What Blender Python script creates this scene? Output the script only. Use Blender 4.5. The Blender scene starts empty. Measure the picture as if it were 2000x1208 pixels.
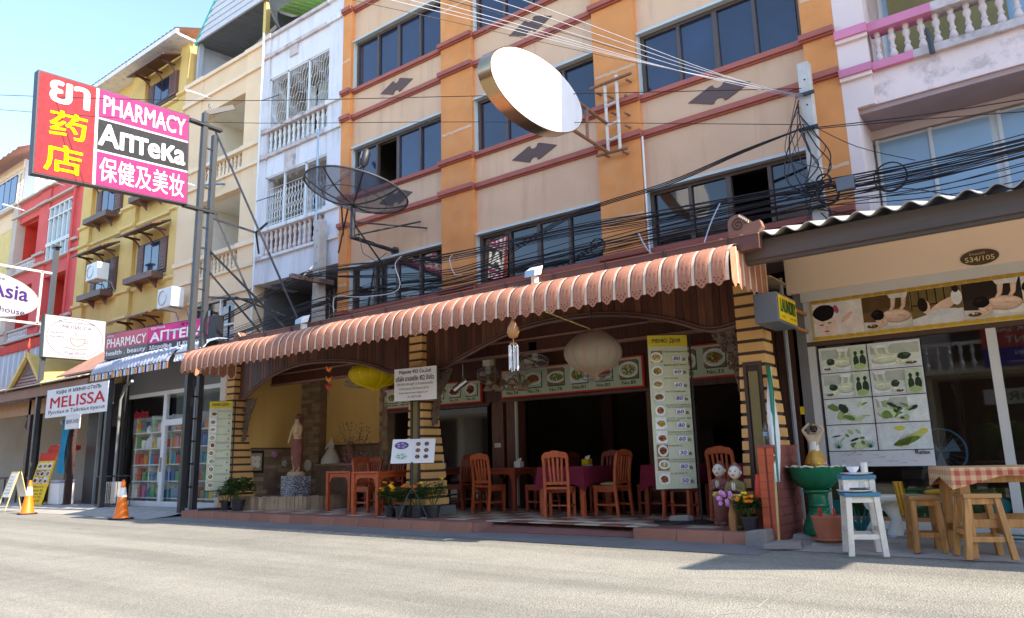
import bpy, math, random
from mathutils import Vector, Matrix
random.seed(11)
sc = bpy.context.scene
col = sc.collection
R = math.radians
# ---------------------------------------------------------------- camera
cam = bpy.data.cameras.new('camera'); cam_o = bpy.data.objects.new('camera', cam); col.objects.link(cam_o)
cam.sensor_width = 36; cam.sensor_fit = 'HORIZONTAL'; cam.lens = 25.93; cam.clip_start = .05; cam.clip_end = 2000
TH, YAW, ROLL = .199494, .646744, -.0246757
fw = Vector((-math.sin(YAW)*math.cos(TH), math.cos(YAW)*math.cos(TH), math.sin(TH)))
r0 = Vector((math.cos(YAW), math.sin(YAW), 0)); u0 = r0.cross(fw)
rr = r0*math.cos(ROLL)+u0*math.sin(ROLL); uu = u0*math.cos(ROLL)-r0*math.sin(ROLL)
mw = Matrix((rr, uu, -fw)).transposed().to_4x4(); mw.translation = (0, 0, 1.07); cam_o.matrix_world = mw
sc.camera = cam_o
# ---------------------------------------------------------------- sky and sun
SUN = Vector((1.27, .05, 1.0)).normalized()
w = bpy.data.worlds.new('World'); sc.world = w; w.use_nodes = True
nt = w.node_tree; bg = nt.nodes['Background']
sky = nt.nodes.new('ShaderNodeTexSky'); sky.sky_type = 'NISHITA'; sky.sun_disc = False
sky.sun_elevation = math.asin(SUN.z); sky.sun_rotation = math.atan2(SUN.x, SUN.y)
sky.air_density = 1.0; sky.dust_density = .4; sky.ozone_density = 3.0; sky.altitude = 0
nt.links.new(sky.outputs[0], bg.inputs[0]); bg.inputs[1].default_value = .13
sun = bpy.data.lights.new('sun', 'SUN'); sun.energy = 2.35; sun.angle = R(.53); sun.color = (1, .95, .86)
sun_o = bpy.data.objects.new('sun', sun); col.objects.link(sun_o); sun_o.location = (20, 10, 40)
sun_o.rotation_euler = SUN.to_track_quat('Z', 'Y').to_euler()
sc.view_settings.view_transform = 'Standard'; sc.view_settings.look = 'None'
sc.view_settings.exposure = 2.1; sc.view_settings.gamma = 1
sc.view_settings.use_white_balance = True; sc.view_settings.white_balance_temperature = 7000   # camera set for shade: warm
sc.cycles.max_bounces = 8; sc.cycles.transparent_max_bounces = 12; sc.cycles.use_denoising = True
# ---------------------------------------------------------------- helpers
def S(r, g, b, k=1.0):
    f = lambda v: ((v/255+.055)/1.055)**2.4 if v > 10.3 else v/255/12.92
    return (f(r)*k, f(g)*k, f(b)*k)
MATS = {}
def mat(name, c, rough=.65, var=.1, s=2.5, bump=0, bs=40, metal=0, dirt=0, dc=(.06, .055, .05), ds=1.2, spec=.5, ior=1.5, wood=0, ws=6, wdir='X', emit=0, trans=0, streak=0, ov=.07):
    """procedural principled material: tone variation, optional grain, dirt and fine relief"""
    m = bpy.data.materials.new(name); m.use_nodes = True; n = m.node_tree.nodes; L = m.node_tree.links
    p = n['Principled BSDF']; p.inputs['Roughness'].default_value = rough; p.inputs['Metallic'].default_value = metal
    p.inputs['IOR'].default_value = ior; p.inputs['Specular IOR Level'].default_value = spec
    if trans: p.inputs['Transmission Weight'].default_value = trans
    tc = n.new('ShaderNodeTexCoord'); co = tc.outputs['Object']
    if wood:
        mp = n.new('ShaderNodeMapping'); L.new(co, mp.inputs[0])
        k = {'X': (.06, 1, 1), 'Y': (1, .06, 1), 'Z': (1, 1, .06)}[wdir]; mp.inputs['Scale'].default_value = [ws*q for q in k]
        src = mp.outputs[0]; nz = n.new('ShaderNodeTexNoise'); nz.inputs['Scale'].default_value = 3; nz.inputs['Detail'].default_value = 6
        nz.inputs['Distortion'].default_value = .8; L.new(src, nz.inputs[0])
    else:
        nz = n.new('ShaderNodeTexNoise'); nz.inputs['Scale'].default_value = s; nz.inputs['Detail'].default_value = 5; L.new(co, nz.inputs[0])
    mr = n.new('ShaderNodeMapRange'); mr.inputs[1].default_value = .3; mr.inputs[2].default_value = .7
    mr.inputs[3].default_value = 1-max(var, wood); mr.inputs[4].default_value = 1+max(var, wood)*.6; L.new(nz.outputs[0], mr.inputs[0])
    oi = n.new('ShaderNodeObjectInfo'); mo = n.new('ShaderNodeMapRange'); mo.inputs[3].default_value = 1-ov; mo.inputs[4].default_value = 1+ov; L.new(oi.outputs['Random'], mo.inputs[0]); mm = n.new('ShaderNodeMath'); mm.operation = 'MULTIPLY'; L.new(mr.outputs[0], mm.inputs[0]); L.new(mo.outputs[0], mm.inputs[1])
    vm = n.new('ShaderNodeVectorMath'); vm.operation = 'SCALE'; vm.inputs[0].default_value = c; L.new(mm.outputs[0], vm.inputs['Scale'])
    out = vm.outputs[0]
    if dirt or streak:
        mp2 = n.new('ShaderNodeMapping'); L.new(co, mp2.inputs[0]); mp2.inputs['Scale'].default_value = (ds*4, ds*4, ds*.5) if streak else (ds, ds, ds)
        n2 = n.new('ShaderNodeTexNoise'); n2.inputs['Scale'].default_value = 1.5; n2.inputs['Detail'].default_value = 8; n2.inputs['Roughness'].default_value = .65
        L.new(mp2.outputs[0], n2.inputs[0])
        r2 = n.new('ShaderNodeMapRange'); r2.inputs[1].default_value = .52; r2.inputs[2].default_value = .75; r2.inputs[3].default_value = 0; r2.inputs[4].default_value = dirt or streak
        L.new(n2.outputs[0], r2.inputs[0])
        mx = n.new('ShaderNodeMix'); mx.data_type = 'RGBA'; L.new(r2.outputs[0], mx.inputs[0]); L.new(out, mx.inputs[6]); mx.inputs[7].default_value = (*dc, 1)
        out = mx.outputs[2]
    L.new(out, p.inputs['Base Color'])
    if emit: L.new(out, p.inputs['Emission Color']); p.inputs['Emission Strength'].default_value = emit
    if bump:
        n3 = n.new('ShaderNodeTexNoise'); n3.inputs['Scale'].default_value = bs; n3.inputs['Detail'].default_value = 4; L.new(co, n3.inputs[0])
        b = n.new('ShaderNodeBump'); b.inputs['Strength'].default_value = bump; b.inputs['Distance'].default_value = .02
        L.new(n3.outputs[0], b.inputs['Height']); L.new(b.outputs[0], p.inputs['Normal'])
    MATS[name] = m; return m
def glassmat(name, tint=(.9, .95, .95), refl=.12, rough=.02):
    """thin window glass: mostly see-through with a mirror part that grows at grazing angles"""
    m = bpy.data.materials.new(name); m.use_nodes = True; n = m.node_tree.nodes; L = m.node_tree.links
    n.remove(n['Principled BSDF']); o = n['Material Output']
    t = n.new('ShaderNodeBsdfTransparent'); t.inputs[0].default_value = (*tint, 1)
    g = n.new('ShaderNodeBsdfGlossy'); g.inputs['Roughness'].default_value = rough
    lw = n.new('ShaderNodeLayerWeight'); lw.inputs[0].default_value = .5; f = n.new('ShaderNodeMath'); f.operation = 'POWER'; f.inputs[1].default_value = 5; L.new(lw.outputs['Facing'], f.inputs[0])
    ad = n.new('ShaderNodeMath'); ad.operation = 'ADD'; ad.use_clamp = True; ad.inputs[1].default_value = refl; L.new(f.outputs[0], ad.inputs[0])
    mx = n.new('ShaderNodeMixShader'); L.new(ad.outputs[0], mx.inputs[0]); L.new(t.outputs[0], mx.inputs[1]); L.new(g.outputs[0], mx.inputs[2])
    L.new(mx.outputs[0], o.inputs[0]); MATS[name] = m; return m
def printmat(name, rough=.45, k=1.0):
    """flat print: ink colours stored per face, slight unevenness"""
    m = bpy.data.materials.new(name); m.use_nodes = True; n = m.node_tree.nodes; L = m.node_tree.links; p = n['Principled BSDF']
    a = n.new('ShaderNodeVertexColor'); a.layer_name = 'Col'
    nz = n.new('ShaderNodeTexNoise'); nz.inputs['Scale'].default_value = 9; tc = n.new('ShaderNodeTexCoord'); L.new(tc.outputs['Object'], nz.inputs[0])
    n4 = n.new('ShaderNodeTexNoise'); n4.inputs['Scale'].default_value = 70; n4.inputs['Detail'].default_value = 3; L.new(tc.outputs['Object'], n4.inputs[0]); av = n.new('ShaderNodeMath'); av.operation = 'ADD'; L.new(nz.outputs[0], av.inputs[0]); L.new(n4.outputs[0], av.inputs[1])
    mr = n.new('ShaderNodeMapRange'); mr.inputs[1].default_value = .6; mr.inputs[2].default_value = 1.4; mr.inputs[3].default_value = .74*k; mr.inputs[4].default_value = 1.16*k; L.new(av.outputs[0], mr.inputs[0])
    oi = n.new('ShaderNodeObjectInfo'); mo = n.new('ShaderNodeMapRange'); mo.inputs[3].default_value = .92; mo.inputs[4].default_value = 1.06; L.new(oi.outputs['Random'], mo.inputs[0]); mm = n.new('ShaderNodeMath'); mm.operation = 'MULTIPLY'; L.new(mr.outputs[0], mm.inputs[0]); L.new(mo.outputs[0], mm.inputs[1])
    vm = n.new('ShaderNodeVectorMath'); vm.operation = 'SCALE'; L.new(a.outputs[0], vm.inputs[0]); L.new(mm.outputs[0], vm.inputs['Scale'])
    L.new(vm.outputs[0], p.inputs['Base Color']); p.inputs['Roughness'].default_value = rough; p.inputs['Specular IOR Level'].default_value = .15; MATS[name] = m; return m
class MB:
    def __init__(s): s.v = []; s.f = []; s.c = []
    def add(s, vs, fs, c=None):
        b = len(s.v); s.v += [tuple(q) for q in vs]; s.f += [tuple(i+b for i in q) for q in fs]; s.c += [c]*len(fs); return s
    def box(s, x0, x1, y0, y1, z0, z1, c=None):
        return s.add([(x0, y0, z0), (x1, y0, z0), (x1, y1, z0), (x0, y1, z0), (x0, y0, z1), (x1, y0, z1), (x1, y1, z1), (x0, y1, z1)],
                     [(0, 3, 2, 1), (4, 5, 6, 7), (0, 1, 5, 4), (1, 2, 6, 5), (2, 3, 7, 6), (3, 0, 4, 7)], c)
    def hexa(s, p, c=None):  # 8 points, bottom ring then top ring
        return s.add(p, [(0, 3, 2, 1), (4, 5, 6, 7), (0, 1, 5, 4), (1, 2, 6, 5), (2, 3, 7, 6), (3, 0, 4, 7)], c)
    def beam(s, a, b, wd, th, c=None, up=(0, 0, 1)):
        a = Vector(a); b = Vector(b); d = (b-a).normalized(); up = Vector(up)
        if abs(d.dot(up)) > .98: up = Vector((0, 1, 0))
        x = d.cross(up).normalized()*wd/2; y = x.cross(d).normalized()*th/2
        return s.hexa([a-x-y, a+x-y, a+x+y, a-x+y, b-x-y, b+x-y, b+x+y, b-x+y], c)
    def tube(s, a, b, r, r2=None, n=8, c=None, caps=True):
        return s.path([a, b], [r, r if r2 is None else r2], n, c, caps)
    def path(s, pts, r, n=6, c=None, caps=True, closed=False):
        pts = [Vector(p) for p in pts]; k = len(pts); rs = r if isinstance(r, (list, tuple)) else [r]*k; vs = []; fs = []
        prev = None
        for i, p in enumerate(pts):
            if closed: d = pts[(i+1) % k]-pts[i-1]
            else: d = pts[min(i+1, k-1)]-pts[max(i-1, 0)]
            if d.length < 1e-9: d = Vector((0, 0, 1))
            d.normalize()
            if prev is None:
                up = Vector((0, 0, 1)) if abs(d.z) < .9 else Vector((0, 1, 0)); x = d.cross(up).normalized()
            else: x = (prev-d*prev.dot(d)).normalized()
            prev = x; y = d.cross(x)
            for j in range(n): a = 2*math.pi*j/n; vs.append(p+(x*math.cos(a)+y*math.sin(a))*rs[i])
        for i in range(k if closed else k-1):
            q = (i+1) % k
            for j in range(n): fs.append((i*n+j, i*n+(j+1) % n, q*n+(j+1) % n, q*n+j))
        if caps and not closed: fs.append(tuple(range(n-1, -1, -1))); fs.append(tuple(range((k-1)*n, k*n)))
        return s.add(vs, fs, c)
    def lathe(s, prof, ctr=(0, 0, 0), n=16, c=None, sx=1, sy=1, wob=None, ax=None):
        cx, cy, cz = ctr; vs = []; fs = []; k = len(prof)
        for i, (r, z) in enumerate(prof):
            for j in range(n):
                a = 2*math.pi*j/n; q = r*(wob(j, i) if wob else 1); vs.append((cx+q*math.cos(a)*sx, cy+q*math.sin(a)*sy, cz+z))
        for i in range(k-1):
            for j in range(n): fs.append((i*n+j, i*n+(j+1) % n, (i+1)*n+(j+1) % n, (i+1)*n+j))
        fs.append(tuple(range(n-1, -1, -1))); fs.append(tuple(range((k-1)*n, k*n)))
        return s.add(vs, fs, c)
    def prism(s, poly, o, u, v, d, c=None):
        o = Vector(o); u = Vector(u); v = Vector(v); d = Vector(d); k = len(poly)
        a = [o+u*p[0]+v*p[1] for p in poly]; b = [q+d for q in a]
        return s.add(a+b, [tuple(range(k)), tuple(range(2*k-1, k-1, -1))]+[(i, i+k, (i+1) % k+k, (i+1) % k) for i in range(k)], c)
    def flat(s, poly, o, u, v, c=None):
        o = Vector(o); u = Vector(u); v = Vector(v)
        return s.add([o+u*p[0]+v*p[1] for p in poly], [tuple(range(len(poly)))], c)
    def ell(s, ctr, rad, n=12, m=8, c=None, rot=None):
        vs = []; fs = []; ctr = Vector(ctr)
        for i in range(m+1):
            t = math.pi*i/m
            for j in range(n):
                a = 2*math.pi*j/n; q = Vector((rad[0]*math.sin(t)*math.cos(a), rad[1]*math.sin(t)*math.sin(a), rad[2]*math.cos(t)))
                if rot: q = rot @ q
                vs.append(ctr+q)
        for i in range(m):
            for j in range(n): fs.append((i*n+j, (i+1)*n+j, (i+1)*n+(j+1) % n, i*n+(j+1) % n))
        return s.add(vs, fs, c)
BASE = {}
def mesh_of(mb, name, base, m, smooth=None):
    me = bpy.data.meshes.new(name); b = Vector(base)
    me.from_pydata([(x-b.x, y-b.y, z-b.z) for x, y, z in mb.v], [], mb.f)
    if any(q is not None for q in mb.c):
        at = me.color_attributes.new('Col', 'FLOAT_COLOR', 'CORNER'); d = []
        for p in me.polygons:
            q = mb.c[p.index] or (.5, .5, .5); d += [q[0], q[1], q[2], 1]*p.loop_total
        at.data.foreach_set('color', d)
    if m: me.materials.append(MATS[m] if isinstance(m, str) else m)
    if smooth is not None:
        me.polygons.foreach_set('use_smooth', [True]*len(me.polygons)); me.set_sharp_from_angle(angle=R(smooth))
    return me
def E(name, label, cat, base=(0, 0, 0), group=None, rz=0):
    o = bpy.data.objects.new(name, None); col.objects.link(o); o.location = base; o.rotation_euler = (0, 0, rz); o.empty_display_size = .1
    o['label'] = label; o['category'] = cat
    if group: o['group'] = group
    BASE[o] = Vector(base); return o
def part(mb, name, m, parent, smooth=None, bev=0, kind=None, label=None, local=False):
    base = (0, 0, 0) if local else BASE[parent]
    me = mesh_of(mb, name, base, m, smooth); o = bpy.data.objects.new(name, me); col.objects.link(o); o.parent = parent; BASE[o] = BASE[parent]
    if bev: q = o.modifiers.new('bevel', 'BEVEL'); q.width = bev; q.segments = 2; q.limit_method = 'ANGLE'
    if kind: o['kind'] = kind
    if label: o['label'] = label
    return o
def thing(mb, name, m, label, cat, base, group=None, smooth=None, bev=0, kind=None):
    me = mesh_of(mb, name, base, m, smooth); o = bpy.data.objects.new(name, me); col.objects.link(o); o.location = base; BASE[o] = Vector(base)
    o['label'] = label
    if cat: o['category'] = cat
    if group: o['group'] = group
    if kind: o['kind'] = kind
    if bev: q = o.modifiers.new('bevel', 'BEVEL'); q.width = bev; q.segments = 2; q.limit_method = 'ANGLE'
    return o
def struct(mb, name, m, base=(0, 0, 0), smooth=None, kind='structure'):
    me = mesh_of(mb, name, base, m, smooth); o = bpy.data.objects.new(name, me); col.objects.link(o); o.location = base; BASE[o] = Vector(base); o['kind'] = kind; return o
def inst(src, parent, loc, rz=0, name=None, scale=None, mat_=None):   # another piece that shares mesh data
    o = bpy.data.objects.new(name or src.name.split('.')[0], src if isinstance(src, bpy.types.Mesh) else src.data); col.objects.link(o); o.parent = parent
    o.location = Vector(loc)-BASE[parent]; o.rotation_euler = (0, 0, rz); BASE[o] = BASE[parent]
    if scale: o.scale = scale
    return o
def dup(root, loc, rz, label, group=None):
    r = root.copy(); col.objects.link(r); r.location = loc; r.rotation_euler = (0, 0, rz); r['label'] = label; BASE[r] = Vector(loc)
    if group: r['group'] = group
    for ch in list(root.children):
        c = ch.copy(); col.objects.link(c); c.parent = r
        for g in list(ch.children):
            d = g.copy(); col.objects.link(d); d.parent = c
    return r
TXT = {}
LOOK = str.maketrans('АВЕКМНОРСТХаеосрух', 'ABEKMHOPCTXaeocpyx')
GLY = {'н': [('H', .8, .72)], 'ь': [('b', 1, .7)], 'ы': [('b', 1, .7), ('l', 1, .68)], 'я': [('R', -.8, .72)], 'ю': [('l', 1, .68), ('o', 1, 1)], 'э': [('c', -1, 1)], 'ф': [('o', 1.15, 1), ('|', 0, 0)], 'Ф': [('O', 1.1, 1), ('|', 0, 0)], 'Э': [('C', -1, 1)], 'Я': [('R', -1, 1)], 'Ь': [('b', 1.1, .95)], 'Ю': [('I', 1, 1), ('O', .95, 1)]}
def rawtext(body, shear=0):
    c = bpy.data.curves.new('t', 'FONT'); c.body = body; c.resolution_u = 3; c.shear = shear
    o = bpy.data.objects.new('t', c); me = bpy.data.meshes.new_from_object(o)
    vs = [(q.co.x, q.co.y, 0) for q in me.vertices]; fs = [tuple(p.vertices) for p in me.polygons]
    bpy.data.objects.remove(o); bpy.data.curves.remove(c); bpy.data.meshes.remove(me); return vs, fs
def textmesh(body, shear=0):
    """outline of a string; letters that share a shape with a Latin one are composed from it"""
    key = (body, shear)
    if key in TXT: return TXT[key]
    runs = []; cur = ''
    for ch in body.translate(LOOK):
        if ch in GLY:
            if cur: runs.append((cur, 1, 1)); cur = ''
            runs += GLY[ch]
        else: cur += ch
    if cur: runs.append((cur, 1, 1))
    vs = []; fs = []; x = 0; last = None
    for t, sx, sy in runs:
        if t == '|':
            l0, l1, y0, y1 = last; m = (l0+l1)/2; b = len(vs); vs += [(m-.035, y0-.16, .0004), (m+.035, y0-.16, .0004), (m+.035, y1+.12, .0004), (m-.035, y1+.12, .0004)]; fs.append((b, b+1, b+2, b+3)); continue
        if not t.strip(): x += .3*len(t); continue
        v, f = rawtext(t, shear)
        if not v: continue
        x += .3*(len(t)-len(t.lstrip())); v = [(p[0]*sx, p[1]*sy, 0) for p in v]; a = min(p[0] for p in v); e = max(p[0] for p in v); b = len(vs)
        vs += [(p[0]-a+x, p[1], 0) for p in v]; fs += [tuple(i+b for i in (q if sx > 0 else q[::-1])) for q in f]; last = (x, x+e-a, min(p[1] for p in v), max(p[1] for p in v)); x += e-a+.09+.3*(len(t)-len(t.rstrip()))
    xs = [q[0] for q in vs] or [0, 1]; ys = [q[1] for q in vs] or [0, 1]
    TXT[key] = (vs, fs, min(xs), max(xs), min(ys), max(ys)); return TXT[key]
def text(mb, body, o, u, v, x0, x1, y0, y1, bold=0.0, c=None, shear=0):
    """fit the string's ink box into [x0,x1]x[y0,y1] of the plane o,u,v; heavier weights are overprinted in thin layers"""
    vs, fs, a, b, e, f = textmesh(body, shear); o = Vector(o); u = Vector(u); v = Vector(v); n = u.cross(v).normalized()
    sx = (x1-x0)/max(b-a, 1e-6); sy = (y1-y0)/max(f-e, 1e-6)
    offs = [(0, 0)] if bold <= 0 else [(dx*bold, dy*bold) for dx, dy in ((-1, 0), (1, 0), (0, -.8), (0, .8), (-.7, -.6), (.7, .6), (.7, -.6), (-.7, .6))]
    for k, (dx, dy) in enumerate(offs):
        mb.add([o+n*(.0005*k+q[2])+u*(x0+(q[0]-a+dx)*sx)+v*(y0+(q[1]-e+dy)*sy) for q in vs], fs, c)
    return mb
def lerp(a, b, t): return a+(b-a)*t
def circ(n, rx, ry=None, cx=0, cy=0, a0=0, a1=2*math.pi):
    ry = rx if ry is None else ry; full = abs(a1-a0-2*math.pi) < 1e-6
    return [(cx+rx*math.cos(a0+(a1-a0)*i/(n if full else n-1)), cy+ry*math.sin(a0+(a1-a0)*i/(n if full else n-1))) for i in range(n)]
X3, Y3, Z3 = Vector((1, 0, 0)), Vector((0, 1, 0)), Vector((0, 0, 1))
# ---------------------------------------------------------------- materials
mat('orange_plaster', S(224, 146, 84), .88, .12, 1.6, .3, 60, dirt=.4, dc=S(228, 178, 130), ds=.9)
mat('tan_plaster', S(222, 182, 148), .88, .08, .9, .1, 50, streak=.55, dc=S(176, 136, 114), ds=.45)
mat('red_band', S(174, 98, 84), .75, .14, 3, dirt=.3, dc=S(120, 80, 72), ds=2)
mat('motif_brown', S(98, 78, 74), .8, .06)
mat('frame_brown', S(86, 72, 66), .5, .08)
mat('flash_grey', S(196, 206, 206), .45, .08)
mat('glass_navy', (.014, .024, .055), .05, .4, 1.1, ior=1.75, ov=.4)
mat('glass_dark', (.018, .017, .017), .04, .4, 1.1, ior=1.7, ov=.4)
mat('glass_mirror', (.01, .01, .012), .03, .2, .6, ior=2.6)
mat('room_dim', S(120, 105, 92), .9, .1)
mat('white_plaster', S(226, 222, 226), .85, .06, 1.3, .12, 40, streak=.55, dc=S(120, 118, 118), ds=.5)
mat('white_trim', S(228, 224, 222), .8, .08, 3, streak=.5, dc=S(95, 92, 90), ds=1.0)
mat('cream_plaster', S(240, 206, 168), .85, .06, 1.3, .1, 40, streak=.2, dc=S(205, 170, 140), ds=.5)
mat('cream_trim', S(240, 212, 180), .8, .06)
mat('yellow_plaster', S(222, 184, 112), .85, .08, 1.2, .1, 40, streak=.18, dc=S(180, 130, 40), ds=.5)
mat('yellow_trim', S(228, 194, 128), .85, .06)
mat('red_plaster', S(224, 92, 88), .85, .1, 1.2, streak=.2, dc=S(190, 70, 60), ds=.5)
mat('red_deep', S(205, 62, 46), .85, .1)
mat('stone_trim', S(200, 180, 165), .85, .1)
mat('pink_plaster', S(238, 214, 206), .85, .06, 1.0, .12, 45, streak=.35, dc=S(196, 176, 178), ds=.5)
mat('pink_stained', S(238, 214, 206), .88, .08, 1.5, .15, 50, dirt=.75, dc=S(118, 106, 104), ds=1.5)
mat('pink_band', S(214, 128, 158), .75, .12, 2)
mat('mould_concrete', S(206, 190, 186), .9, .2, 5, .3, 60, dirt=.85, dc=S(78, 72, 74), ds=2.6)
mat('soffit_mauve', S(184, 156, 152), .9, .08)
mat('baluster_pink', S(222, 200, 192), .7, .08, 6, dirt=.3, dc=S(170, 140, 130), ds=4)
mat('dark_wood', S(72, 46, 42), .5, .1, wood=.35, ws=10, wdir='Z')
mat('brown_wood', S(104, 72, 62), .55, .1, wood=.3, ws=8)
mat('shutter_wood', S(116, 84, 80), .6, .1, wood=.2, ws=8, wdir='Z')
mat('plank_a', S(96, 56, 42), .42, .1, wood=.45, ws=9, wdir='Z')
mat('plank_b', S(84, 48, 38), .42, .1, wood=.45, ws=9, wdir='Z')
mat('plank_c', S(112, 70, 52), .42, .1, wood=.45, ws=9, wdir='Z')
mat('chair_wood', S(188, 90, 50), .38, .1, wood=.3, ws=9, wdir='Z')
mat('chair_wood_dark', S(150, 68, 42), .38, .1, wood=.3, ws=9, wdir='Z')
mat('table_wood', S(196, 92, 50), .35, .1, wood=.3, ws=7, wdir='Y')
mat('oak_wood', S(190, 136, 78), .55, .1, wood=.35, ws=8, wdir='Z')
mat('oak_seat', S(172, 128, 80), .6, .1, wood=.35, ws=7, dirt=.4, dc=S(110, 90, 70), ds=3)
mat('white_paint', S(226, 218, 204), .6, .1, 6, .1, 60, dirt=.35, dc=S(150, 130, 105), ds=5)
mat('white_metal', S(225, 226, 226), .45, .05)
mat('grey_metal', S(150, 152, 154), .45, .1)
mat('mid_metal', S(105, 108, 112), .45, .1)
mat('dark_metal', S(52, 54, 58), .45, .12, dirt=.25, dc=S(90, 70, 58), ds=3)
mat('black_iron', S(34, 34, 38), .5, .1)
mat('steel', (.55, .55, .55), .3, .1, metal=1)
mat('brass_rim', S(210, 180, 140), .22, .3, 1.5, metal=1)
mat('rust_metal', S(150, 108, 84), .7, .2, 4, .2, 60, dirt=.8, dc=S(104, 58, 38), ds=5)
mat('rust_white', S(214, 204, 192), .65, .1, 4, dirt=.55, dc=S(130, 78, 50), ds=5)
mat('concrete_pole', S(196, 190, 182), .85, .12, 4, .25, 50, dirt=.4, dc=S(110, 105, 100), ds=2)
mat('concrete', S(168, 162, 154), .9, .14, 2, .25, 60, dirt=.4, dc=S(100, 96, 92), ds=1.4)
mat('cable', S(28, 26, 30), .55, .1)
mat('cable_white', S(190, 186, 182), .5, .05)
mat('awning_salmon', S(200, 126, 98), .5, .08, 3)
mat('awning_white', S(226, 198, 174), .5, .06)
mat('gutter_brown', S(104, 70, 60), .5, .1, 3)
mat('pillar_yellow', S(226, 174, 108), .7, .08, 3, .15, 60)
mat('pillar_brown', S(74, 56, 50), .7, .1)
mat('pillar_panel', S(132, 118, 74), .75, .15, 3, .2, 30)
mat('maroon', S(132, 26, 58), .8, .12, 8)
mat('kerb_tile', S(184, 126, 102), .7, .25, 3, .2, 40, dirt=.6, dc=S(128, 104, 94), ds=3.5, ov=.15)
mat('tile_red', S(156, 110, 100), .5, .15, 2, dirt=.4, dc=S(110, 100, 96), ds=2)
mat('tile_cream', S(206, 194, 172), .4, .1, 2)
mat('tile_brown', S(150, 108, 94), .4, .12, 2)
mat('alcove_yellow', S(232, 190, 116), .85, .06, 1, streak=.15, dc=S(170, 120, 60), ds=.6)
mat('slate', S(172, 148, 120), .85, .25, 5, .3, 50)
mat('slate_dark', S(146, 122, 98), .85, .25, 5, .3, 50)
mat('mosaic', S(60, 58, 84), .35, .5, 60)
def mosaicmat():
    m = MATS['mosaic']; n = m.node_tree.nodes; L = m.node_tree.links; p = n['Principled BSDF']; tc = n.new('ShaderNodeTexCoord'); v = n.new('ShaderNodeTexVoronoi'); v.feature = 'DISTANCE_TO_EDGE'; v.inputs['Scale'].default_value = 28; L.new(tc.outputs['Object'], v.inputs[0]); r_ = n.new('ShaderNodeValToRGB'); r_.color_ramp.elements[0].position = .04; r_.color_ramp.elements[0].color = (.75, .75, .78, 1); r_.color_ramp.elements[1].position = .12; r_.color_ramp.elements[1].color = (.02, .02, .035, 1); L.new(v.outputs['Distance'], r_.inputs[0]); L.new(r_.outputs[0], p.inputs['Base Color'])
mosaicmat()
mat('statue_skin', S(206, 176, 140), .65, .12, 4)
mat('statue_red', S(140, 86, 76), .7, .15, 4)
mat('white_stone', S(226, 220, 206), .7, .08, 4)
mat('leaf', (.045, .10, .02), .55, .35, 9, spec=.3)
mat('leaf_light', (.09, .16, .035), .55, .3, 9, spec=.3)
mat('leaf_dusty', (.10, .10, .085), .6, .3, 9)
mat('petal_orange', S(246, 130, 20), .6, .2, 20)
mat('skirt_gold', S(200, 150, 60), .5, .25, 12)
mat('petal_yellow', S(250, 205, 20), .6, .15, 20)
mat('petal_pink', S(226, 150, 222), .6, .25, 20)
mat('pot_black', S(52, 52, 58), .5, .1)
mat('terracotta', S(186, 112, 82), .8, .15, 4, .2, 50, dirt=.3, dc=S(200, 170, 150), ds=3)
mat('green_glaze', S(30, 122, 84), .18, .2, 4, .1, 20)
mat('peach', S(242, 218, 194), .8, .04, 1)
mat('fascia_dark', S(96, 84, 78), .8, .12, 2, wood=.15, ws=3)
mat('corrugated', S(182, 172, 160), .6, .12, 2, dirt=.4, dc=S(120, 112, 104), ds=1.5)
mat('alu', S(214, 212, 206), .4, .06)
mat('shop_dark', S(40, 34, 32), .7, .15)
mat('shop_brown', S(86, 64, 52), .7, .15, 2)
mat('interior_dark', S(104, 82, 70), .8, .2, 1.5)
mat('interior_floor', S(90, 70, 58), .5, .2, 1.5)
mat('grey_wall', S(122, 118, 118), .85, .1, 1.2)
mat('teal', S(16, 104, 104), .6, .08)
mat('cafe_wall', S(186, 172, 154), .85, .08, 1)
mat('zinc', S(168, 172, 184), .5, .1, 2, streak=.3, dc=S(120, 122, 132), ds=1)
mat('cone_orange', S(244, 120, 24), .5, .12, 5, dirt=.15, dc=S(120, 80, 50), ds=5)
mat('cone_white', S(236, 234, 232), .4, .06)
mat('rubber', S(44, 42, 42), .8, .1)
mat('red_plastic', S(235, 80, 50), .45, .05)
mat('brick_red', S(150, 84, 72), .8, .15, 3, .2, 40, dirt=.25, dc=S(120, 100, 96), ds=2.5)
mat('brick_lit_front', S(206, 98, 62), .75, .1, 3)
mat('bamboo', S(204, 182, 120), .55, .15, 6)
mat('lantern_grey', S(150, 136, 122), .75, .1, 2, spec=.3)
mat('lantern_yellow', S(206, 176, 14), .6, .12, 2, spec=.3)
mat('coconut', S(176, 120, 72), .6, .15, 5)
mat('lamp_glass', S(186, 164, 140), .15, .25, 12, ior=1.5)
mat('gold', S(176, 144, 84), .3, .15, 4, metal=.7)
mat('carved', S(120, 100, 88), .75, .25, 14, .4, 60)
mat('plaster_cream', S(232, 222, 206), .8, .06)
mat('sign_white', S(232, 230, 230), .75, .04, spec=.15)
mat('sign_white_gloss', S(240, 238, 238), .7, .04, spec=.2, streak=.25, dc=S(196, 190, 184), ds=1.2)
mat('sign_edge', S(58, 56, 60), .5, .1)
mat('skin', S(190, 140, 110), .6, .06)
mat('shirt_dark', S(120, 110, 108), .8, .1)
mat('hair_black', S(24, 20, 20), .6, .1)
mat('cushion', S(196, 190, 130), .85, .1, 6)
mat('blue_cloth', S(30, 140, 180), .8, .2, 3)
mat('roof_tile', S(176, 128, 110), .75, .15, 3)
mat('roof_yellow', S(226, 192, 110), .65, .1)
mat('roof_brown', S(150, 106, 86), .65, .12)
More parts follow.
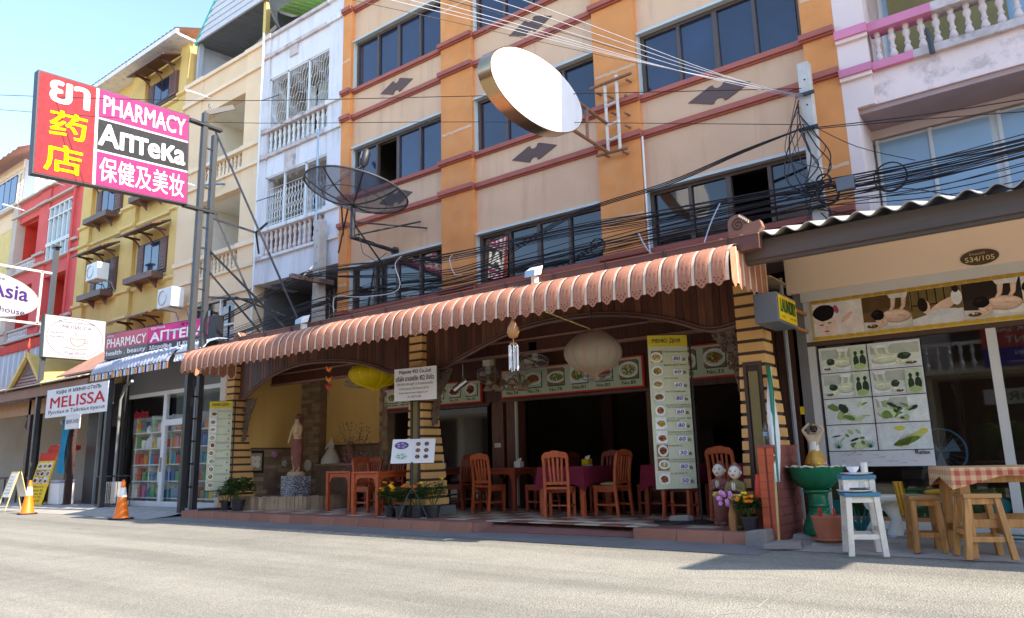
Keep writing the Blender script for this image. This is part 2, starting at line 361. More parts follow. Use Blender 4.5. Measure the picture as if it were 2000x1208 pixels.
mat('blue_enamel', S(70, 130, 160), .4, .1)
mat('yellow_rag', S(206, 160, 50), .9, .15, 10)
mat('grey_slab', S(150, 142, 134), .9, .15, 4, .3, 40)
mat('plate', S(236, 236, 240), .25, .04)
mat('bluegrey_pane', S(150, 176, 196), .12, .12, .8)
mat('green_sheet', S(172, 216, 130), .5, .08)
mat('teal_wall', S(60, 176, 150), .8, .1)
mat('siding', S(206, 206, 212), .6, .05)
mat('dark_dish', S(46, 48, 54), .6, .1)
mat('curtain', S(206, 206, 204), .85, .12, 8)
printmat('print', .7)
glassmat('clear_glass', (.96, .98, .97), .015); glassmat('shop_glass', (.85, .86, .85), .045)
glassmat('bottle_glass', (.85, .92, .95), .1)
def meshscreen(name, c, dens):
    m = bpy.data.materials.new(name); m.use_nodes = True; n = m.node_tree.nodes; L = m.node_tree.links; p = n['Principled BSDF']
    p.inputs['Base Color'].default_value = (*c, 1); p.inputs['Roughness'].default_value = .5
    t = n.new('ShaderNodeBsdfTransparent'); mx = n.new('ShaderNodeMixShader'); mx.inputs[0].default_value = dens
    L.new(t.outputs[0], mx.inputs[1]); L.new(p.outputs[0], mx.inputs[2]); L.new(mx.outputs[0], n['Material Output'].inputs[0]); MATS[name] = m
meshscreen('wire_mesh', S(78, 98, 128), .7)
# ================================================================ ground
def roadmat():
    m = bpy.data.materials.new('asphalt_pale'); m.use_nodes = True; n = m.node_tree.nodes; L = m.node_tree.links; p = n['Principled BSDF']; p.inputs['Roughness'].default_value = .9
    tc = n.new('ShaderNodeTexCoord'); co = tc.outputs['Object']
    def noise(scale, det=6, mp=None, rough=.6):
        z = n.new('ShaderNodeTexNoise'); z.inputs['Scale'].default_value = scale; z.inputs['Detail'].default_value = det; z.inputs['Roughness'].default_value = rough
        if mp: q = n.new('ShaderNodeMapping'); q.inputs['Scale'].default_value = mp; L.new(co, q.inputs[0]); L.new(q.outputs[0], z.inputs[0])
        else: L.new(co, z.inputs[0])
        return z.outputs[0]
    def rng(x, a, b, c, d):
        q = n.new('ShaderNodeMapRange'); q.inputs[1].default_value = a; q.inputs[2].default_value = b; q.inputs[3].default_value = c; q.inputs[4].default_value = d; L.new(x, q.inputs[0]); return q.outputs[0]
    def mul(a, b):
        q = n.new('ShaderNodeMath'); q.operation = 'MULTIPLY'; L.new(a, q.inputs[0]); L.new(b, q.inputs[1]); return q.outputs[0]
    v = n.new('ShaderNodeTexVoronoi'); v.inputs['Scale'].default_value = 70; L.new(co, v.inputs[0])
    vc = n.new('ShaderNodeSeparateColor'); L.new(v.outputs['Color'], vc.inputs[0])
    a = rng(vc.outputs[0], 0, 1, .78, 1.16)
    b = rng(noise(150, 2), .3, .7, .85, 1.12)
    c = rng(noise(.55, 6, (.13, 1.5, 1)), .4, .66, 1.1, .68)       # tyre tracks along the street
    d = rng(noise(1.7, 5), .3, .75, 1.06, .9)
    e = rng(noise(5, 9, (1, 1, 1), .75), .66, .74, 1, .7)           # dark spots
    f = rng(noise(.9, 7, (.5, 1.2, 1), .7), .6, .7, 1, .8)          # oil and dust stains
    vo = n.new('ShaderNodeTexVoronoi'); vo.feature = 'DISTANCE_TO_EDGE'; vo.inputs['Scale'].default_value = .22; wq = n.new('ShaderNodeTexNoise'); wq.inputs['Scale'].default_value = 1.6; wq.inputs['Detail'].default_value = 6; L.new(co, wq.inputs[0])
    wm2 = n.new('ShaderNodeVectorMath'); wm2.operation = 'MULTIPLY_ADD'; wm2.inputs[1].default_value = (1.2, 1.2, 0); L.new(wq.outputs['Color'], wm2.inputs[0]); L.new(co, wm2.inputs[2]); L.new(wm2.outputs[0], vo.inputs[0])
    h = rng(vo.outputs['Distance'], .0, .004, .88, 1)                # hairline cracks
    k = mul(mul(mul(mul(a, b), mul(c, d)), e), mul(f, h))
    vm = n.new('ShaderNodeVectorMath'); vm.operation = 'SCALE'; vm.inputs[0].default_value = (.29, .268, .222); L.new(k, vm.inputs['Scale']); L.new(vm.outputs[0], p.inputs['Base Color'])
    bp = n.new('ShaderNodeBump'); bp.inputs['Strength'].default_value = .55; bp.inputs['Distance'].default_value = .012; L.new(v.outputs['Distance'], bp.inputs['Height']); L.new(bp.outputs[0], p.inputs['Normal'])
    MATS['asphalt'] = m
roadmat(); mat('gutter_asphalt', S(128, 126, 124), .9, .15, 2, .3, 80, dirt=.4, dc=S(96, 94, 94), ds=1.2)
g = MB(); g.add([(-400, -300, 0), (400, -300, 0), (400, 300, 0), (-400, 300, 0)], [(0, 1, 2, 3)])
road = struct(g, 'road', 'asphalt')
for pts, wd in [([(-2.02, 5.75), (-2.0, 5.55), (-1.98, 5.4), (-2.06, 5.3), (-2.02, 5.16), (-2.12, 5.02), (-2.1, 4.9), (-2.2, 4.78)], .006), ([(-2.0, 5.9), (-1.93, 6.2), (-1.86, 6.45), (-1.9, 6.62)], .008),
                ([(-6.3, 3.2), (-6.1, 3.12), (-5.8, 3.1), (-5.5, 3.02)], .006)]:
    c = MB(); a = [(x-wd, y, .003) for x, y in pts]; b = [(x+wd*random.uniform(.2, 1.2), y, .003) for x, y in pts]; k = len(pts)
    c.add(a+b, [(i, i+1, k+i+1, k+i) for i in range(k-1)]); part(c, 'road_crack', 'concrete', road)
def strip(name, prof, x0, x1, m, seg=1):   # a strip along the street from a (y,z) profile
    g = MB(); n = len(prof); vs = []; fs = []
    for i in range(seg+1):
        x = lerp(x0, x1, i/seg); vs += [(x, y+(random.uniform(-.03, .03) if seg > 1 and j == 0 else 0), z) for j, (y, z) in enumerate(prof)]
    for i in range(seg):
        for j in range(n-1): fs.append((i*n+j, (i+1)*n+j, (i+1)*n+j+1, i*n+j+1))
    g.add(vs, fs); return struct(g, name, m)
strip('gutter_strip', [(8.02, .004), (8.45, .006), (9.4, .02)], -15.8, -2.9, 'gutter_asphalt', 30)
strip('pavement', [(8.05, .004), (8.5, .03), (8.95, .1), (13, .1)], -60, -15.75, 'concrete', 60)
strip('shop_apron', [(8.55, .004), (8.8, .03), (9.25, .06), (9.3, .1), (13, .1)], -2.9, 4, 'concrete', 12)
# ================================================================ shared house parts
def room(parent, x0, x1, y0, y1, z0, z1, m='room_dim'):
    x0 += .012; x1 -= .012; z0 += .003; z1 -= .003
    g = MB(); g.add([(x0, y0, z0), (x1, y0, z0), (x1, y1, z0), (x0, y1, z0), (x0, y0, z1), (x1, y0, z1), (x1, y1, z1), (x0, y1, z1)], [(0, 1, 2, 3), (4, 7, 6, 5), (1, 5, 6, 2), (2, 6, 7, 3), (3, 7, 4, 0)])
    return part(g, 'room', m, parent)
BALP = [(.045, 0), (.045, .05), (.03, .07), (.055, .13), (.06, .2), (.045, .28), (.032, .36), (.045, .4), (.045, .44), (.03, .48), (.03, .6), (.045, .66), (.055, .72), (.05, .8), (.032, .86), (.045, .92), (.045, 1)]
def balmesh(h, k=1.0, n=10):
    g = MB(); g.lathe([(r*k, z*h) for r, z in BALP], n=n); return g
BALM = {}
def balusters(parent, x0, x1, y, z, h, n, m, k=1.0):
    key = (round(h, 3), m, k)
    if key not in BALM: BALM[key] = mesh_of(balmesh(h, k), 'baluster', (0, 0, 0), m, 40)
    for i in range(n): inst(BALM[key], parent, (lerp(x0, x1, (i+.5)/n), y, z), name='baluster')
def bandbox(parent, x0, x1, yf, yb, z0, z1, m, name='band'):
    g = MB(); zm = lerp(z0, z1, .25); g.box(x0, x1, yf, yb, zm, z1); g.box(x0+.005, x1-.005, yf+.045, yb, z0, zm); return part(g, name, m, parent)
# ================================================================ orange townhouse
H = E('orange_townhouse', 'orange and tan four-storey townhouse with dark blue windows above the restaurant awning', 'building', (-8.2, 11.7, 0))
bays = [(-13.83, -10.66), (-9.74, -6.61), (-5.7, -2.72)]; pil = [(-14.16, -13.83), (-10.66, -9.74), (-6.61, -5.7), (-2.72, -2.23)]
wins = [(4.68, 5.77), (7.65, 8.9), (10.55, 11.9)]
for x0, x1 in bays:
    for z0, z1 in [(3.3, 4.68), (5.77, 7.65), (8.9, 10.55), (11.9, 13.6)]:
        part(MB().box(x0, x1, 11.72, 12.0, z0, z1), 'wall', 'tan_plaster', H)
for x0, x1 in pil:
    part(MB().box(x0, x1, 11.6, 12.0, 3.3, 13.6), 'pilaster', 'orange_plaster', H)
    for z in (5.35, 8.28, 11.4):   # unpainted lintel strips that show as pale lines across the pilasters
        g = MB(); k = 10
        for i in range(k):
            a, b = lerp(x0+.02, x1-.02, i/k), lerp(x0+.02, x1-.02, (i+1)/k); dz = random.uniform(-.012, .012)
            g.box(a, b, 11.594, 11.6, z+dz-.03, z+dz+.03)
        part(g, 'bare_strip', 'tan_plaster', H)
for z0, z1 in [(4.56, 4.68), (6.8, 6.93), (7.53, 7.65), (9.7, 9.83), (10.43, 10.55), (12.78, 12.92)]:
    for x0, x1 in bays: bandbox(H, x0, x1, 11.63, 11.72, z0, z1, 'red_band')
    for x0, x1 in pil: bandbox(H, x0-.04 if x0 > -14 else x0, x1+.04 if x1 < -2.5 else x1, 11.5, 11.6, z0, z1, 'red_band')
part(MB().box(-14.16, -2.23, 11.56, 12.2, 13.6, 13.7), 'coping', 'red_band', H)
part(MB().box(-14.16, -2.23, 12.02, 20, 13.2, 13.4), 'roof', 'concrete', H)
part(MB().box(-14.16, -2.23, 19.8, 20, 0, 13.2), 'rear_wall', 'tan_plaster', H)
bat = [(-.57, -.01), (-.15, .17)]+[(.095*math.cos(a), .175+.08*math.sin(a)) for a in [R(180+i*30) for i in range(0, 7)]]+[(.15, .18), (.57, .01), (.15, -.17)]+[(.095*math.cos(a), -.175+.08*math.sin(a)) for a in [R(i*30) for i in range(0, 7)]]+[(-.15, -.17)]
for b, (x0, x1) in enumerate(bays):
    for z in (7.23, 10.12):
        if b == 2 and z > 9: continue
        part(MB().prism(bat, ((x0+x1)/2, 11.705, z), X3, Z3, (0, .02, 0)), 'bat_motif', 'motif_brown', H)
for b, (x0, x1) in enumerate(bays):
    for f, (z0, z1) in enumerate(wins):
        fr = MB(); y0, y1 = 11.78, 11.86
        fr.box(x0, x1, y0, y1, z0, z0+.06); fr.box(x0, x1, y0, y1, z1-.07, z1); fr.box(x0, x0+.1, y0, y1, z0+.06, z1-.07); fr.box(x1-.08, x1, y0, y1, z0+.06, z1-.07)
        n = 4; xs = [lerp(x0+.1, x1-.08, i/n) for i in range(n+1)]
        for i in range(1, n): wd = .045 if i == 2 else .03; fr.box(xs[i]-wd, xs[i]+wd, y0-.01, y1, z0+.06, z1-.07)
        W = part(fr, 'window', 'frame_brown', H)
        part(MB().box(x0, x1, 11.655, 11.78, z1-.004, z1+.045), 'head_flashing', 'flash_grey', W)
        part(MB().box(x0-.004, x0+.03, 11.69, 11.78, z0, z1-.004), 'reveal', 'flash_grey', W)
        opened = {(0, 1): [1], (2, 0): [2], (1, 0): []}.get((b, f), [])
        if opened or f == 0: room(W, x0+.05, x1-.05, 11.9, 14.2, z0-.5, z1+.5, 'interior_dark' if f == 0 else 'room_dim')
        for i in range(n):
            if i in opened: continue
            g = MB(); a, c_ = xs[i]+.03, xs[i+1]-.03
            if (b, f, i) == (1, 0, 0):   # this sash stands slightly ajar and mirrors the pharmacy sign
                cx, cz = (a+c_)/2, (z0+z1)/2; nrm = Vector((-.144, -1.315, .065)).normalized(); uu_ = Vector((-nrm.y, nrm.x, 0)).normalized(); vv_ = nrm.cross(uu_)*-1
                hw, hh = (c_-a)/2, (z1-z0)/2-.07; o = Vector((cx, 11.77, cz))
                g.prism([(-hw, -hh), (hw, -hh), (hw, hh), (-hw, hh)], o, uu_, vv_, nrm*-.008); part(g, 'pane', 'glass_mirror', W)
            else:
                yy = 11.815+.012*(i % 2); g.box(a, c_, yy, yy+.008, z0+.06, z1-.07); part(g, 'pane', 'glass_navy' if f else 'glass_dark', W)
pipe = MB(); pipe.path([(-6.05, 11.57, 6.83), (-5.72, 11.57, 6.83), (-5.66, 11.6, 6.8), (-5.66, 11.6, 4.5)], .018, 6); part(pipe, 'conduit', 'white_metal', H, 40)
# ================================================================ white townhouse
H = E('white_townhouse', 'weathered white townhouse with wrought iron grilles and balustrades beside the orange one', 'building', (-16, 11.7, 0))
xl, xr = -17.75, -14.163; wl, wr = -17.45, -14.72
part(MB().box(wr, xr, 11.6, 12.9, 5.95, 13.5), 'pilaster', 'white_plaster', H); part(MB().box(xl, wl, 11.6, 12.9, 5.95, 13.5), 'pilaster', 'white_plaster', H)
for z0, z1 in [(12.1, 13.42), (9.05, 9.62), (5.95, 6.62)]: part(MB().box(wl, wr, 11.64, 11.9, z0, z1), 'wall', 'white_plaster', H)
for z0, z1 in [(13.42, 13.52), (12.78, 12.88), (10.4, 10.5), (9.62, 9.72), (7.42, 7.52), (6.62, 6.7)]:
    part(MB().box(wl, wr, 11.56, 11.9, z0, z1), 'rail' if z0 in (10.4, 7.42) else 'cornice', 'mould_concrete' if z0 > 9 else 'white_trim', H)
    part(MB().box(wr-.05, xr, 11.53, 11.6, z0-.02, z1+.02), 'cornice', 'white_trim', H); part(MB().box(xl, wl+.05, 11.53, 11.6, z0-.02, z1+.02), 'cornice', 'mould_concrete', H)
balusters(H, wl, wr, 11.7, 9.72, .68, 13, 'white_trim', 1.05); balusters(H, wl, wr, 11.7, 6.7, .72, 13, 'baluster_pink', 1.05)
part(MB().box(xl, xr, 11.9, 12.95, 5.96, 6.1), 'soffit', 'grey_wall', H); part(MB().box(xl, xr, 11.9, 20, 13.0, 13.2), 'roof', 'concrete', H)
for z0, z1 in [(9.5, 12.1), (6.5, 9.05)]: room(H, wl, wr, 11.9, 13.4, z0, z1, 'cafe_wall')
part(MB().box(-16.6, -16.1, 11.625, 11.64, 9.0, 9.62), 'keystone', 'mould_concrete', H); part(MB().box(-16.5, -16.15, 11.6, 11.64, 12.45, 12.8), 'keystone', 'mould_concrete', H)
for zi, (z0, z1) in enumerate([(10.5, 12.1), (7.52, 9.05)]):
    fr = MB(); fr.box(wl, wr, 12.8, 12.86, z0-.8, z1)
    pn = part(MB().box(wl+.6, wr-.3, 12.7, 12.75, z0-.8, z1-.2), 'inner_window', 'glass_dark', H)
    for q in range(4):
        c = MB(); a = wl+.5+q*.55; pts = []
        k = 12; vs = [(lerp(a, a+.45, i/k), 12.55+.05*math.sin(i*2.1+q), zz) for zz in (z0-.6, z1-.15) for i in range(k+1)]
        c.add(vs, [(i, i+1, k+2+i, k+1+i) for i in range(k)]); part(c, 'curtain', 'curtain', H, 60)
    fr2 = MB()
    for xx in (wl+.02, -16.6, -15.65, wr-.02): fr2.box(xx-.025, xx+.025, 11.66, 11.71, z0, z1)
    fr2.box(wl, wr, 11.66, 11.7, z1-.04, z1); part(fr2, 'grille_frame', 'white_metal', H)
    for (a, b) in [(wl+.05, -16.63), (-16.57, -15.68), (-15.62, wr-.05)]:
        gr = MB(); n = 6
        if zi == 0:   # net of crossing curved wires
            for k in range(9):
                ph = k*.7; xs_ = [(lerp(a, b, (k+.5)/9)+.07*math.sin(t*9+ph), 11.685, lerp(z0, z1-.04, t)) for t in [i/16 for i in range(17)]]; gr.path(xs_, .006, 4)
            for k in range(5): zz = lerp(z0+.1, z1-.2, k/4); gr.path([(lerp(a, b, t), 11.69, zz+.05*math.sin(t*12+k)) for t in [i/10 for i in range(11)]], .006, 4)
        else:         # uprights with leaf loops, lozenges in the top light, scrolls below
            zt = z1-.38; gr.tube((a, 11.685, zt), (b, 11.685, zt), .008, n=4); gr.tube((a, 11.685, z0+.12), (b, 11.685, z0+.12), .008, n=4)
            for k in range(n+1):
                x = lerp(a+.04, b-.04, k/n); gr.tube((x, 11.685, z0), (x, 11.685, zt-.05), .007, n=4)
                if k < n:
                    d = (b-a-.08)/n; xm = x+d/2
                    for j in range(3):
                        zc = z0+.35+j*.27
                        gr.path([(xm+sgn*.0+sgn*d*.48*math.sin(math.pi*t), 11.68, zc-.13+.26*t) for sgn in (1,) for t in [i/8 for i in range(9)]], .006, 4)
                        gr.path([(xm-d*.48*math.sin(math.pi*t), 11.68, zc-.13+.26*t) for t in [i/8 for i in range(9)]], .006, 4)
                    gr.path([(xm+.05*math.cos(t), 11.685, z0+.06+.05*math.sin(t)) for t in [i*.7 for i in range(9)]], .005, 4)
            for cx in (lerp(a, b, .33), lerp(a, b, .67)):
                for s_ in (1, .6): gr.path([(cx+.17*s_*dx, 11.685, zt+.18+.1*s_*dz) for dx, dz in ((-1, 0), (0, 1), (1, 0), (0, -1))], .006, 4, closed=True)
        part(gr, 'grille', 'white_metal', H)
    part(MB().tube((wl-.05, 11.4, z1-.75), (wl+.45, 11.66, z1-.62), .012), 'clothes_bar', 'dark_metal', H)
# deep porch on the floor below
room(H, xl, xr, 11.95, 13.5, 3.2, 5.96, 'grey_wall')
gr = MB()
for k in range(14): x = lerp(-16.6, -14.3, k/13); gr.tube((x, 12.9, 3.6), (x, 12.9, 5.8), .012, n=4)
for k in range(7): a = lerp(3.7, 5.6, k/6); gr.path([(lerp(-16.6, -14.3, t), 12.88, a+.12*math.sin(t*20+k*2)) for t in [i/24 for i in range(25)]], .012, 4)
part(gr, 'porch_grille', 'rust_white', H)
part(MB().box(-16.7, -14.3, 13.0, 13.05, 3.3, 5.6), 'porch_window', 'shop_brown', H)
pp = MB(); pp.path([(-17.62, 11.48, 13.6), (-17.6, 11.48, 6.0), (-17.6, 11.5, 4)], .03, 8); part(pp, 'downpipe', 'white_metal', H, 40)
pp = MB(); pp.path([(-14.9, 11.45, 9.7), (-14.9, 11.45, 9.0), (-14.95, 11.5, 3.5)], .03, 8); part(pp, 'downpipe', 'bluegrey_pane', H, 40)
# ================================================================ cream townhouse
H = E('cream_townhouse', 'pale peach townhouse with open balconies behind the pharmacy sign mast', 'building', (-20, 11.7, 0))
xl, xr = -22.15, -17.753; wl, wr = -21.1, -18.62
part(MB().box(wr, xr, 11.6, 13.1, 3, 13.4), 'pilaster', 'cream_plaster', H); part(MB().box(xl, wl, 11.6, 13.1, 3, 13.4), 'pilaster', 'cream_plaster', H)
for z0, z1 in [(12.1, 13.32), (9.08, 9.58), (5.95, 6.55)]: part(MB().box(wl, wr, 11.62, 11.9, z0, z1), 'wall', 'cream_plaster', H)
for z0, z1 in [(13.32, 13.44), (12.62, 12.72), (10.2, 10.32), (9.58, 9.66), (7.2, 7.32), (6.55, 6.63), (5.87, 5.95)]:
    part(MB().box(wl, wr, 11.55, 11.88, z0, z1), 'rail' if z0 in (10.2, 7.2) else 'cornice', 'cream_trim', H)
    for a, b in ((wr-.06, xr), (xl, wl+.06)): part(MB().box(a, b, 11.53, 11.6, z0-.01, z1+.01), 'cornice', 'cream_trim', H)
balusters(H, wl, wr, 11.7, 9.66, .54, 12, 'cream_trim'); balusters(H, wl, wr, 11.7, 6.63, .57, 12, 'cream_trim')
for z0, z1 in [(9.5, 12.1), (6.5, 9.08)]:
    room(H, wl, wr, 11.905, 13.3, z0, z1, 'plaster_cream')
    part(MB().lathe([(.22, 0), (.2, -.06), (.08, -.1)], (-19.3, 12.6, z1-.005), 16), 'ceiling_lamp', 'alu', H, 50)
    D = part(MB().box(-19.75, -18.95, 13.22, 13.28, z0, z0+1.75), 'balcony_door', 'alu', H); part(MB().box(-19.68, -19.02, 13.2, 13.22, z0+.1, z0+1.68), 'pane', 'glass_dark', D)
part(MB().box(wl, wr, 11.75, 11.8, 3.2, 5.87), 'window_back', 'glass_dark', H)
fr = MB()
for x in (wl, -20.3, -19.5, wr-.06): fr.box(x, x+.06, 11.66, 11.74, 3.2, 5.87)
fr.box(wl, wr, 11.65, 11.74, 5.8, 5.87); fr.box(wl, wr, 11.65, 11.74, 5.0, 5.05); part(fr, 'window_frame', 'white_metal', H)
for q in range(5):
    c = MB(); k = 14; a = wl+.15+q*.48; vs = [(lerp(a, a+.4, i/k), 11.744-.03*abs(math.sin(i*1.7)), zz) for zz in (3.4, 4.9+(q % 2)*.7) for i in range(k+1)]
    c.add(vs, [(i, i+1, k+2+i, k+1+i) for i in range(k)]); part(c, 'window_curtain', 'curtain', H, 60)
for z in (12.55, 9.5): g = MB(); g.tube((-20.6, 11.6, z), (-20.9, 11.1, z+.14), .022); g.tube((-20.9, 11.1, z+.14), (-20.98, 10.98, z+.13), .035); part(g, 'wall_lamp', 'white_metal', H)
part(MB().tube((-19.9, 11.2, 9.35), (-19.5, 11.6, 9.38), .03), 'pipe_stub', 'blue_enamel', H)
# rooftop shelter of the cream house
part(MB().box(-22.1, -21.9, 11.9, 16, 13.2, 15.2), 'shelter_wall', 'zinc', H); part(MB().box(-22.1, -17.8, 15.9, 16, 13.2, 15.2), 'shelter_wall', 'zinc', H)
part(MB().box(-22.1, -17.8, 11.9, 20, 13.1, 13.25), 'roof_slab', 'concrete', H)
part(MB().box(-18.12, -17.98, 11.75, 11.9, 13.3, 17), 'shelter_post', 'roof_yellow', H)
part(MB().box(-21.86, -21.72, 11.75, 11.9, 13.3, 15), 'shelter_post', 'zinc', H)
for k in range(9):   # clapboards of the gable end, each lapping the one below
    z = 14.95+k*.22; xa = -21.75+k*.2; part(MB().hexa([(xa, 11.62, z), (-17.9, 11.62, z), (-17.9, 11.68, z), (xa, 11.68, z), (xa+.2, 11.65, z+.225), (-17.9, 11.65, z+.225), (-17.9, 11.69, z+.225), (xa+.2, 11.69, z+.225)]), 'clapboard', 'siding', H)
g = MB(); n = 34
vs = [(lerp(-21.9, -17.9, i/n), y, z+(.03 if i % 2 else 0)) for y, z in ((11.7, 14.98), (16, 15.35)) for i in range(n+1)]
g.add(vs, [(i, i+1, n+2+i, n+1+i) for i in range(n)]); part(g, 'shelter_roof', 'mid_metal', H)
part(MB().tube((-21.7, 13.2, 14.98), (-18, 12.6, 14.96), .05), 'lamp_tube', 'white_metal', H)
part(MB().beam((-21.85, 11.66, 14.9), (-19.8, 11.66, 17.1), .05, .16), 'barge_board', 'teal_wall', H)
part(MB().box(-17.7, -14.9, 13.4, 13.5, 13.2, 15.0), 'roof_shed_wall', 'teal_wall', H)
g = MB(); n = 30; vs = [(lerp(-17.6, -14.4, i/n), y, z+(.03 if i % 2 else 0)) for y, z in ((11.9, 14.55), (14.5, 15.2)) for i in range(n+1)]
g.add(vs, [(i, i+1, n+2+i, n+1+i) for i in range(n)]); part(g, 'green_roof_sheet', 'green_sheet', H)
g = MB(); g.tube((-15.5, 12.2, 13.2), (-15.5, 12.2, 14.6), .03); g.tube((-15.25, 12.2, 13.2), (-15.25, 12.2, 14.6), .025); g.tube((-16.0, 12.2, 13.9), (-15.5, 12.2, 13.6), .03); part(g, 'roof_pipes', 'white_metal', H)
g = MB(); g.lathe([(.05, -.35), (.4, -.3), (.75, -.12), (.95, .1), (.93, .1), (.73, -.09), (.38, -.26), (.05, -.3)], (0, 0, 0), 28)
q = Matrix.Rotation(R(80), 4, 'Y') @ Matrix.Rotation(R(0), 4, 'X'); g.v = [tuple((q @ Vector(p))+Vector((-17.35, 12.3, 14.35))) for p in g.v]
part(g, 'roof_dish', 'dark_dish', H, 40)
# ================================================================ yellow townhouse
H = E('yellow_townhouse', 'mustard yellow townhouse with brown shutters and little window canopies', 'building', (-25.7, 11.7, 0))
part(MB().box(-29.35, -22.155, 11.72, 12.1, 2.5, 15.2), 'wall', 'yellow_plaster', H)
for a, b in [(-29.35, -28.55), (-25.95, -25.0), (-22.6, -22.155)]: part(MB().box(a, b, 11.6, 11.72, 2.5, 15.2), 'pilaster', 'yellow_plaster', H)
for z in (6.1, 7.02, 9.33, 10.06, 12.6, 13.36):
    for a, b, y in [(-28.55, -25.95, 11.64), (-25.0, -22.6, 11.64), (-29.37, -28.53, 11.52), (-25.97, -24.98, 11.52), (-22.62, -22.156, 11.52)]: bandbox(H, a, b, y, 11.72 if y > 11.6 else 11.6, z-.12, z, 'yellow_trim')
part(MB().box(-29.35, -22.155, 12.1, 20, 2.5, 15.2), 'body', 'yellow_plaster', H)
def ywindow(xc, z0, z1, canopy=True, shelf=True):
    W = part(MB().box(xc-.95, xc+.95, 11.66, 11.74, z0-.06, z1+.06), 'window', 'shutter_wood', H)
    part(MB().box(xc-.5, xc+.5, 11.63, 11.66, z0, z1), 'sash', 'frame_brown', W)
    for a, b in ((xc-.46, xc-.03), (xc+.03, xc+.46)): part(MB().box(a, b, 11.615, 11.632, z0+.05, z1-.05), 'pane', 'glass_navy', W)
    for sg in (-1, 1):
        sh = MB(); x = xc+sg*.74; sh.box(x-.2, x+.2, 11.6, 11.66, z0, z1); part(sh, 'shutter', 'shutter_wood', W)
        sl = MB()
        for k in range(9): zz = lerp(z0+.08, z1-.12, k/8); sl.box(x-.15, x+.15, 11.585, 11.6, zz, zz+.05)
        part(sl, 'louvre', 'brown_wood', W)
    if canopy:
        C_ = part(MB().hexa([(xc-1.25, 10.95, z1+.22), (xc+1.25, 10.95, z1+.22), (xc+1.15, 11.62, z1+.5), (xc-1.15, 11.62, z1+.5), (xc-1.25, 10.95, z1+.27), (xc+1.25, 10.95, z1+.27), (xc+1.15, 11.62, z1+.56), (xc-1.15, 11.62, z1+.56)]), 'canopy', 'brown_wood', H)
        for sx in (-.85, 0, .85):
            b = MB(); b.beam((xc+sx, 11.08, z1+.24), (xc+sx, 11.6, z1+.24), .06, .06); b.path([(xc+sx, 11.15+.45*math.sin(t), z1-.05+.28*math.cos(t)) for t in [i*.26 for i in range(7)]], .03, 5); part(b, 'bracket', 'brown_wood', C_)
    if shelf:
        s_ = MB(); s_.box(xc-.98, xc+.86, 11.2, 11.62, z0-.32, z0-.12); sh = part(s_, 'flower_shelf', 'brown_wood', H)
        for sx in (-.5, .45): b = MB(); b.prism([(0, 0), (.3, 0), (.06, -.2), (0, -.26)], (xc+sx-.03, 11.62, z0-.32), (0, -1, 0), Z3, (.07, 0, 0)); part(b, 'shelf_bracket', 'shutter_wood', sh)
ywindow(-23.68, 7.34, 8.4); ywindow(-27.12, 7.28, 8.35); ywindow(-27.2, 10.18, 11.2); ywindow(-23.75, 10.2, 11.25); ywindow(-23.85, 13.5, 14.35, True, False); ywindow(-23.7, 4.5, 5.5)
g = MB(); n = 60; vs = [(lerp(-29.6, -21.9, i/n), y, z+(.04 if i % 2 else 0)) for y, z in ((11.0, 15.3), (16, 17.5)) for i in range(n+1)]
g.add(vs, [(i, i+1, n+2+i, n+1+i) for i in range(n)]); part(g, 'roof', 'roof_tile', H); part(MB().box(-29.55, -21.95, 11.02, 11.12, 15.12, 15.3), 'eave_board', 'white_trim', H)
part(MB().box(-29.5, -22, 11.12, 11.75, 15.12, 15.2), 'eave_soffit', 'white_trim', H)
# ================================================================ red townhouse
H = E('red_townhouse', 'coral red townhouse with deep balconies and a glazed bay at the left', 'building', (-33, 11.7, 0))
xl, xr = -36.2, -29.353
for a, b, y in [(xl, -35.7, 11.55), (-33.45, -32.45, 11.6), (-30.05, xr, 11.6)]: part(MB().box(a, b, y, 13, 2.5, 12.6), 'pilaster', 'red_plaster' if a > -36 else 'stone_trim', H)
for a, b in [(-35.7, -33.45), (-32.45, -30.05)]:
    for z0, z1 in [(11.6, 12.55), (8.65, 9.25), (5.7, 6.3)]: part(MB().box(a, b, 11.66, 11.9, z0, z1), 'wall', 'red_plaster', H)
    for z in (12.6, 11.95, 9.3, 6.35): part(MB().box(a-.02, b+.02, 11.5, 11.9, z-.08, z), 'cornice', 'stone_trim', H)
for a, b in [(-36.2, -35.68), (-33.47, -32.43), (-30.07, -29.36)]:
    for z in (12.6, 11.95, 9.75, 9.3, 6.8, 6.35): part(MB().box(a, b, 11.47, 11.56, z-.09, z+.01), 'cornice', 'stone_trim', H)
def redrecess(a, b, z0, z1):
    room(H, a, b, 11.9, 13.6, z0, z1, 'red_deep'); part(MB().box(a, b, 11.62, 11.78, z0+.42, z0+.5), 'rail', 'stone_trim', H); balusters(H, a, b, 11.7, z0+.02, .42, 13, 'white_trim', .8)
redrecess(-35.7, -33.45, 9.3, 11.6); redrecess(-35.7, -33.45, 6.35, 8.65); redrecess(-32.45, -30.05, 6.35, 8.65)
part(MB().box(-32.45, -30.05, 11.7, 11.74, 9.3, 11.6), 'bay_glass', 'bluegrey_pane', H)
for k in range(6):
    x = lerp(-32.35, -30.15, k/5); part(MB().box(x-.03, x+.03, 11.6, 11.7, 9.3, 11.6), 'mullion', 'alu', H)
for z in (9.32, 9.95, 10.02, 11.1, 11.57): part(MB().box(-32.45, -30.05, 11.59, 11.69, z-.03, z+.03), 'transom', 'alu', H)
pp = MB(); pp.tube((-29.85, 11.5, 12.8), (-29.85, 11.5, 3), .06); part(pp, 'downpipe', 'red_plaster', H, 40)
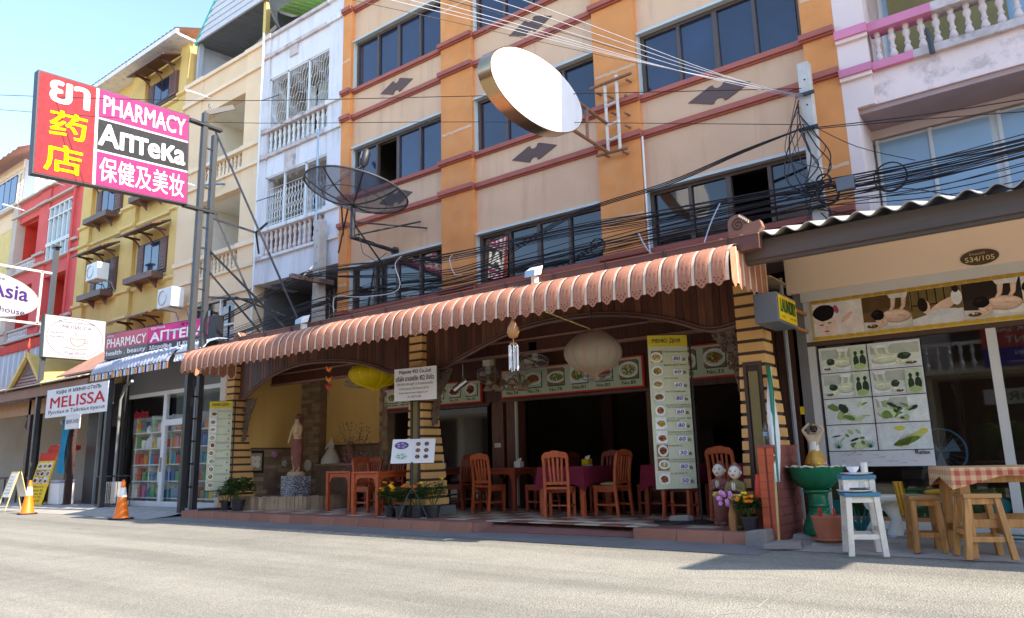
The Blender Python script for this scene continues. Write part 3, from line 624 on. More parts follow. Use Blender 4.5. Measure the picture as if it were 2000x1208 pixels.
part(MB().box(xl, xr, 13.0, 20, 2.5, 12.3), 'body', 'red_plaster', H)
for x, z in [(-34.8, 12.0), (-31, 12.2)]: g = MB(); g.tube((x, 11.55, z), (x-.1, 10.9, z+.1), .02); g.tube((x-.1, 10.9, z+.1), (x-.12, 10.7, z+.1), .04); part(g, 'wall_lamp', 'white_metal', H)
# ================================================================ far house at the left edge
H = E('tiled_roof_house', 'peach house with white gable side and tiled roof at the far left edge', 'building', (-40, 11.7, 0))
part(MB().box(-46, -36.205, 11.7, 20, 2, 12.55), 'wall', 'cream_plaster', H); part(MB().box(-46, -36.6, 11.9, 20, 12.55, 15.0), 'upper_wall', 'siding', H); part(MB().box(-36.6, -35.3, 11.95, 20, 12.6, 14.6), 'side_wall', 'sign_white', H)
for k in range(10): z = 12.6+k*.24; part(MB().hexa([(-46, 11.84, z), (-36.6, 11.84, z), (-36.6, 11.9, z), (-46, 11.9, z), (-46, 11.87, z+.235), (-36.6, 11.87, z+.235), (-36.6, 11.9, z+.235), (-46, 11.9, z+.235)]), 'clapboard', 'cream_trim', H)
W = part(MB().box(-40.5, -36.75, 11.76, 11.84, 12.85, 14.35), 'window', 'alu', H)
for k in range(5): part(MB().box(-40.4+k*.73, -39.75+k*.73, 11.73, 11.77, 12.95, 14.25), 'pane', 'glass_navy', W)
g = MB(); n = 40; vs = [(lerp(-46, -34.9, i/n), y, z+(.08 if i % 2 else 0)) for y, z in ((11.1, 14.85), (16, 17.6)) for i in range(n+1)]
g.add(vs, [(i, i+1, n+2+i, n+1+i) for i in range(n)]); part(g, 'roof', 'roof_tile', H)
for z in (12.55, 9.4): part(MB().box(-46, -36.25, 11.5, 11.7, z-.1, z), 'cornice', 'stone_trim', H)
room(H, -40, -36.6, 11.68, 11.69, 9.5, 11.6, 'roof_yellow')
# ================================================================ pink townhouse
H = E('pink_townhouse', 'pale pink townhouse with mouldy balcony balustrade above the massage shop', 'building', (.5, 11.7, 0))
xl, xr = -2.227, 11.2
part(MB().box(xl, -1.79, 11.6, 12.0, 6.2, 12.6), 'pilaster', 'pink_plaster', H); part(MB().box(xl, -2.04, 11.6, 12.6, 3.0, 6.2), 'pilaster', 'pink_plaster', H)
part(MB().box(-1.79, xr, 11.66, 12.0, 6.2, 6.72), 'balcony_wall', 'pink_stained', H)
for z0, z1, m in [(6.72, 6.84, 'pink_band'), (7.36, 7.5, 'pink_band')]:
    part(MB().box(xl, -1.76, 11.5, 11.6, z0, z1), 'band', m, H); part(MB().box(-1.758, -1.2 if z0 < 7 else -.9, 11.57, 11.85, z0, z1), 'band', m, H); part(MB().box(-1.2 if z0 < 7 else -.9, xr, 11.572, 11.85, z0, z1), 'band', 'mould_concrete', H)
    part(MB().box(xl, -1.77, 11.54, 11.6, z0-.06, z0), 'band', 'pink_plaster', H)
balusters(H, -1.76, 1.4, 11.72, 6.84, .52, 16, 'baluster_pink', 1.0)
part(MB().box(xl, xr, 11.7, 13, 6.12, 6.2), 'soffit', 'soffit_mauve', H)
part(MB().box(xl, xr, 12.0, 13, 6.201, 6.8), 'balcony_floor', 'concrete', H)
part(MB().box(xl, xr, 12.95, 13.2, 6.2, 13), 'balcony_back', 'pink_plaster', H); part(MB().box(xl, -1.9, 12.0, 12.95, 6.8, 13), 'side_wall', 'pink_plaster', H)
W = part(MB().box(-1.75, 4, 12.86, 12.94, 6.8, 9.2), 'balcony_door', 'alu', H)
for k in range(5): part(MB().box(-1.68+k*1.1, -.7+k*1.1, 12.83, 12.87, 7.0, 9.1), 'pane', 'bluegrey_pane', W)
part(MB().box(-1.6, 0, 12.78, 12.82, 7.2, 9.0), 'door_curtain', 'pillar_panel', H)
part(MB().box(-2.04, xr, 12.5, 12.7, 5.98, 6.12), 'lintel', 'pink_plaster', H); part(MB().box(-2.04, xr, 12.62, 12.8, 3, 5.98), 'wall', 'pink_plaster', H)
W = part(MB().box(-1.99, 2.4, 12.53, 12.6, 4.2, 5.95), 'window', 'alu', H)
for k, (a, b) in enumerate([(-1.95, -1.27), (-1.2, -.45), (-.3, .4), (.5, 1.3), (1.4, 2.2)]):
    part(MB().box(a, b, 12.51, 12.53, 4.25, 5.9), 'pane', 'bluegrey_pane', W); part(MB().box(a-.05, a, 12.49, 12.53, 4.2, 5.95), 'mullion', 'alu', W)
part(MB().box(xl, xr, 13.2, 20, 0, 13.2), 'body', 'pink_plaster', H); part(MB().box(xl, xr, 11.6, 12, 12.6, 13.6), 'parapet', 'pink_plaster', H)
part(MB().box(xl, xr, 11.7, 13.2, 9.4, 9.5), 'upper_soffit', 'soffit_mauve', H)
part(MB().path([(-.98, 11.5, 7.06), (-.96, 11.48, 6.86), (-.95, 11.5, 6.66)], [.03, .035, .04], 8), 'drain_spout', 'dark_metal', H, 50)
# ================================================================ restaurant terrace
FZ = .15
g = MB()
for x0, x1, y0 in [(-15.45, -7.3, 8.62), (-7.3, -4.8, 9.3), (-4.8, -3.05, 8.84)]: g.box(x0, x1, y0, 11.4, -.05, FZ-.012)
g.hexa([(-7.3, 8.72, -.05), (-4.8, 8.9, -.05), (-4.8, 9.3, -.05), (-7.3, 9.3, -.05), (-7.3, 8.72, .02), (-4.8, 8.9, .02), (-4.8, 9.3, .128), (-7.3, 9.3, .128)])
terr = struct(g, 'terrace_floor', 'tile_red')
tm = [mesh_of(MB().box(-.197, .197, -.197, .197, 0, .012), 'floor_tile', (0, 0, 0), m) for m in ('tile_cream', 'tile_brown')]
for i in range(31):
    for j in range(6):
        inst(tm[(i+j) % 2], terr, (-15.2+i*.4, 9.2+j*.4, FZ-.012), name='floor_tile')
em = mesh_of(MB().box(-.197, .197, -.14, .14, 0, .012), 'edge_tile', (0, 0, 0), 'tile_red')
km = mesh_of(MB().box(-.297, .297, -.02, 0, .006, FZ-.004), 'kerb_tile', (0, 0, 0), 'kerb_tile')
for i in range(20): inst(em, terr, (-15.22+i*.4, 8.80, FZ-.012), name='edge_tile')
for i in range(4): inst(em, terr, (-4.58+i*.4, 8.98, FZ-.012), name='edge_tile', scale=(1, .9, 1))
for i in range(13): inst(km, terr, (-15.1+i*.62, 8.62, 0), name='kerb_tile', scale=(1.03, 1, 1))
for i in range(3): inst(km, terr, (-4.48+i*.6, 8.84, 0), name='kerb_tile')
part(MB().box(-7.1, -4.82, 9.301, 9.36, .13, .158), 'threshold_strip', 'tile_cream', terr)
rm = mesh_of(MB().add([(0, 0, 0), (.41, .028, 0), (.41, .56, .11), (0, .56, .112)], [(0, 1, 2, 3)]), 'ramp_tile', (0, 0, 0), 'tile_red')
for i in range(6): inst(rm, terr, (-7.29+i*.415, 8.725+i*.029, .024), name='ramp_tile', scale=(.985, 1-.05*i, 1))
RS = E('restaurant_building', 'open wooden restaurant front with arched plank fascia and black and yellow striped pillars', 'building', (-9.2, 10.2, 0))
# side and back walls
part(MB().box(-15.05, -14.9, 9.45, 11.55, 1.42, 3.3), 'side_wall', 'alcove_yellow', RS); part(MB().box(-15.05, -14.9, 9.45, 11.55, .0, 1.42), 'side_dado', 'slate_dark', RS)
part(MB().box(-14.2, -12.27, 11.4, 11.55, 1.45, 3.3), 'back_wall', 'alcove_yellow', RS); part(MB().box(-14.2, -12.27, 11.38, 11.55, 0, 1.45), 'back_dado', 'slate_dark', RS)
part(MB().box(-14.9, -12.27, 11.36, 11.4, 1.43, 1.47), 'dado_rail', 'brown_wood', RS); part(MB().box(-14.9, -14.87, 9.5, 11.3, 1.4, 1.44), 'dado_rail', 'brown_wood', RS)
def slatestack(x0, x1, y0, y1, z0, z1, n, name):
    W = part(MB().box(x0+.02, x1-.02, y0+.02, y1, z0, z1), name, 'slate_dark', RS); h = (z1-z0)/n
    for i in range(n):
        xs = [x0]+sorted(lerp(x0, x1, random.uniform(.25, .75)) for _ in range(2))+[x1]
        for a, b in zip(xs, xs[1:]):
            if b-a < .03: continue
            d = random.uniform(0, .015); part(MB().box(a+.003, b-.003, y0-d, y0+.03, z0+i*h+.004, z0+(i+1)*h-.004), 'stone', random.choice(['slate', 'slate_dark']), W)
slatestack(-14.9, -14.22, 11.2, 11.55, .15, 3.3, 34, 'stone_pier'); slatestack(-12.27, -12.02, 11.3, 11.55, .15, 3.3, 30, 'stone_pier')
for i in range(14):  # courses on the lower side wall
    for k in range(5):
        y = 9.5+k*.36+(i % 2)*.1; part(MB().box(-14.9, -14.885+random.uniform(0, .01), y, min(y+.35, 11.2), .16+i*.09, .16+i*.09+.083), 'stone', random.choice(['slate', 'slate_dark']), RS)
for k, (a, b) in enumerate([(-9.14, -8.86), (-8.78, -8.5), (-5.78, -5.5), (-5.46, -5.1), (-3.98, -3.2)]):
    part(MB().box(a, b, 11.36, 11.6, .15, 2.15), 'wood_post', random.choice(['plank_a', 'plank_c']), RS)
for k in range(4): part(MB().box(-5.1+k*.05, -5.07+k*.05, 11.2, 11.5, .15, 2.1), 'folding_door_leaf', 'brown_wood', RS)
part(MB().box(-12.02, -3.2, 11.37, 11.6, 2.15, 3.3), 'lintel_wall', 'plank_b', RS)
part(MB().box(-12.0, -9.16, 11.3, 11.36, 2.09, 2.15), 'track_rail', 'plank_a', RS); part(MB().box(-8.9, -5.1, 11.3, 11.36, 2.13, 2.18), 'track_rail', 'brown_wood', RS)
part(MB().box(-11.0, -9.3, 11.42, 11.46, .2, 2.1), 'folded_glass_door', 'glass_dark', RS)
part(MB().box(-8.53, -8.5, 11.3, 11.36, .2, 2.13), 'door_edge', 'alu', RS)
sw = part(MB().box(-9.06, -8.92, 11.33, 11.36, 1.28, 1.36), 'switch_plate', 'plaster_cream', RS); part(MB().box(-9.04, -9.0, 11.322, 11.33, 1.3, 1.34), 'switch', 'alu', sw); part(MB().box(-8.97, -8.94, 11.322, 11.33, 1.3, 1.34), 'switch', 'alu', sw)
# dining room behind the openings
g = MB(); x0, x1, y0, y1, z0, z1 = -12.4, -3.0, 11.56, 16.5, .14, 2.9
g.add([(x0, y0, z0), (x1, y0, z0), (x1, y1, z0), (x0, y1, z0), (x0, y0, z1), (x1, y0, z1), (x1, y1, z1), (x0, y1, z1)], [(4, 7, 6, 5), (1, 5, 6, 2), (2, 6, 7, 3), (3, 7, 4, 0)]); part(g, 'dining_room', 'interior_dark', RS)
part(MB().box(-12.4, -3.0, 11.4, 16.5, .1, .14), 'dining_floor', 'interior_floor', RS)
for x in (-10.6, -8.2, -6.4, -4.4): part(MB().box(x, x+.25, 14, 14.25, .14, 2.9), 'inner_post', 'plank_a', RS)
for x, w_, h_ in [(-9.8, 1.2, 1.1), (-7.2, .9, 1.6), (-5.2, 1.0, 1.2)]: part(MB().box(x, x+w_, 15.4, 15.9, .14, h_), 'cabinet', 'plank_b', RS)
part(MB().box(-7.8, -7.62, 16.4, 16.48, 1.75, 1.8), 'picture_lamp', 'gold', RS); part(MB().box(-5.9, -4.9, 16.42, 16.48, 1.3, 1.9), 'picture', 'shop_brown', RS)
# ceiling boards under the roof and a cross beam
for i in range(58): x = -15.0+i*.208; part(MB().box(x, x+.2, 9.5, 11.36, 3.31, 3.33), 'ceiling_board', 'slate_dark' if i % 3 else 'slate', RS)
part(MB().box(-14.85, -3.2, 10.3, 10.36, 2.88, 3.3), 'cross_beam', 'plank_b', RS); part(MB().box(-14.85, -3.2, 10.27, 10.39, 2.84, 2.88), 'beam_trim', 'tile_red', RS); part(MB().box(-14.85, -3.2, 10.27, 10.3, 3.08, 3.11), 'beam_trim', 'tile_red', RS)
# arched plank fascia
def arch(pts, x):
    for (a, za), (b, zb) in zip(pts, pts[1:]):
        if a <= x <= b: t = (x-a)/(b-a); return lerp(za, zb, t)
    return pts[0][1] if x < pts[0][0] else pts[-1][1]
def smooth(pts):
    out = []
    for i in range(len(pts)-1):
        p0, p1, p2, p3 = pts[max(i-1, 0)], pts[i], pts[i+1], pts[min(i+2, len(pts)-1)]
        for k in range(6):
            t = k/6; out.append(tuple(.5*((2*p1[d])+(-p0[d]+p2[d])*t+(2*p0[d]-5*p1[d]+4*p2[d]-p3[d])*t*t+(-p0[d]+3*p1[d]-3*p2[d]+p3[d])*t**3) for d in (0, 1)))
    return out+[pts[-1]]
A1 = smooth([(-14.75, 2.52), (-14.5, 2.55), (-14.0, 2.78), (-13.3, 2.99), (-12.5, 3.08), (-11.6, 3.04), (-10.8, 2.93), (-10.2, 2.76), (-9.95, 2.67), (-9.4, 2.66)])
A2 = smooth([(-9.05, 2.63), (-8.6, 2.65), (-8.2, 2.77), (-7.6, 2.96), (-7.0, 3.1), (-6.3, 3.16), (-5.6, 3.15), (-4.9, 3.05), (-4.3, 2.89), (-3.8, 2.7), (-3.4, 2.73)])
for A, xa, xb in ((A1, -14.75, -9.4), (A2, -9.05, -3.4)):
    n = int((xb-xa)/.105); d = (xb-xa)/n
    for i in range(n):
        a, b = xa+i*d+.003, xa+(i+1)*d-.003; za, zb = arch(A, a), arch(A, b); off = random.uniform(0, .006)
        part(MB().hexa([(a, 9.42-off, za), (b, 9.42-off, zb), (b, 9.45, zb), (a, 9.45, za), (a, 9.42-off, 3.62), (b, 9.42-off, 3.62), (b, 9.45, 3.62), (a, 9.45, 3.62)]), 'plank', random.choice(['plank_a', 'plank_b', 'plank_b', 'plank_c']), RS)
    part(MB().box(xa, xb, 9.452, 9.49, 3.2, 3.62), 'plank_backing', 'plank_b', RS)
    g = MB(); g.path([(x, 9.42, z-.012) for x, z in A], .03, 6); part(g, 'arch_trim', 'brown_wood', RS, 40)
    g = MB(); g.path([(x, 9.40, z+.03) for x, z in A], .012, 6); part(g, 'arch_bead', 'brown_wood', RS, 40)
# striped pillars
def pillar(xa, xb, plinth=True, panel=True):
    """slender above, flaring towards the base; pale courses stand proud of dark ones"""
    yf = 9.3; z0 = .3 if plinth else .15; zt = 3.55; cx = (xa+xb)/2; hw = (xb-xa)/2
    def wid(z): return hw+.09*max(0, (2.3-z)/2.0)
    def dep(z): return .22 if z > 2.62 else .3+.28*max(0, (2.6-z)/2.3)
    gc = MB(); zs = [z0+k*(zt-z0)/24 for k in range(25)]
    for za, zb in zip(zs, zs[1:]):
        zm = (za+zb)/2; wa = wid(zm)-.018; gc.box(cx-wa, cx+wa, yf+.018, yf+dep(zm)-.006, za, zb)
    P = part(gc, 'pillar', 'pillar_brown', RS)
    n = 22; h = (zt-z0)/n
    for i in range(n):
        za, zb = z0+i*h+.022, z0+(i+1)*h-.022
        low = panel and .55 < (za+zb)/2 < 2.15
        def blk(fa, fb, full):
            ya, yb = yf, yf+dep((za+zb)/2)+.012; wa, wb = wid(za), wid(zb)
            xl0, xr0, xl1, xr1 = cx+wa*fa, cx+wa*fb, cx+wb*fa, cx+wb*fb
            part(MB().hexa([(xl0, ya, za), (xr0, ya, za), (xr0, yb, za), (xl0, yb, za), (xl1, ya, zb), (xr1, ya, zb), (xr1, yb, zb), (xl1, yb, zb)]), 'pale_course', 'pillar_yellow', P)
        if low: blk(-1, -.62, 1); blk(.55, 1, 1)
        else: blk(-1, 1, 1)
    if panel:
        part(MB().box(cx-.26*hw-.02, cx+.2*hw+.02, yf-.004, yf+.03, .62, 2.08), 'inset_panel', 'pillar_panel', P)
        f = MB(); a, b = cx-.56*hw-.03, cx+.5*hw+.03
        f.box(a, a+.04, yf-.015, yf+.03, .55, 2.15); f.box(b-.04, b, yf-.015, yf+.03, .55, 2.15); f.box(a, b, yf-.014, yf+.03, .5, .55); f.box(a, b, yf-.014, yf+.03, 2.15, 2.2); part(f, 'panel_frame', 'pillar_brown', P)
    if plinth: part(MB().box(cx-hw-.16, cx+hw+.16, yf-.05, yf+.68, FZ, z0), 'plinth', 'mid_metal', P)
pillar(-9.34, -9.03); pillar(-3.38, -3.04, False); pillar(-15.12, -14.78, False)
# roof, gutter
part(MB().hexa([(-15.4, 8.2, 3.44), (-2.75, 8.2, 3.44), (-2.75, 11.58, 4.4), (-15.4, 11.58, 4.4), (-15.4, 8.2, 3.48), (-2.75, 8.2, 3.48), (-2.75, 11.58, 4.45), (-15.4, 11.58, 4.45)]), 'roof', 'roof_brown', RS)
gt = part(MB().box(-13.0, -2.6, 8.1, 8.23, 3.33, 3.5), 'gutter', 'gutter_brown', RS)
for i in range(13): x = -12.8+i*.82; part(MB().box(x, x+.035, 8.085, 8.1, 3.31, 3.51), 'gutter_clip', 'pillar_brown', gt)
part(MB().box(-13.0, -2.6, 8.09, 8.24, 3.5, 3.515), 'gutter_lip', 'roof_brown', gt)
# scrolled roof ends
def scroll(x, z, s, nm):
    g = MB(); pts = [(0, 0), (.0, .28)]+[(.2-.2*math.cos(a), .28+.16*math.sin(a)) for a in [R(k*20) for k in range(1, 8)]]+[(.52, .22), (.66, .24), (.7, .1), (.62, 0)]
    g.prism([(p[0]*s, p[1]*s) for p in pts], (x, 8.95, z), X3, Z3, (0, .12, 0)); S_ = part(g, 'roof_scroll', 'roof_brown', RS)
    t = [(x+.22*s+.15*s*(1-k/30)*math.cos(k*.45), 8.94, z+.22*s+.15*s*(1-k/30)*math.sin(k*.45)) for k in range(28)]
    part(MB().path(t, .012*s, 5), 'scroll_line', 'pillar_brown', S_)
    for k in range(6): part(MB().box(x+.25*s+k*.035*s, x+.27*s+k*.035*s, 8.93, 8.95, z+(.36-.03*k)*s, z+(.42-.03*k)*s), 'scroll_tooth', 'tile_cream', S_)
scroll(-3.25, 3.78, .62, 'a'); scroll(-14.35, 3.55, .75, 'b')
# carved brackets beside the pillars
def carved(x, z, dirx, s=1.0):
    g = MB(); random.seed(int(abs(x)*100))
    for k in range(46):
        t = random.random(); r_ = random.random(); px_ = x+dirx*(.02+.42*s*(1-t)**1.2*r_); pz_ = z-.9*s*t
        a0 = random.uniform(0, 6.28); q = random.uniform(.03, .06)*s
        g.path([(px_+q*(1-i/9)*math.cos(a0+i*.7), 9.52+random.uniform(-.03, .03), pz_+q*(1-i/9)*math.sin(a0+i*.7)) for i in range(9)], [.017*s]*8+[.008], 5)
    pl = [(0, 0), (dirx*.42*s, 0), (dirx*.3*s, -.22*s), (dirx*.16*s, -.4*s), (dirx*.07*s, -.9*s), (0, -.9*s)]
    g.prism(pl, (x, 9.53, z), X3, Z3, (0, .03, 0)); part(g, 'carved_bracket', 'carved', RS)
carved(-3.42, 2.72, -1, 1.0); carved(-8.98, 2.62, 1, 1.05); carved(-14.7, 2.5, 1, 1.0)
# ---------------------------------------------------------------- salmon awning
AW = E('scalloped_awning', 'salmon and white ribbed metal awning with scalloped edge along the restaurant', 'awning', (-8.6, 7.9, 2.9))
prof = [(8.112, 3.404), (8.038, 3.4), (7.954, 3.372), (7.88, 3.325), (7.815, 3.26), (7.773, 3.186), (7.755, 3.093), (7.75, 3.01)]
NS = 56; xa, xb = -14.275, -2.859; d = (xb-xa)/NS
def strip_mesh(w0, w1, zb, dots):
    g = MB(); xs = [w0, lerp(w0, w1, .18), lerp(w0, w1, .34), lerp(w0, w1, .5), lerp(w0, w1, .66), lerp(w0, w1, .82), w1]; rib = [0, -.012, -.003, -.014, -.003, -.012, 0]
    bot = [.055, .045, .015, 0, .015, .045, .055]; vs = []; k = len(xs)
    for (y, z) in prof:
        for i, x in enumerate(xs): vs.append((x, y+rib[i], z-rib[i]*.6))
    for i, x in enumerate(xs): vs.append((x, 7.75+rib[i], zb+bot[i]*1.03))
    fs = [(r_*k+i, r_*k+i+1, (r_+1)*k+i+1, (r_+1)*k+i) for r_ in range(len(prof)) for i in range(k-1)]
    g.add(vs, fs, S(188, 128, 102))
    if dots:
        for fx, z in [(0.2, 2.982), (0.8, 2.982), (0.5, 2.973), (0.32, 2.949), (0.68, 2.949), (0.5, 2.917)]:
            x = lerp(w0, w1, fx); g.add([(x-.009, 7.733, z), (x, 7.733, z-.013), (x+.009, 7.733, z), (x, 7.733, z+.013)], [(0, 1, 2, 3)], S(96, 52, 40))
    return g
sm = mesh_of(strip_mesh(-d*.41, d*.41, 2.880, True), 'awning_strip', (0, 0, 0), 'print', 60)
wm_ = MB(); xs = [-d*.085, d*.085]
wm_.add([(x, y-.006, z+.004) for y, z in prof for x in xs]+[(x, 7.744, 2.931) for x in xs], [(2*i, 2*i+1, 2*i+3, 2*i+2) for i in range(len(prof))])
wm = mesh_of(wm_, 'awning_seam', (0, 0, 0), 'awning_white', 60)
for i in range(NS):
    for me, nm, off in ((sm, 'awning_strip', .5), (wm, 'awning_seam', 1.0)):
        o = bpy.data.objects.new(nm, me); col.objects.link(o); o.parent = AW; o.location = (xa+d*(i+off)-BASE[AW].x, -BASE[AW].y+random.uniform(-.004, .004), -BASE[AW].z+random.uniform(-.005, .004)+.008*math.sin(i*.37))
# returns at both ends
for xe, sg in ((-2.84, 1), (-14.29, -1)):
    for k in range(6):
        y = 7.82+k*.2; g = MB(); x = xe
        g.add([(x, y, 3.32), (x, y+.17, 3.37), (x, y+.17, 2.96), (x, y+.13, 2.91), (x, y+.085, 2.88), (x, y+.04, 2.91), (x, y, 2.96)], [(0, 1, 2, 3, 4, 5, 6)], S(188, 128, 102)); part(g, 'end_strip', 'print', AW)
        part(MB().box(x-.005, x+.005, y+.17, y+.2, 2.94, 3.37), 'end_seam', 'awning_white', AW)
# ================================================================ chairs
def make_chair(m, label, cushion=False):
    o = E('dining_chair', label, 'chair', (0, 0, -50), 'wooden dining chairs on the terrace')
    P = lambda g, n, mm=m, b=.006: part(g, n, mm, o, None, b, local=True)
    P(MB().hexa([(-.22, -.22, .43), (.22, -.22, .43), (.19, .2, .43), (-.19, .2, .43), (-.22, -.22, .465), (.22, -.22, .465), (.19, .2, .465), (-.19, .2, .465)]), 'seat')
    for s in (-1, 1):
        g = MB(); g.hexa([(s*.19-.022, -.21, 0), (s*.19+.022, -.21, 0), (s*.19+.022, -.166, 0), (s*.19-.022, -.166, 0), (s*.19-.026, -.215, .43), (s*.19+.026, -.215, .43), (s*.19+.026, -.16, .43), (s*.19-.026, -.16, .43)]); P(g, 'leg')
        g = MB(); pts = [(.235, 0), (.19, .45), (.205, .7), (.25, .93)]
        for (ya, za), (yb, zb) in zip(pts, pts[1:]): g.hexa([(s*.185-.022, ya-.024, za), (s*.185+.022, ya-.024, za), (s*.185+.022, ya+.022, za), (s*.185-.022, ya+.022, za), (s*.185-.022, yb-.024, zb), (s*.185+.022, yb-.024, zb), (s*.185+.022, yb+.022, zb), (s*.185-.022, yb+.022, zb)])
        P(g, 'back_leg')
        P(MB().box(s*.19-.012, s*.19+.012, -.17, .2, .16, .195), 'stretcher'); P(MB().box(s*.19-.014, s*.19+.014, -.165, .17, .37, .43), 'apron')
    P(MB().box(-.17, .17, -.2, -.172, .36, .43), 'apron'); P(MB().box(-.17, .17, .0, .024, .165, .19), 'stretcher')
    cr = [(-.215, .88), (-.205, .95), (-.16, .995), (-.1, 1.0), (-.04, 1.02), (.04, 1.02), (.1, 1.0), (.16, .995), (.205, .95), (.215, .88), (.15, .9), (.06, .915), (-.06, .915), (-.15, .9)]
    P(MB().prism(cr, (0, .232, 0), X3, Z3, (0, .035, 0)), 'crest_rail'); P(MB().box(-.17, .17, .18, .205, .5, .55), 'back_rail')
    for k in range(4):
        x = -.105+k*.07; g = MB(); w_ = .018; g.hexa([(x*.85-w_, .184, .55), (x*.85+w_, .184, .55), (x*.85+w_, .2, .55), (x*.85-w_, .2, .55), (x-w_, .238, .91), (x+w_, .238, .91), (x+w_, .254, .91), (x-w_, .254, .91)]); P(g, 'back_slat')
    if cushion:
        g = MB(); g.ell((0, -.02, .485), (.19, .18, .032), 14, 6); part(g, 'cushion', 'cushion', o, 50, local=True)
    return o
CH = {k: None for k in ('a', 'b', 'c')}
protos = {'a': ('chair_wood', False), 'b': ('chair_wood_dark', False), 'c': ('chair_wood', True)}
def chair(kind, x, y, rz, label):
    if CH[kind] is None:
        o = make_chair(protos[kind][0], label, protos[kind][1]); CH[kind] = o; o.location = (x, y, FZ); o.rotation_euler = (0, 0, R(rz)); return o
    return dup(CH[kind], (x, y, FZ), R(rz), label)
chair('c', -11.9, 10.62, 0, 'chair with pale green cushion behind the leftmost bare table near the statue')
chair('a', -10.82, 9.72, 90, 'bare wooden chair between the two left tables, facing right')
chair('b', -11.15, 10.55, 5, 'chair facing the street behind the gap of the two left tables')
chair('a', -9.8, 9.78, -90, 'chair tucked against the middle striped pillar, facing left')
chair('b', -9.5, 10.8, -90, 'darker chair just right of the middle pillar, side on')
chair('a', -8.45, 10.38, 180, 'chair with its back to the street right of the middle pillar')
chair('b', -7.55, 10.75, -92, 'side-on chair left of the front tablecloth table, facing left')
chair('a', -6.63, 9.9, 201, 'large chair nearest the street in front of the maroon cloth, back turned')
chair('c', -5.98, 10.42, -97, 'cushioned chair at the right end of the front maroon table')
chair('b', -6.45, 11.05, 0, 'chair behind the front maroon table facing the street')
chair('b', -5.5, 10.95, -90, 'chair between the two maroon tables, side on')
chair('a', -4.85, 10.45, 186, 'chair half hidden behind the tall menu banner')
chair('c', -4.1, 10.45, 178, 'cushioned chair right of the menu banner with its back to the street')
chair('b', -3.72, 11.12, 0, 'chair behind the rightmost maroon table near the right pillar')
chair('b', -8.3, 12.6, 0, 'dim chair inside the dining room behind the open doors')
# ================================================================ tables
def make_table(x, y, wx, wy, label, m='table_wood', h=.75, legw=.07):
    o = E('dining_table', label, 'table', (x, y, FZ), 'wooden dining tables on the terrace')
    P = lambda g, n: part(g, n, m, o, None, .006, local=True)
    P(MB().box(-wx/2, wx/2, -wy/2, wy/2, h-.035, h), 'tabletop'); a, b = wx/2-.035, wy/2-.035
    for sx in (-1, 1):
        for sy in (-1, 1): P(MB().box(sx*a-legw/2, sx*a+legw/2, sy*b-legw/2, sy*b+legw/2, 0, h-.036), 'leg')
    def apr(L): return [(-L, 0), (-L, -.17), (-L+.05, -.15), (-L+.07, -.1), (-L+.14, -.075), (L-.14, -.075), (L-.07, -.1), (L-.05, -.15), (L, -.17), (L, 0)]
    for s in (-1, 1):
        P(MB().prism(apr(a-legw/2-.001), (0, s*b-.011, h-.037), X3, Z3, (0, .022, 0)), 'apron'); P(MB().prism(apr(b-legw/2-.001), (s*a-.011, 0, h-.037), Y3, Z3, (.022, 0, 0)), 'apron')
    return o
make_table(-11.65, 10.02, .72, .72, 'leftmost bare wooden table near the statue')
make_table(-10.18, 9.56, .7, 1.05, 'bare wooden table left of the middle striped pillar')
make_table(-10.15, 10.95, .75, .7, 'dark table behind the middle pillar with a tissue box', 'chair_wood_dark')
make_table(-8.48, 10.98, .85, .72, 'bare wooden table right of the middle pillar', 'chair_wood_dark')
make_table(-6.72, 10.5, .84, .84, 'wooden table under the front maroon cloth')
make_table(-5.15, 11.0, .8, .7, 'wooden table under the maroon cloth left of the menu banner', 'chair_wood_dark')
make_table(-3.9, 10.98, .8, .7, 'wooden table under the maroon cloth by the right pillar', 'chair_wood_dark')
def tablecloth(x, y, wx, wy, drop, label, rz=0):
    g = MB(); n = 10; hx, hy = wx/2+.012, wy/2+.012; ring = []
    for (xa, ya), (xb, yb) in zip([(-hx, -hy), (hx, -hy), (hx, hy), (-hx, hy)], [(hx, -hy), (hx, hy), (-hx, hy), (-hx, -hy)]):
        for i in range(n): t = i/n; ring.append((lerp(xa, xb, t), lerp(ya, yb, t), t))
    k = len(ring); z = FZ+.765; vs = [(x+a, y+b, z) for a, b, t in ring]
    rows = 4
    for r_ in range(1, rows+1):
        for i, (a, b, t) in enumerate(ring):
            L = math.hypot(a, b); cr = abs(t-.5)*2; cr = cr**5; ex = .012*math.sin(i*1.9)*r_/rows+.05*cr*r_/rows; dz = drop*(1+.45*cr)*r_/rows
            vs.append((x+a+a/L*ex, y+b+b/L*ex, z-dz))
    fs = [tuple(range(k))]+[(r_*k+i, (r_+1)*k+i, (r_+1)*k+(i+1) % k, r_*k+(i+1) % k) for r_ in range(rows) for i in range(k)]
    g.add(vs, fs); return thing(g, 'tablecloth', 'maroon', label, 'tablecloth', (x, y, z), 'maroon tablecloths', 50)
tablecloth(-6.72, 10.5, .86, .86, .27, 'maroon cloth on the table behind the chair nearest the street')
tablecloth(-5.15, 11.0, .82, .72, .3, 'maroon cloth on the table just left of the tall menu banner')
tablecloth(-3.9, 10.98, .82, .72, .3, 'maroon cloth on the table between banner and right pillar')
def tissue(x, y, z, m, label):
    o = E('tissue_box', label, 'tissue box', (x, y, z), 'tissue boxes on the tables')
    part(MB().box(-.065, .065, -.065, .065, 0, .11), 'box', m, o, bev=.008, local=True)
    g = MB(); g.add([(-.04, -.01, .108), (.04, .01, .108), (.05, .02, .17), (.0, -.03, .155), (-.035, .02, .165)], [(0, 1, 2, 3), (0, 3, 4)]); part(g, 'tissue', 'sign_white', o, local=True)
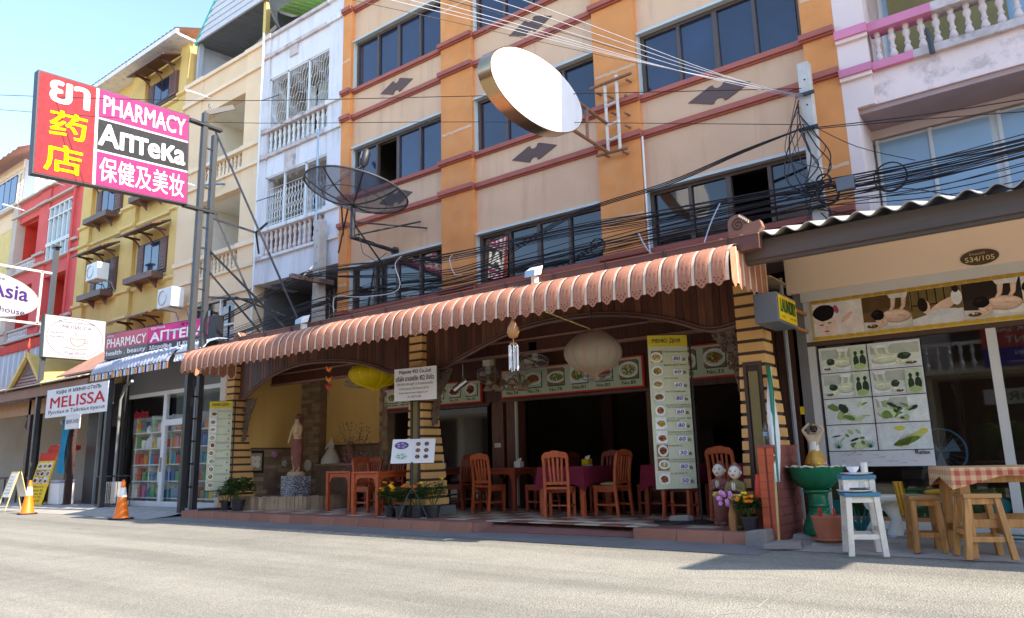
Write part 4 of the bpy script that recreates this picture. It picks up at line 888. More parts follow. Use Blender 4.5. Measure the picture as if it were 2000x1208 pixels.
tissue(-10.0, 10.85, FZ+.752, 'white_metal', 'white tissue box on the dark table behind the middle pillar'); tissue(-6.55, 10.62, FZ+.768, 'lantern_yellow', 'yellow tissue box on the front maroon cloth')
tissue(-8.2, 10.95, FZ+.752, 'sign_white', 'white tissue box on the bare table right of the middle pillar'); tissue(-3.75, 10.85, FZ+.768, 'white_stone', 'pale tissue box on the maroon cloth by the right pillar')
tissue(-5.3, 10.85, FZ+.768, 'sign_white', 'white napkin box on the maroon cloth left of the banner')
for k, (dx, c) in enumerate([(0, 'brown glass'), (.08, 'dark glass'), (.15, 'green glass')]):
    g = MB(); g.lathe([(.022, 0), (.024, .09), (.012, .12), (.011, .16)], (-5.02+dx, 10.85+.02*k, FZ+.768), 10); thing(g, 'sauce_bottle', ['coconut', 'shop_dark', 'leaf'][k], c+' sauce bottle on the maroon cloth left of the banner', 'bottle', (-5.02+dx, 10.85+.02*k, FZ+.768), 'sauce bottles', 40)
g = MB(); g.lathe([(.06, 0), (.065, .025), (.05, .03)], (-6.35, 10.35, FZ+.768), 14); thing(g, 'ashtray', 'grey_metal', 'small round ashtray on the front maroon cloth', 'ashtray', (-6.35, 10.35, FZ+.768), None, 40)
# ================================================================ plants
def leafy(parent, ctr, rad, n, size, m, seed, name='foliage', droop=.3, up=.6):
    rnd = random.Random(seed); g = MB(); c = Vector(ctr)
    for i in range(n):
        a = rnd.uniform(0, 6.283); t = rnd.random()**.6; ph = rnd.uniform(-.35, 1.25)
        p = c+Vector((rad[0]*t*math.cos(a)*math.cos(ph), rad[1]*t*math.sin(a)*math.cos(ph), rad[2]*t*math.sin(ph)))
        d = Vector((math.cos(a), math.sin(a), up*rnd.uniform(-droop, 1))).normalized(); L = size*rnd.uniform(.6, 1.3); w_ = L*rnd.uniform(.18, .3)
        s_ = d.cross(Vector((rnd.uniform(-.4, .4), rnd.uniform(-.4, .4), 1))).normalized()*w_; dn = Vector((0, 0, -L*rnd.uniform(0, .3)))
        g.add([p, p+d*L*.45+s_, p+d*L+dn, p+d*L*.45-s_], [(0, 1, 2), (0, 2, 3)])
    return part(g, name, m, parent, None, 0, 'stuff')
def pot(parent, x, y, z, r, h, m='pot_black'):
    g = MB(); g.lathe([(r*.72, 0), (r*.95, h*.86), (r*1.08, h*.87), (r*1.08, h), (r*.92, h), (r*.9, h*.88)], (x, y, z), 18); return part(g, 'pot', m, parent, 40)
def flowerpot(x, y, z, r, h, fh, label, blooms, seed, m='leaf', n=460, sz=.062):
    o = E('potted_plant', label, 'plant', (x, y, z), 'potted plants'); pot(o, x, y, z, r, h)
    rnd = random.Random(seed)
    st = MB()
    for k in range(7): a = rnd.uniform(0, 6.28); st.tube((x, y, z+h*.8), (x+fh*.4*math.cos(a), y+fh*.4*math.sin(a), z+h+fh*rnd.uniform(.5, .9)), .006, n=4)
    part(st, 'stem', 'leaf_light', o)
    leafy(o, (x, y, z+h+fh*.42), (fh*.62, fh*.62, fh*.5), n, sz, m, seed)
    leafy(o, (x, y, z+h+fh*.5), (fh*.6, fh*.6, fh*.45), n//3, sz*.9, 'leaf_light', seed+1, 'young_leaves')
    for mm, cnt in blooms:
        for k in range(cnt):
            a = rnd.uniform(0, 6.28); t = rnd.uniform(.2, .95); p = (x+fh*.55*t*math.cos(a), y+fh*.55*t*math.sin(a)-.05, z+h+fh*rnd.uniform(.65, 1.05)); g = MB()
            for q in range(9):
                b = q*.7; g.ell((p[0]+.02*math.cos(b), p[1]+.02*math.sin(b), p[2]+rnd.uniform(-.008, .012)), (.018, .018, .012), 6, 4)
            part(g, 'bloom', mm, o, 60)
    return o
flowerpot(-9.45, 8.98, FZ, .11, .19, .36, 'marigold pot at the foot of the middle pillar, leftmost of the row', [('petal_orange', 6), ('petal_yellow', 2)], 1)
flowerpot(-9.15, 8.93, FZ, .11, .19, .33, 'marigold pot with yellow blooms behind the music stand', [('petal_yellow', 4), ('petal_orange', 2)], 2)
flowerpot(-8.86, 9.0, FZ, .11, .19, .34, 'marigold pot with orange blooms right of the music stand', [('petal_orange', 8)], 3)
flowerpot(-8.6, 9.12, FZ, .12, .2, .42, 'tall leafy marigold pot rightmost at the middle pillar', [('petal_yellow', 2)], 4)
flowerpot(-14.05, 9.05, FZ, .14, .22, .5, 'bushy shrub in a black pot beside the left menu banner', [], 5, 'leaf', 700, .095)
flowerpot(-3.3, 8.98, FZ, .1, .17, .26, 'potted plant with orange blooms in front of the praying figures', [('petal_orange', 5), ('petal_yellow', 3)], 6)
flowerpot(-14.42, 9.0, FZ, .1, .17, .36, 'small dark potted plant squeezed behind the left menu banner', [], 7, 'leaf', 260, .075)
o = E('orchid_vase', 'brown glass vase with pink orchids beside the praying figures', 'vase', (-3.5, 8.96, FZ)); part(MB().lathe([(.04, 0), (.05, .1), (.045, .2), (.025, .27), (.03, .3)], (-3.5, 8.96, FZ), 14), 'vase', 'coconut', o, 40)
rnd = random.Random(9)
for k in range(14):
    g = MB(); a = rnd.uniform(0, 6.28); p = Vector((-3.54+rnd.uniform(-.1, .08), 8.96+rnd.uniform(-.06, .06), FZ+rnd.uniform(.28, .46)))
    for q in range(5): b = q*1.256; g.ell(p+Vector((.016*math.cos(b), -.01, .016*math.sin(b))), (.014, .007, .014), 6, 4)
    part(g, 'orchid_bloom', 'petal_pink', o, 60)
part(MB().path([(-3.5, 8.96, FZ+.28), (-3.66, 9.2, FZ+.42), (-3.74, 9.18, FZ+.5)], .006, 5), 'orchid_stem', 'leaf', o)
# ================================================================ planter, statue and alcove pieces
PL = E('stone_planter', 'low curved planter faced with upright stone strips in the alcove', 'planter', (-13.6, 9.8, FZ))
cur = [(-14.85, 9.38), (-14.4, 9.22), (-13.8, 9.22), (-13.2, 9.35), (-12.75, 9.6), (-12.45, 9.95), (-12.35, 10.4), (-12.4, 11.0)]
cur = smooth(cur); poly = cur+[(-14.85, 11.2)]
part(MB().prism([(a, b) for a, b in poly], (0, 0, FZ), X3, Y3, (0, 0, .24)), 'planter_body', 'slate_dark', PL)
for (a, b), (c, e) in zip(cur, cur[1:]):
    nn = max(1, int(math.hypot(c-a, e-b)/.065))
    for k in range(nn):
        t0, t1 = k/nn, (k+1)/nn-.06; p0 = Vector((lerp(a, c, t0), lerp(b, e, t0), 0)); p1 = Vector((lerp(a, c, t1), lerp(b, e, t1), 0)); dd = (p1-p0).normalized(); nn_ = Vector((dd.y, -dd.x, 0))*random.uniform(.02, .035)
        part(MB().prism([(p0.x, p0.y), (p0.x+nn_.x, p0.y+nn_.y), (p1.x+nn_.x, p1.y+nn_.y), (p1.x, p1.y)], (0, 0, FZ), X3, Y3, (0, 0, .26+random.uniform(0, .02))), 'stone_strip', random.choice(['slate', 'slate', 'slate_dark']), PL)
sx, sy = -13.62, 10.15
ST = E('standing_statue', 'painted plaster statue of a draped standing figure on a mosaic block', 'statue', (sx, sy, FZ+.24))
part(MB().box(sx-.22, sx+.22, sy-.22, sy+.22, FZ+.24, FZ+.66), 'mosaic_block', 'mosaic', ST)
def skin(name, edges, pts, rad, m, parent, sub=2):
    me = bpy.data.meshes.new(name); b = BASE[parent]; me.from_pydata([tuple(Vector(p)-b) for p in pts], edges, []); o = bpy.data.objects.new(name, me); col.objects.link(o); o.parent = parent; BASE[o] = b
    md = o.modifiers.new('skin', 'SKIN'); me.update()
    if not me.skin_vertices: 
        pass
    sl = me.skin_vertices[0] if me.skin_vertices else None
    if sl is None:
        bpy.context.view_layer.objects.active = o; bpy.ops.mesh.customdata_skin_add(); sl = me.skin_vertices[0]
    for i, r_ in enumerate(rad): sl.data[i].radius = (r_, r_) if not isinstance(r_, tuple) else r_; sl.data[i].use_root = (i == 0)
    s2 = o.modifiers.new('sub', 'SUBSURF'); s2.levels = sub; s2.render_levels = sub; md.use_smooth_shade = True; me.materials.append(MATS[m]); return o
z = FZ+.7
g = MB(); g.lathe([(.2, -.04), (.21, 0), (.17, .05)], (sx, sy, z), 14, sy=.9); part(g, 'statue_base', 'statue_skin', ST, 40)
bp = [(sx, sy, z+.66), (sx+.02, sy, z+.8), (sx-.01, sy, z+.93), (sx, sy-.01, z+1.04), (sx+.005, sy-.02, z+1.1), (sx+.01, sy-.03, z+1.19),   # pelvis, waist, chest, neck base, neck, head
      (sx+.07, sy, z+.6), (sx+.05, sy-.05, z+.34), (sx+.08, sy, z+.08), (sx+.1, sy-.08, z+.05),      # right leg
      (sx-.06, sy, z+.6), (sx-.02, sy-.06, z+.34), (sx-.09, sy+.02, z+.08), (sx-.1, sy-.06, z+.05),   # left leg, crossed
      (sx+.13, sy, z+1.0), (sx+.17, sy-.06, z+.82), (sx+.03, sy-.14, z+.86),                                 # arm folded over the waist
      (sx-.13, sy, z+1.0), (sx-.2, sy-.03, z+.8), (sx-.17, sy-.1, z+.64)]
be = [(0, 1), (1, 2), (2, 3), (3, 4), (4, 5), (0, 6), (6, 7), (7, 8), (8, 9), (0, 10), (10, 11), (11, 12), (12, 13), (3, 14), (14, 15), (15, 16), (3, 17), (17, 18), (18, 19)]
skin('figure', be, bp, [.1, .08, .095, .06, .04, .065, .075, .05, .032, .022, .075, .05, .032, .022, .045, .034, .024, .045, .034, .024], 'statue_skin', ST)
g = MB(); n = 14; vs = []
for i, (zz, r_) in enumerate([(.74, .115), (.62, .145), (.48, .14), (.34, .13), (.2, .11)]):
    for j in range(n): a = 2*math.pi*j/n; q = r_*(1+.1*math.sin(j*2.6+i)); vs.append((sx+q*math.cos(a)+(.03 if i > 2 else 0)*0, sy+q*.8*math.sin(a), z+zz-(.12*math.cos(a) if i == 4 else 0)))
g.add(vs, [(i*n+j, i*n+(j+1) % n, (i+1)*n+(j+1) % n, (i+1)*n+j) for i in range(4) for j in range(n)]); part(g, 'drape', 'statue_red', ST, 60)
g = MB(); g.ell((sx+.0, sy+.02, z+1.22), (.075, .08, .07), 12, 8); g.ell((sx-.04, sy+.06, z+1.14), (.05, .05, .07), 10, 6); part(g, 'hair', 'statue_red', ST, 60)
part(MB().prism([(-.22, 0), (-.2, 1.24), (-.02, 1.26), (.02, .7), (-.02, 0)], (sx, sy+.1, z+.02), X3, Z3, (0, .07, 0)), 'back_slab', 'statue_red', ST, bev=.015)
g = MB(); g.ell((sx+.01, sy-.1, z+1.17), (.008, .01, .014), 6, 4); g.ell((sx+.035, sy-.09, z+1.2), (.01, .006, .005), 6, 4, ); g.ell((sx-.015, sy-.09, z+1.2), (.01, .006, .005), 6, 4); g.ell((sx+.01, sy-.09, z+1.145), (.015, .006, .005), 6, 4); part(g, 'face_features', 'statue_red', ST, 60)
# white seated figurine on a shelf at the back, and wall pieces
SH = E('alcove_shelf', 'stone shelf along the back wall of the alcove', 'shelf', (-13.2, 11.2, .15)); part(MB().box(-14.1, -12.3, 11.05, 11.37, .15, 1.0), 'shelf_body', 'slate_dark', SH); part(MB().box(-14.12, -12.28, 11.0, 11.37, 1.0, 1.05), 'shelf_top', 'slate', SH)
FG = E('white_figurine', 'white plaster figure seated in a wide skirt on the back shelf', 'figurine', (-13.75, 11.2, 1.05))
g = MB(); g.lathe([(.24, 0), (.22, .1), (.13, .24), (.09, .32)], (-13.75, 11.2, 1.05), 16, wob=lambda j, i: 1+.08*math.sin(j*2.3+i)); part(g, 'skirt', 'white_stone', FG, 50)
skin('torso', [(0, 1), (1, 2), (2, 3), (3, 4), (2, 5), (5, 6), (2, 7), (7, 8)], [(-13.75, 11.2, 1.3), (-13.76, 11.2, 1.42), (-13.74, 11.2, 1.52), (-13.73, 11.19, 1.57), (-13.72, 11.18, 1.63), (-13.66, 11.18, 1.49), (-13.6, 11.12, 1.4), (-13.83, 11.18, 1.49), (-13.88, 11.12, 1.38)], [.085, .065, .05, .025, .045, .03, .022, .03, .022], 'white_stone', FG)
FG = E('red_figurine', 'small dark red seated figure beside the white figurine', 'figurine', (-13.15, 11.2, 1.05))
skin('body', [(0, 1), (1, 2), (2, 3), (3, 4), (0, 5), (5, 6), (2, 7), (7, 8)], [(-13.15, 11.2, 1.15), (-13.14, 11.2, 1.3), (-13.13, 11.2, 1.4), (-13.13, 11.19, 1.45), (-13.12, 11.18, 1.52), (-13.0, 11.1, 1.2), (-12.95, 11.08, 1.08), (-13.04, 11.12, 1.32), (-12.98, 11.08, 1.25)], [.11, .08, .06, .03, .05, .055, .03, .035, .025], 'statue_red', FG)
o = E('wall_relief', 'square flower relief tile in a dark studded frame on the side wall', 'relief', (-14.88, 9.95, 1.15))
part(MB().box(-14.88, -14.85, 9.72, 10.18, .88, 1.38), 'relief_frame', 'shop_dark', o); part(MB().box(-14.85, -14.84, 9.78, 10.12, .94, 1.32), 'relief_panel', 'slate', o)
g = MB()
for q in range(4): a = q*math.pi/2+.785; g.ell((-14.835, 9.95+.085*math.cos(a), 1.13+.085*math.sin(a)), (.015, .075, .075), 12, 6)
part(g, 'flower', 'white_stone', o, 60)
for yy, zz, m in [(10.45, 1.3, 'petal_pink'), (10.75, 1.08, 'white_stone')]:
    g = MB()
    for q in range(5): a = q*1.2566; g.ell((-14.87, yy+.045*math.cos(a), zz+.045*math.sin(a)), (.012, .035, .035), 10, 5)
    thing(g, 'wall_flower', m, ('pink' if m == 'petal_pink' else 'white')+' plaster flower on the stone side wall', 'wall ornament', (-14.87, yy, zz), None, 60)
g = MB(); g.ell((-14.55, 11.16, 1.02), (.14, .03, .14), 18, 8); thing(g, 'wall_disc', 'white_stone', 'round pale plaster face hung on the stone pier', 'wall ornament', (-14.55, 11.16, 1.02), None, 60)
# dried flower arrangement
o = E('dried_flowers', 'dusty mauve branch arrangement in a tall vase in the alcove corner', 'plant', (-12.35, 10.7, FZ)); part(MB().lathe([(.09, 0), (.12, .3), (.07, .7), (.09, .78)], (-12.35, 10.7, FZ), 14), 'vase', 'statue_red', o, 40)
rnd = random.Random(5); g = MB()
for k in range(9): a = rnd.uniform(0, 6.28); g.path([(-12.35, 10.7, .9), (-12.35+.15*math.cos(a), 10.7+.15*math.sin(a), 1.3), (-12.35+.35*math.cos(a), 10.7+.35*math.sin(a), rnd.uniform(1.5, 1.95))], .008, 4)
part(g, 'branch', 'slate_dark', o); leafy(o, (-12.35, 10.7, 1.45), (.42, .42, .5), 300, .06, 'leaf_dusty', 31, 'dried_leaves'); leafy(o, (-12.35, 10.7, 1.0), (.3, .3, .35), 150, .06, 'petal_pink', 32, 'dried_blooms')
# ================================================================ praying figures at the right
def doll(x, y, hgt, label, hair, dress):
    o = E('praying_doll', label, 'figurine', (x, y, FZ), 'praying children figures'); s = hgt/.72; P = lambda a, b, c: (x+a*s, y+b*s, FZ+c*s)
    part(MB().lathe([(.1*s, 0), (.11*s, .03*s), (.07*s, .05*s), (.095*s, .08*s), (.1*s, .25*s), (.11*s, .36*s), (.085*s, .4*s)], (x, y, FZ), 18, sy=.85), 'skirt', dress, o, 45)
    part(MB().lathe([(.112*s, .33*s), (.118*s, .36*s), (.1*s, .4*s)], (x, y, FZ), 18, sy=.86), 'sash', 'gold', o, 45)
    skin('torso', [(0, 1), (1, 2), (2, 3), (1, 4), (4, 5), (5, 6), (1, 7), (7, 8), (8, 9)], [P(0, 0, .4), P(0, 0, .5), P(0, 0, .55), P(0, 0, .58), P(.09, 0, .5), P(.1, -.05, .42), P(.015, -.1, .46), P(-.09, 0, .5), P(-.1, -.05, .42), P(-.015, -.1, .46)], [.08*s, .075*s, .04*s, .035*s, .045*s, .03*s, .02*s, .045*s, .03*s, .02*s], dress, o)
    part(MB().ell(P(0, -.115, .485), (.012*s, .018*s, .05*s), 8, 6), 'hand', 'plaster_cream', o, 60); part(MB().ell(P(.022, -.112, .485), (.01*s, .017*s, .048*s), 8, 6), 'hand', 'plaster_cream', o, 60)
    hd = part(MB().ell(P(0, -.01, .645), (.072*s, .072*s, .08*s), 16, 12), 'head', 'plaster_cream', o, 60)
    part(MB().ell(P(0, .015, .668), (.076*s, .072*s, .072*s), 16, 10), 'hair', hair, hd, 60); part(MB().ell(P(0, .02, .74), (.025*s, .025*s, .02*s), 10, 6), 'hair_knot', hair, hd, 60)
    for q in (-1, 1):
        part(MB().ell(P(q*.027, -.077, .655), (.013*s, .006*s, .004*s), 8, 4), 'eye', 'hair_black', hd, 60); part(MB().ell(P(q*.027, -.074, .672), (.016*s, .006*s, .0025*s), 8, 4), 'eyebrow', 'hair_black', hd, 60); part(MB().ell(P(q*.073, -.005, .64), (.012*s, .015*s, .022*s), 8, 6), 'ear', 'plaster_cream', hd, 60)
    part(MB().ell(P(0, -.083, .638), (.008*s, .01*s, .012*s), 8, 6), 'nose', 'plaster_cream', hd, 60); part(MB().ell(P(0, -.078, .615), (.022*s, .006*s, .006*s), 10, 4), 'mouth', 'red_deep', hd, 60)
    for q in (-1, 1): part(MB().ell(P(q*.045, -.06, .03), (.035*s, .05*s, .025*s), 8, 6), 'foot', dress, o, 60)
    return o
doll(-3.84, 9.5, .78, 'praying child figure in a reddish dress, the left of the pair', 'statue_red', 'statue_red'); doll(-3.5, 9.16, .76, 'praying child figure in an olive dress, the right of the pair', 'slate_dark', 'pillar_panel')
g = MB(); g.lathe([(.09, 0), (.055, .3), (.04, .31)], (-3.2, 9.18, .5), 16); o = E('red_lampshade', 'orange-red plastic shade on a tiled stand behind the potted plant', 'lamp', (-3.2, 9.18, FZ)); part(g, 'shade', 'red_plastic', o, 40); part(MB().box(-3.27, -3.13, 9.12, 9.25, FZ, .5), 'stand', 'brick_red', o)
# ================================================================ low brick wall at the right end
BW = E('brick_wall_end', 'low red brick wall end with its lit front coloured orange beside the terrace', 'wall', (-3.03, 9.4, 0))
part(MB().box(-3.125, -2.945, 8.97, 9.85, .02, 1.12), 'core', 'brick_red', BW)
for k in range(11):
    z0 = .03+k*.1; yy = 9.25+(k % 2)*.0
    for q in range(4): a = 8.98+q*.235-(k % 2)*.1; a0 = max(a, 8.962); part(MB().box(-2.945, -2.932+random.uniform(0, .004), a0, min(a+.228, 9.85), z0, z0+.093), 'brick', 'brick_red', BW)
    part(MB().box(-3.128, -3.045, 8.955, 8.97, z0, z0+.096), 'front_brick', 'brick_lit_front', BW); part(MB().box(-3.02, -2.94, 8.955, 8.97, z0, z0+.096), 'front_brick', 'brick_lit_front', BW)  # light on the street face is put into the orange of these bricks
part(MB().box(-3.14, -2.925, 8.945, 9.87, 1.12, 1.15), 'capping', 'brick_red', BW)
o = E('water_bottle', 'clear plastic water bottle standing on the brick wall end', 'bottle', (-3.06, 9.12, 1.15)); part(MB().lathe([(.035, 0), (.037, .12), (.033, .14), (.037, .16), (.03, .21), (.014, .24), (.014, .255)], (-3.06, 9.12, 1.15), 14), 'body', 'bottle_glass', o, 40); part(MB().lathe([(.016, .25), (.016, .275)], (-3.06, 9.12, 1.15), 10), 'cap', 'leaf_light', o, 40); part(MB().lathe([(.0375, .11), (.0345, .14), (.0375, .16)], (-3.06, 9.12, 1.15), 14), 'label_wrap', 'bluegrey_pane', o, 40)
# ================================================================ pharmacy sign on its mast
MA = E('sign_mast', 'tall dark steel twin-post mast carrying the pharmacy sign', 'mast', (-15.9, 9.0, .05))
for y in (8.86, 9.14): part(MB().box(-15.97, -15.85, y-.06, y+.06, .05, 9.5 if y < 9 else 9.0), 'post', 'dark_metal', MA)
for k in range(17): z = .6+k*.5; part(MB().box(-15.93, -15.89, 8.92, 9.08, z, z+.035), 'rung', 'black_iron', MA)
for z in (7.0, 9.15): part(MB().box(-15.98, -15.83, 8.45, 9.3, z, z+.06), 'clamp', 'black_iron', MA)
part(MB().beam((-15.9, 8.86, 9.5), (-15.75, 9.5, 9.85), .05, .12), 'top_arm', 'black_iron', MA)
part(MB().path([(-15.9+.06*math.cos(a), 8.95, 9.72+.06*math.sin(a)) for a in [i*.63 for i in range(10)]], .01, 5, closed=True), 'lifting_ring', 'grey_metal', MA)
for p, q in [((-15.9, 9.15, 9.1), (-14.0, 10.6, 3.9)), ((-15.9, 9.15, 6.1), (-13.9, 10.3, 3.8)), ((-15.9, 9.15, 5.6), (-14.8, 10.2, 3.8)), ((-15.9, 9.15, 7.2), (-15.2, 10.3, 4.2)), ((-15.9, 9.15, 6.9), (-15.3, 10.0, 6.6)), ((-15.9, 9.15, 4.95), (-15.0, 10.2, 4.9))]:
    part(MB().beam(p, q, .045, .045), 'stay', 'dark_metal' if p[2] > 8 else 'black_iron', MA)
for p, q in [((-15.3, 10.0, 6.6), (-15.9, 10.5, 6.3)), ((-15.3, 10.0, 6.6), (-14.85, 10.0, 6.75)), ((-15.4, 9.6, 4.95), (-15.1, 11.4, 4.5))]: part(MB().beam(p, q, .04, .04), 'stay', 'black_iron', MA)
PS = E('pharmacy_signboard', 'large pink projecting sign reading PHARMACY and Аптека on the mast', 'sign', (-15.9, 6.9, 8.0))
O = Vector((-15.8, 5.3, 6.86)); U = Vector((0, 3.17, .2)); V = Vector((0, -.09, 2.15))   # unit square of the tilted board
def face(mb, pts, c, d=0): mb.flat(pts, O+Vector((.004+d, 0, 0)), U, V, c)
part(MB().prism([(-.008, -.012), (1.008, -.012), (1.008, 1.012), (-.008, 1.012)], O+Vector((-.2, 0, 0)), U, V, (.2, 0, 0)), 'cabinet', 'sign_edge', PS)
g = MB(); RC = lambda a, b, c, d: [(a, b), (c, b), (c, d), (a, d)]
face(g, RC(0, 0, 1, 1), S(225, 222, 222)); face(g, RC(0, 0, .345, 1), S(150, 54, 60), .003); face(g, RC(.365, .705, 1, 1), S(158, 58, 110), .003); face(g, RC(.365, .365, 1, .685), S(54, 54, 56), .003); face(g, RC(.365, 0, 1, .345), S(160, 54, 108), .003)
part(g, 'panel', 'print', PS)
def st(body, x0, x1, y0, y1, m, bold=0, name='lettering', o=None, dx=.012):
    g = MB(); text(g, body, O+Vector((dx, 0, 0)), U, V, x0, x1, y0, y1, bold); return part(g, name, m, PS)
mat('ink_white', S(240, 240, 240), .8, .02, spec=.12); mat('ink_yellow', S(255, 226, 20), .8, .04, spec=.12); mat('ink_grey', S(90, 84, 84), .8, .04, spec=.12); mat('ink_black', S(40, 36, 36), .8, .05, spec=.12); mat('ink_red', S(206, 60, 66), .8, .05, spec=.12); mat('ink_blue', S(44, 44, 150), .8, .05, spec=.12); mat('ink_green', S(40, 110, 60), .8, .05, spec=.12); mat('ink_purple', S(70, 40, 110), .8, .05, spec=.12)
st('ยา', .07, .3, .74, .95, 'ink_white', .03); st('药', .075, .295, .4, .66, 'ink_yellow', .016); st('店', .055, .275, .05, .32, 'ink_yellow', .016)
st('PHARMACY', .395, .975, .755, .945, 'ink_white', .018); st('Аптека', .375, .975, .42, .645, 'ink_white', .03); st('保健及美妆', .385, .975, .05, .3, 'ink_white', .008)
# ================================================================ blank oval sign on its rusty bracket
OV = E('oval_signboard', 'blank white oval sign box with metal rim projecting from the orange wall', 'sign', (-6.2, 9.04, 6.83))
a = .09; ey = Vector((0, math.cos(a), math.sin(a))); ez = Vector((0, -math.sin(a), math.cos(a))); oc = Vector((-6.15, 9.04, 6.83)); cc = circ(48, 1.29, .62)
part(MB().prism(cc, oc+Vector((-.24, 0, 0)), ey, ez, (.24, 0, 0)), 'rim', 'brass_rim', OV, 30)
part(MB().prism([(x*.985, y*.97) for x, y in cc], oc+Vector((-.01, 0, 0)), ey, ez, (.016, 0, 0)), 'face', 'sign_white_gloss', OV, 30); part(MB().prism([(x*.985, y*.97) for x, y in cc], oc+Vector((-.246, 0, 0)), ey, ez, (.01, 0, 0)), 'rear_face', 'sign_white_gloss', OV, 30)
BK = E('sign_bracket', 'rusty welded pipe bracket bolting the oval sign to the orange pilaster', 'bracket', (-6.1, 11.5, 7.2))
for p, q, m in [((-6.3, 11.45, 8.0), (-6.3, 11.45, 6.6), 'rust_white'), ((-6.05, 11.45, 8.1), (-6.05, 11.45, 6.6), 'rust_white'), ((-6.6, 11.42, 8.0), (-5.72, 11.42, 8.02), 'rust_metal'), ((-6.55, 11.45, 6.62), (-5.9, 11.45, 6.6), 'rust_metal'),
                ((-6.2, 10.1, 7.15), (-6.3, 11.45, 7.2), 'rust_metal'), ((-6.2, 10.05, 6.55), (-6.3, 11.45, 6.62), 'rust_metal'), ((-6.23, 10.6, 7.16), (-6.23, 10.6, 6.58), 'rust_metal'), ((-6.3, 11.45, 7.55), (-6.05, 11.45, 7.57), 'rust_white'), ((-6.3, 11.45, 7.15), (-6.05, 11.45, 7.17), 'rust_white'), ((-6.3, 11.45, 6.85), (-6.05, 11.45, 6.87), 'rust_white')]:
    part(MB().tube(p, q, .032), 'pipe', m, BK, 40)
for x, z in [(-6.5, 7.9), (-6.25, 7.75), (-5.85, 7.95), (-5.9, 7.65), (-6.2, 7.4), (-5.92, 7.3), (-5.92, 7.05), (-6.4, 6.6), (-6.0, 6.55)]: part(MB().tube((x, 11.45, z), (x+.03, 11.6, z), .022), 'bolt', 'rust_metal', BK); 
# ================================================================ satellite dish
SD = E('satellite_dish', 'dark mesh satellite dish on an arm from the wall between white and orange houses', 'satellite dish', (-12.23, 10.4, 6.0))
nrm = Vector((.11, .18, 1)).normalized(); ax = Vector((1, 0, 0)); ax = (ax-nrm*ax.dot(nrm)).normalized(); ay = nrm.cross(ax); bc = Vector((-12.16, 10.34, 6.67)); RD = 1.16
def dp(r_, a, h=None): return bc+ax*r_*math.cos(a)+ay*r_*math.sin(a)+nrm*(.34*(r_/RD)**2 if h is None else h)
g = MB(); n, k = 40, 8; g.v = [tuple(dp(.08+(RD-.08)*i/k, 2*math.pi*j/n)) for i in range(k+1) for j in range(n)]; g.f = [(i*n+j, i*n+(j+1) % n, (i+1)*n+(j+1) % n, (i+1)*n+j) for i in range(k) for j in range(n)]; g.c = [None]*len(g.f)
part(g, 'mesh_bowl', 'wire_mesh', SD, 60); part(MB().path([dp(RD, 2*math.pi*j/40) for j in range(40)], .022, 6, closed=True), 'rim', 'dark_dish', SD, 60); part(MB().path([dp(RD*.62, 2*math.pi*j/40) for j in range(40)], .008, 5, closed=True), 'inner_ring', 'dark_dish', SD)
for q in range(8): a = q*math.pi/4+.2; part(MB().path([dp(RD*i/6, a) for i in range(7)], .02, 5), 'rib', 'dark_dish', SD)
tip = bc+nrm*1.0
for q in range(4): a = q*math.pi/2+.5; part(MB().tube(dp(RD*.72, a), tip, .012, n=5), 'strut', 'dark_dish', SD)
f = part(MB().path([tip-nrm*.05, tip+nrm*.05, tip+nrm*.32, tip+nrm*.38], [.07, .11, .11, .06], 12), 'feed_horn', 'black_iron', SD, 40)
g = MB(); text(g, 'SAMART', tip+nrm*.12+Vector((.03, -.115, 0)), nrm, Vector((-1, 0, 0)), 0, .17, 0, .035, .01); part(g, 'feed_lettering', 'ink_white', f)
part(MB().tube((-12.23, 10.4, 5.92), (-12.23, 10.4, 6.7), .06), 'post', 'dark_metal', SD, 40); part(MB().tube((-12.23, 10.34, 5.95), (-12.23, 11.72, 5.9), .05), 'arm', 'dark_metal', SD, 40); part(MB().tube((-12.23, 11.66, 5.9), (-12.23, 11.72, 5.9), .11), 'wall_plate', 'dark_metal', SD, 40)
for p, q in [((-12.23, 10.4, 6.3), (-11.2, 11.7, 6.25)), ((-12.23, 10.4, 5.98), (-11.4, 11.7, 6.45)), ((-12.23, 10.4, 6.3), (-12.6, 11.7, 5.6)), ((-12.4, 10.4, 6.65), (-13.3, 10.9, 5.9)), ((-12.5, 10.3, 6.7), (-12.9, 10.7, 6.2))]: part(MB().tube(p, q, .02, n=6), 'brace', 'dark_metal', SD)
part(MB().path([(-12.2, 10.4, 6.5), (-12.1, 10.6, 5.6), (-12.0, 10.9, 5.45), (-12.1, 11.3, 5.75)], .008, 5), 'cable', 'cable', SD)
# ================================================================ utility poles
def upole(x, y, w_, h_, label, holes):
    o = E('utility_pole', label, 'pole', (x, y, 0), 'concrete utility poles'); a = w_/2
    part(MB().hexa([(x-a*1.15, y-a*1.15, 0), (x+a*1.15, y-a*1.15, 0), (x+a*1.15, y+a*1.15, 0), (x-a*1.15, y+a*1.15, 0), (x-a*.9, y-a*.9, h_), (x+a*.9, y-a*.9, h_), (x+a*.9, y+a*.9, h_), (x-a*.9, y+a*.9, h_)]), 'shaft', 'concrete_pole', o, bev=.012)
    for k in range(holes): z = h_-.3-k*.42; part(MB().tube((x+.01, y-a*1.02, z), (x+.01, y-a*.8, z), .013, n=8), 'bolt_hole', 'shop_dark', o)
    return o
po = upole(-2.66, 11.25, .19, 7.0, 'pale concrete pole tangled in cables above the massage shop roof', 7)
for z in (6.42, 5.86, 4.95, 4.6): part(MB().box(-2.80, -2.52, 11.1, 11.14, z, z+.05), 'pole_band', 'dark_metal', po)
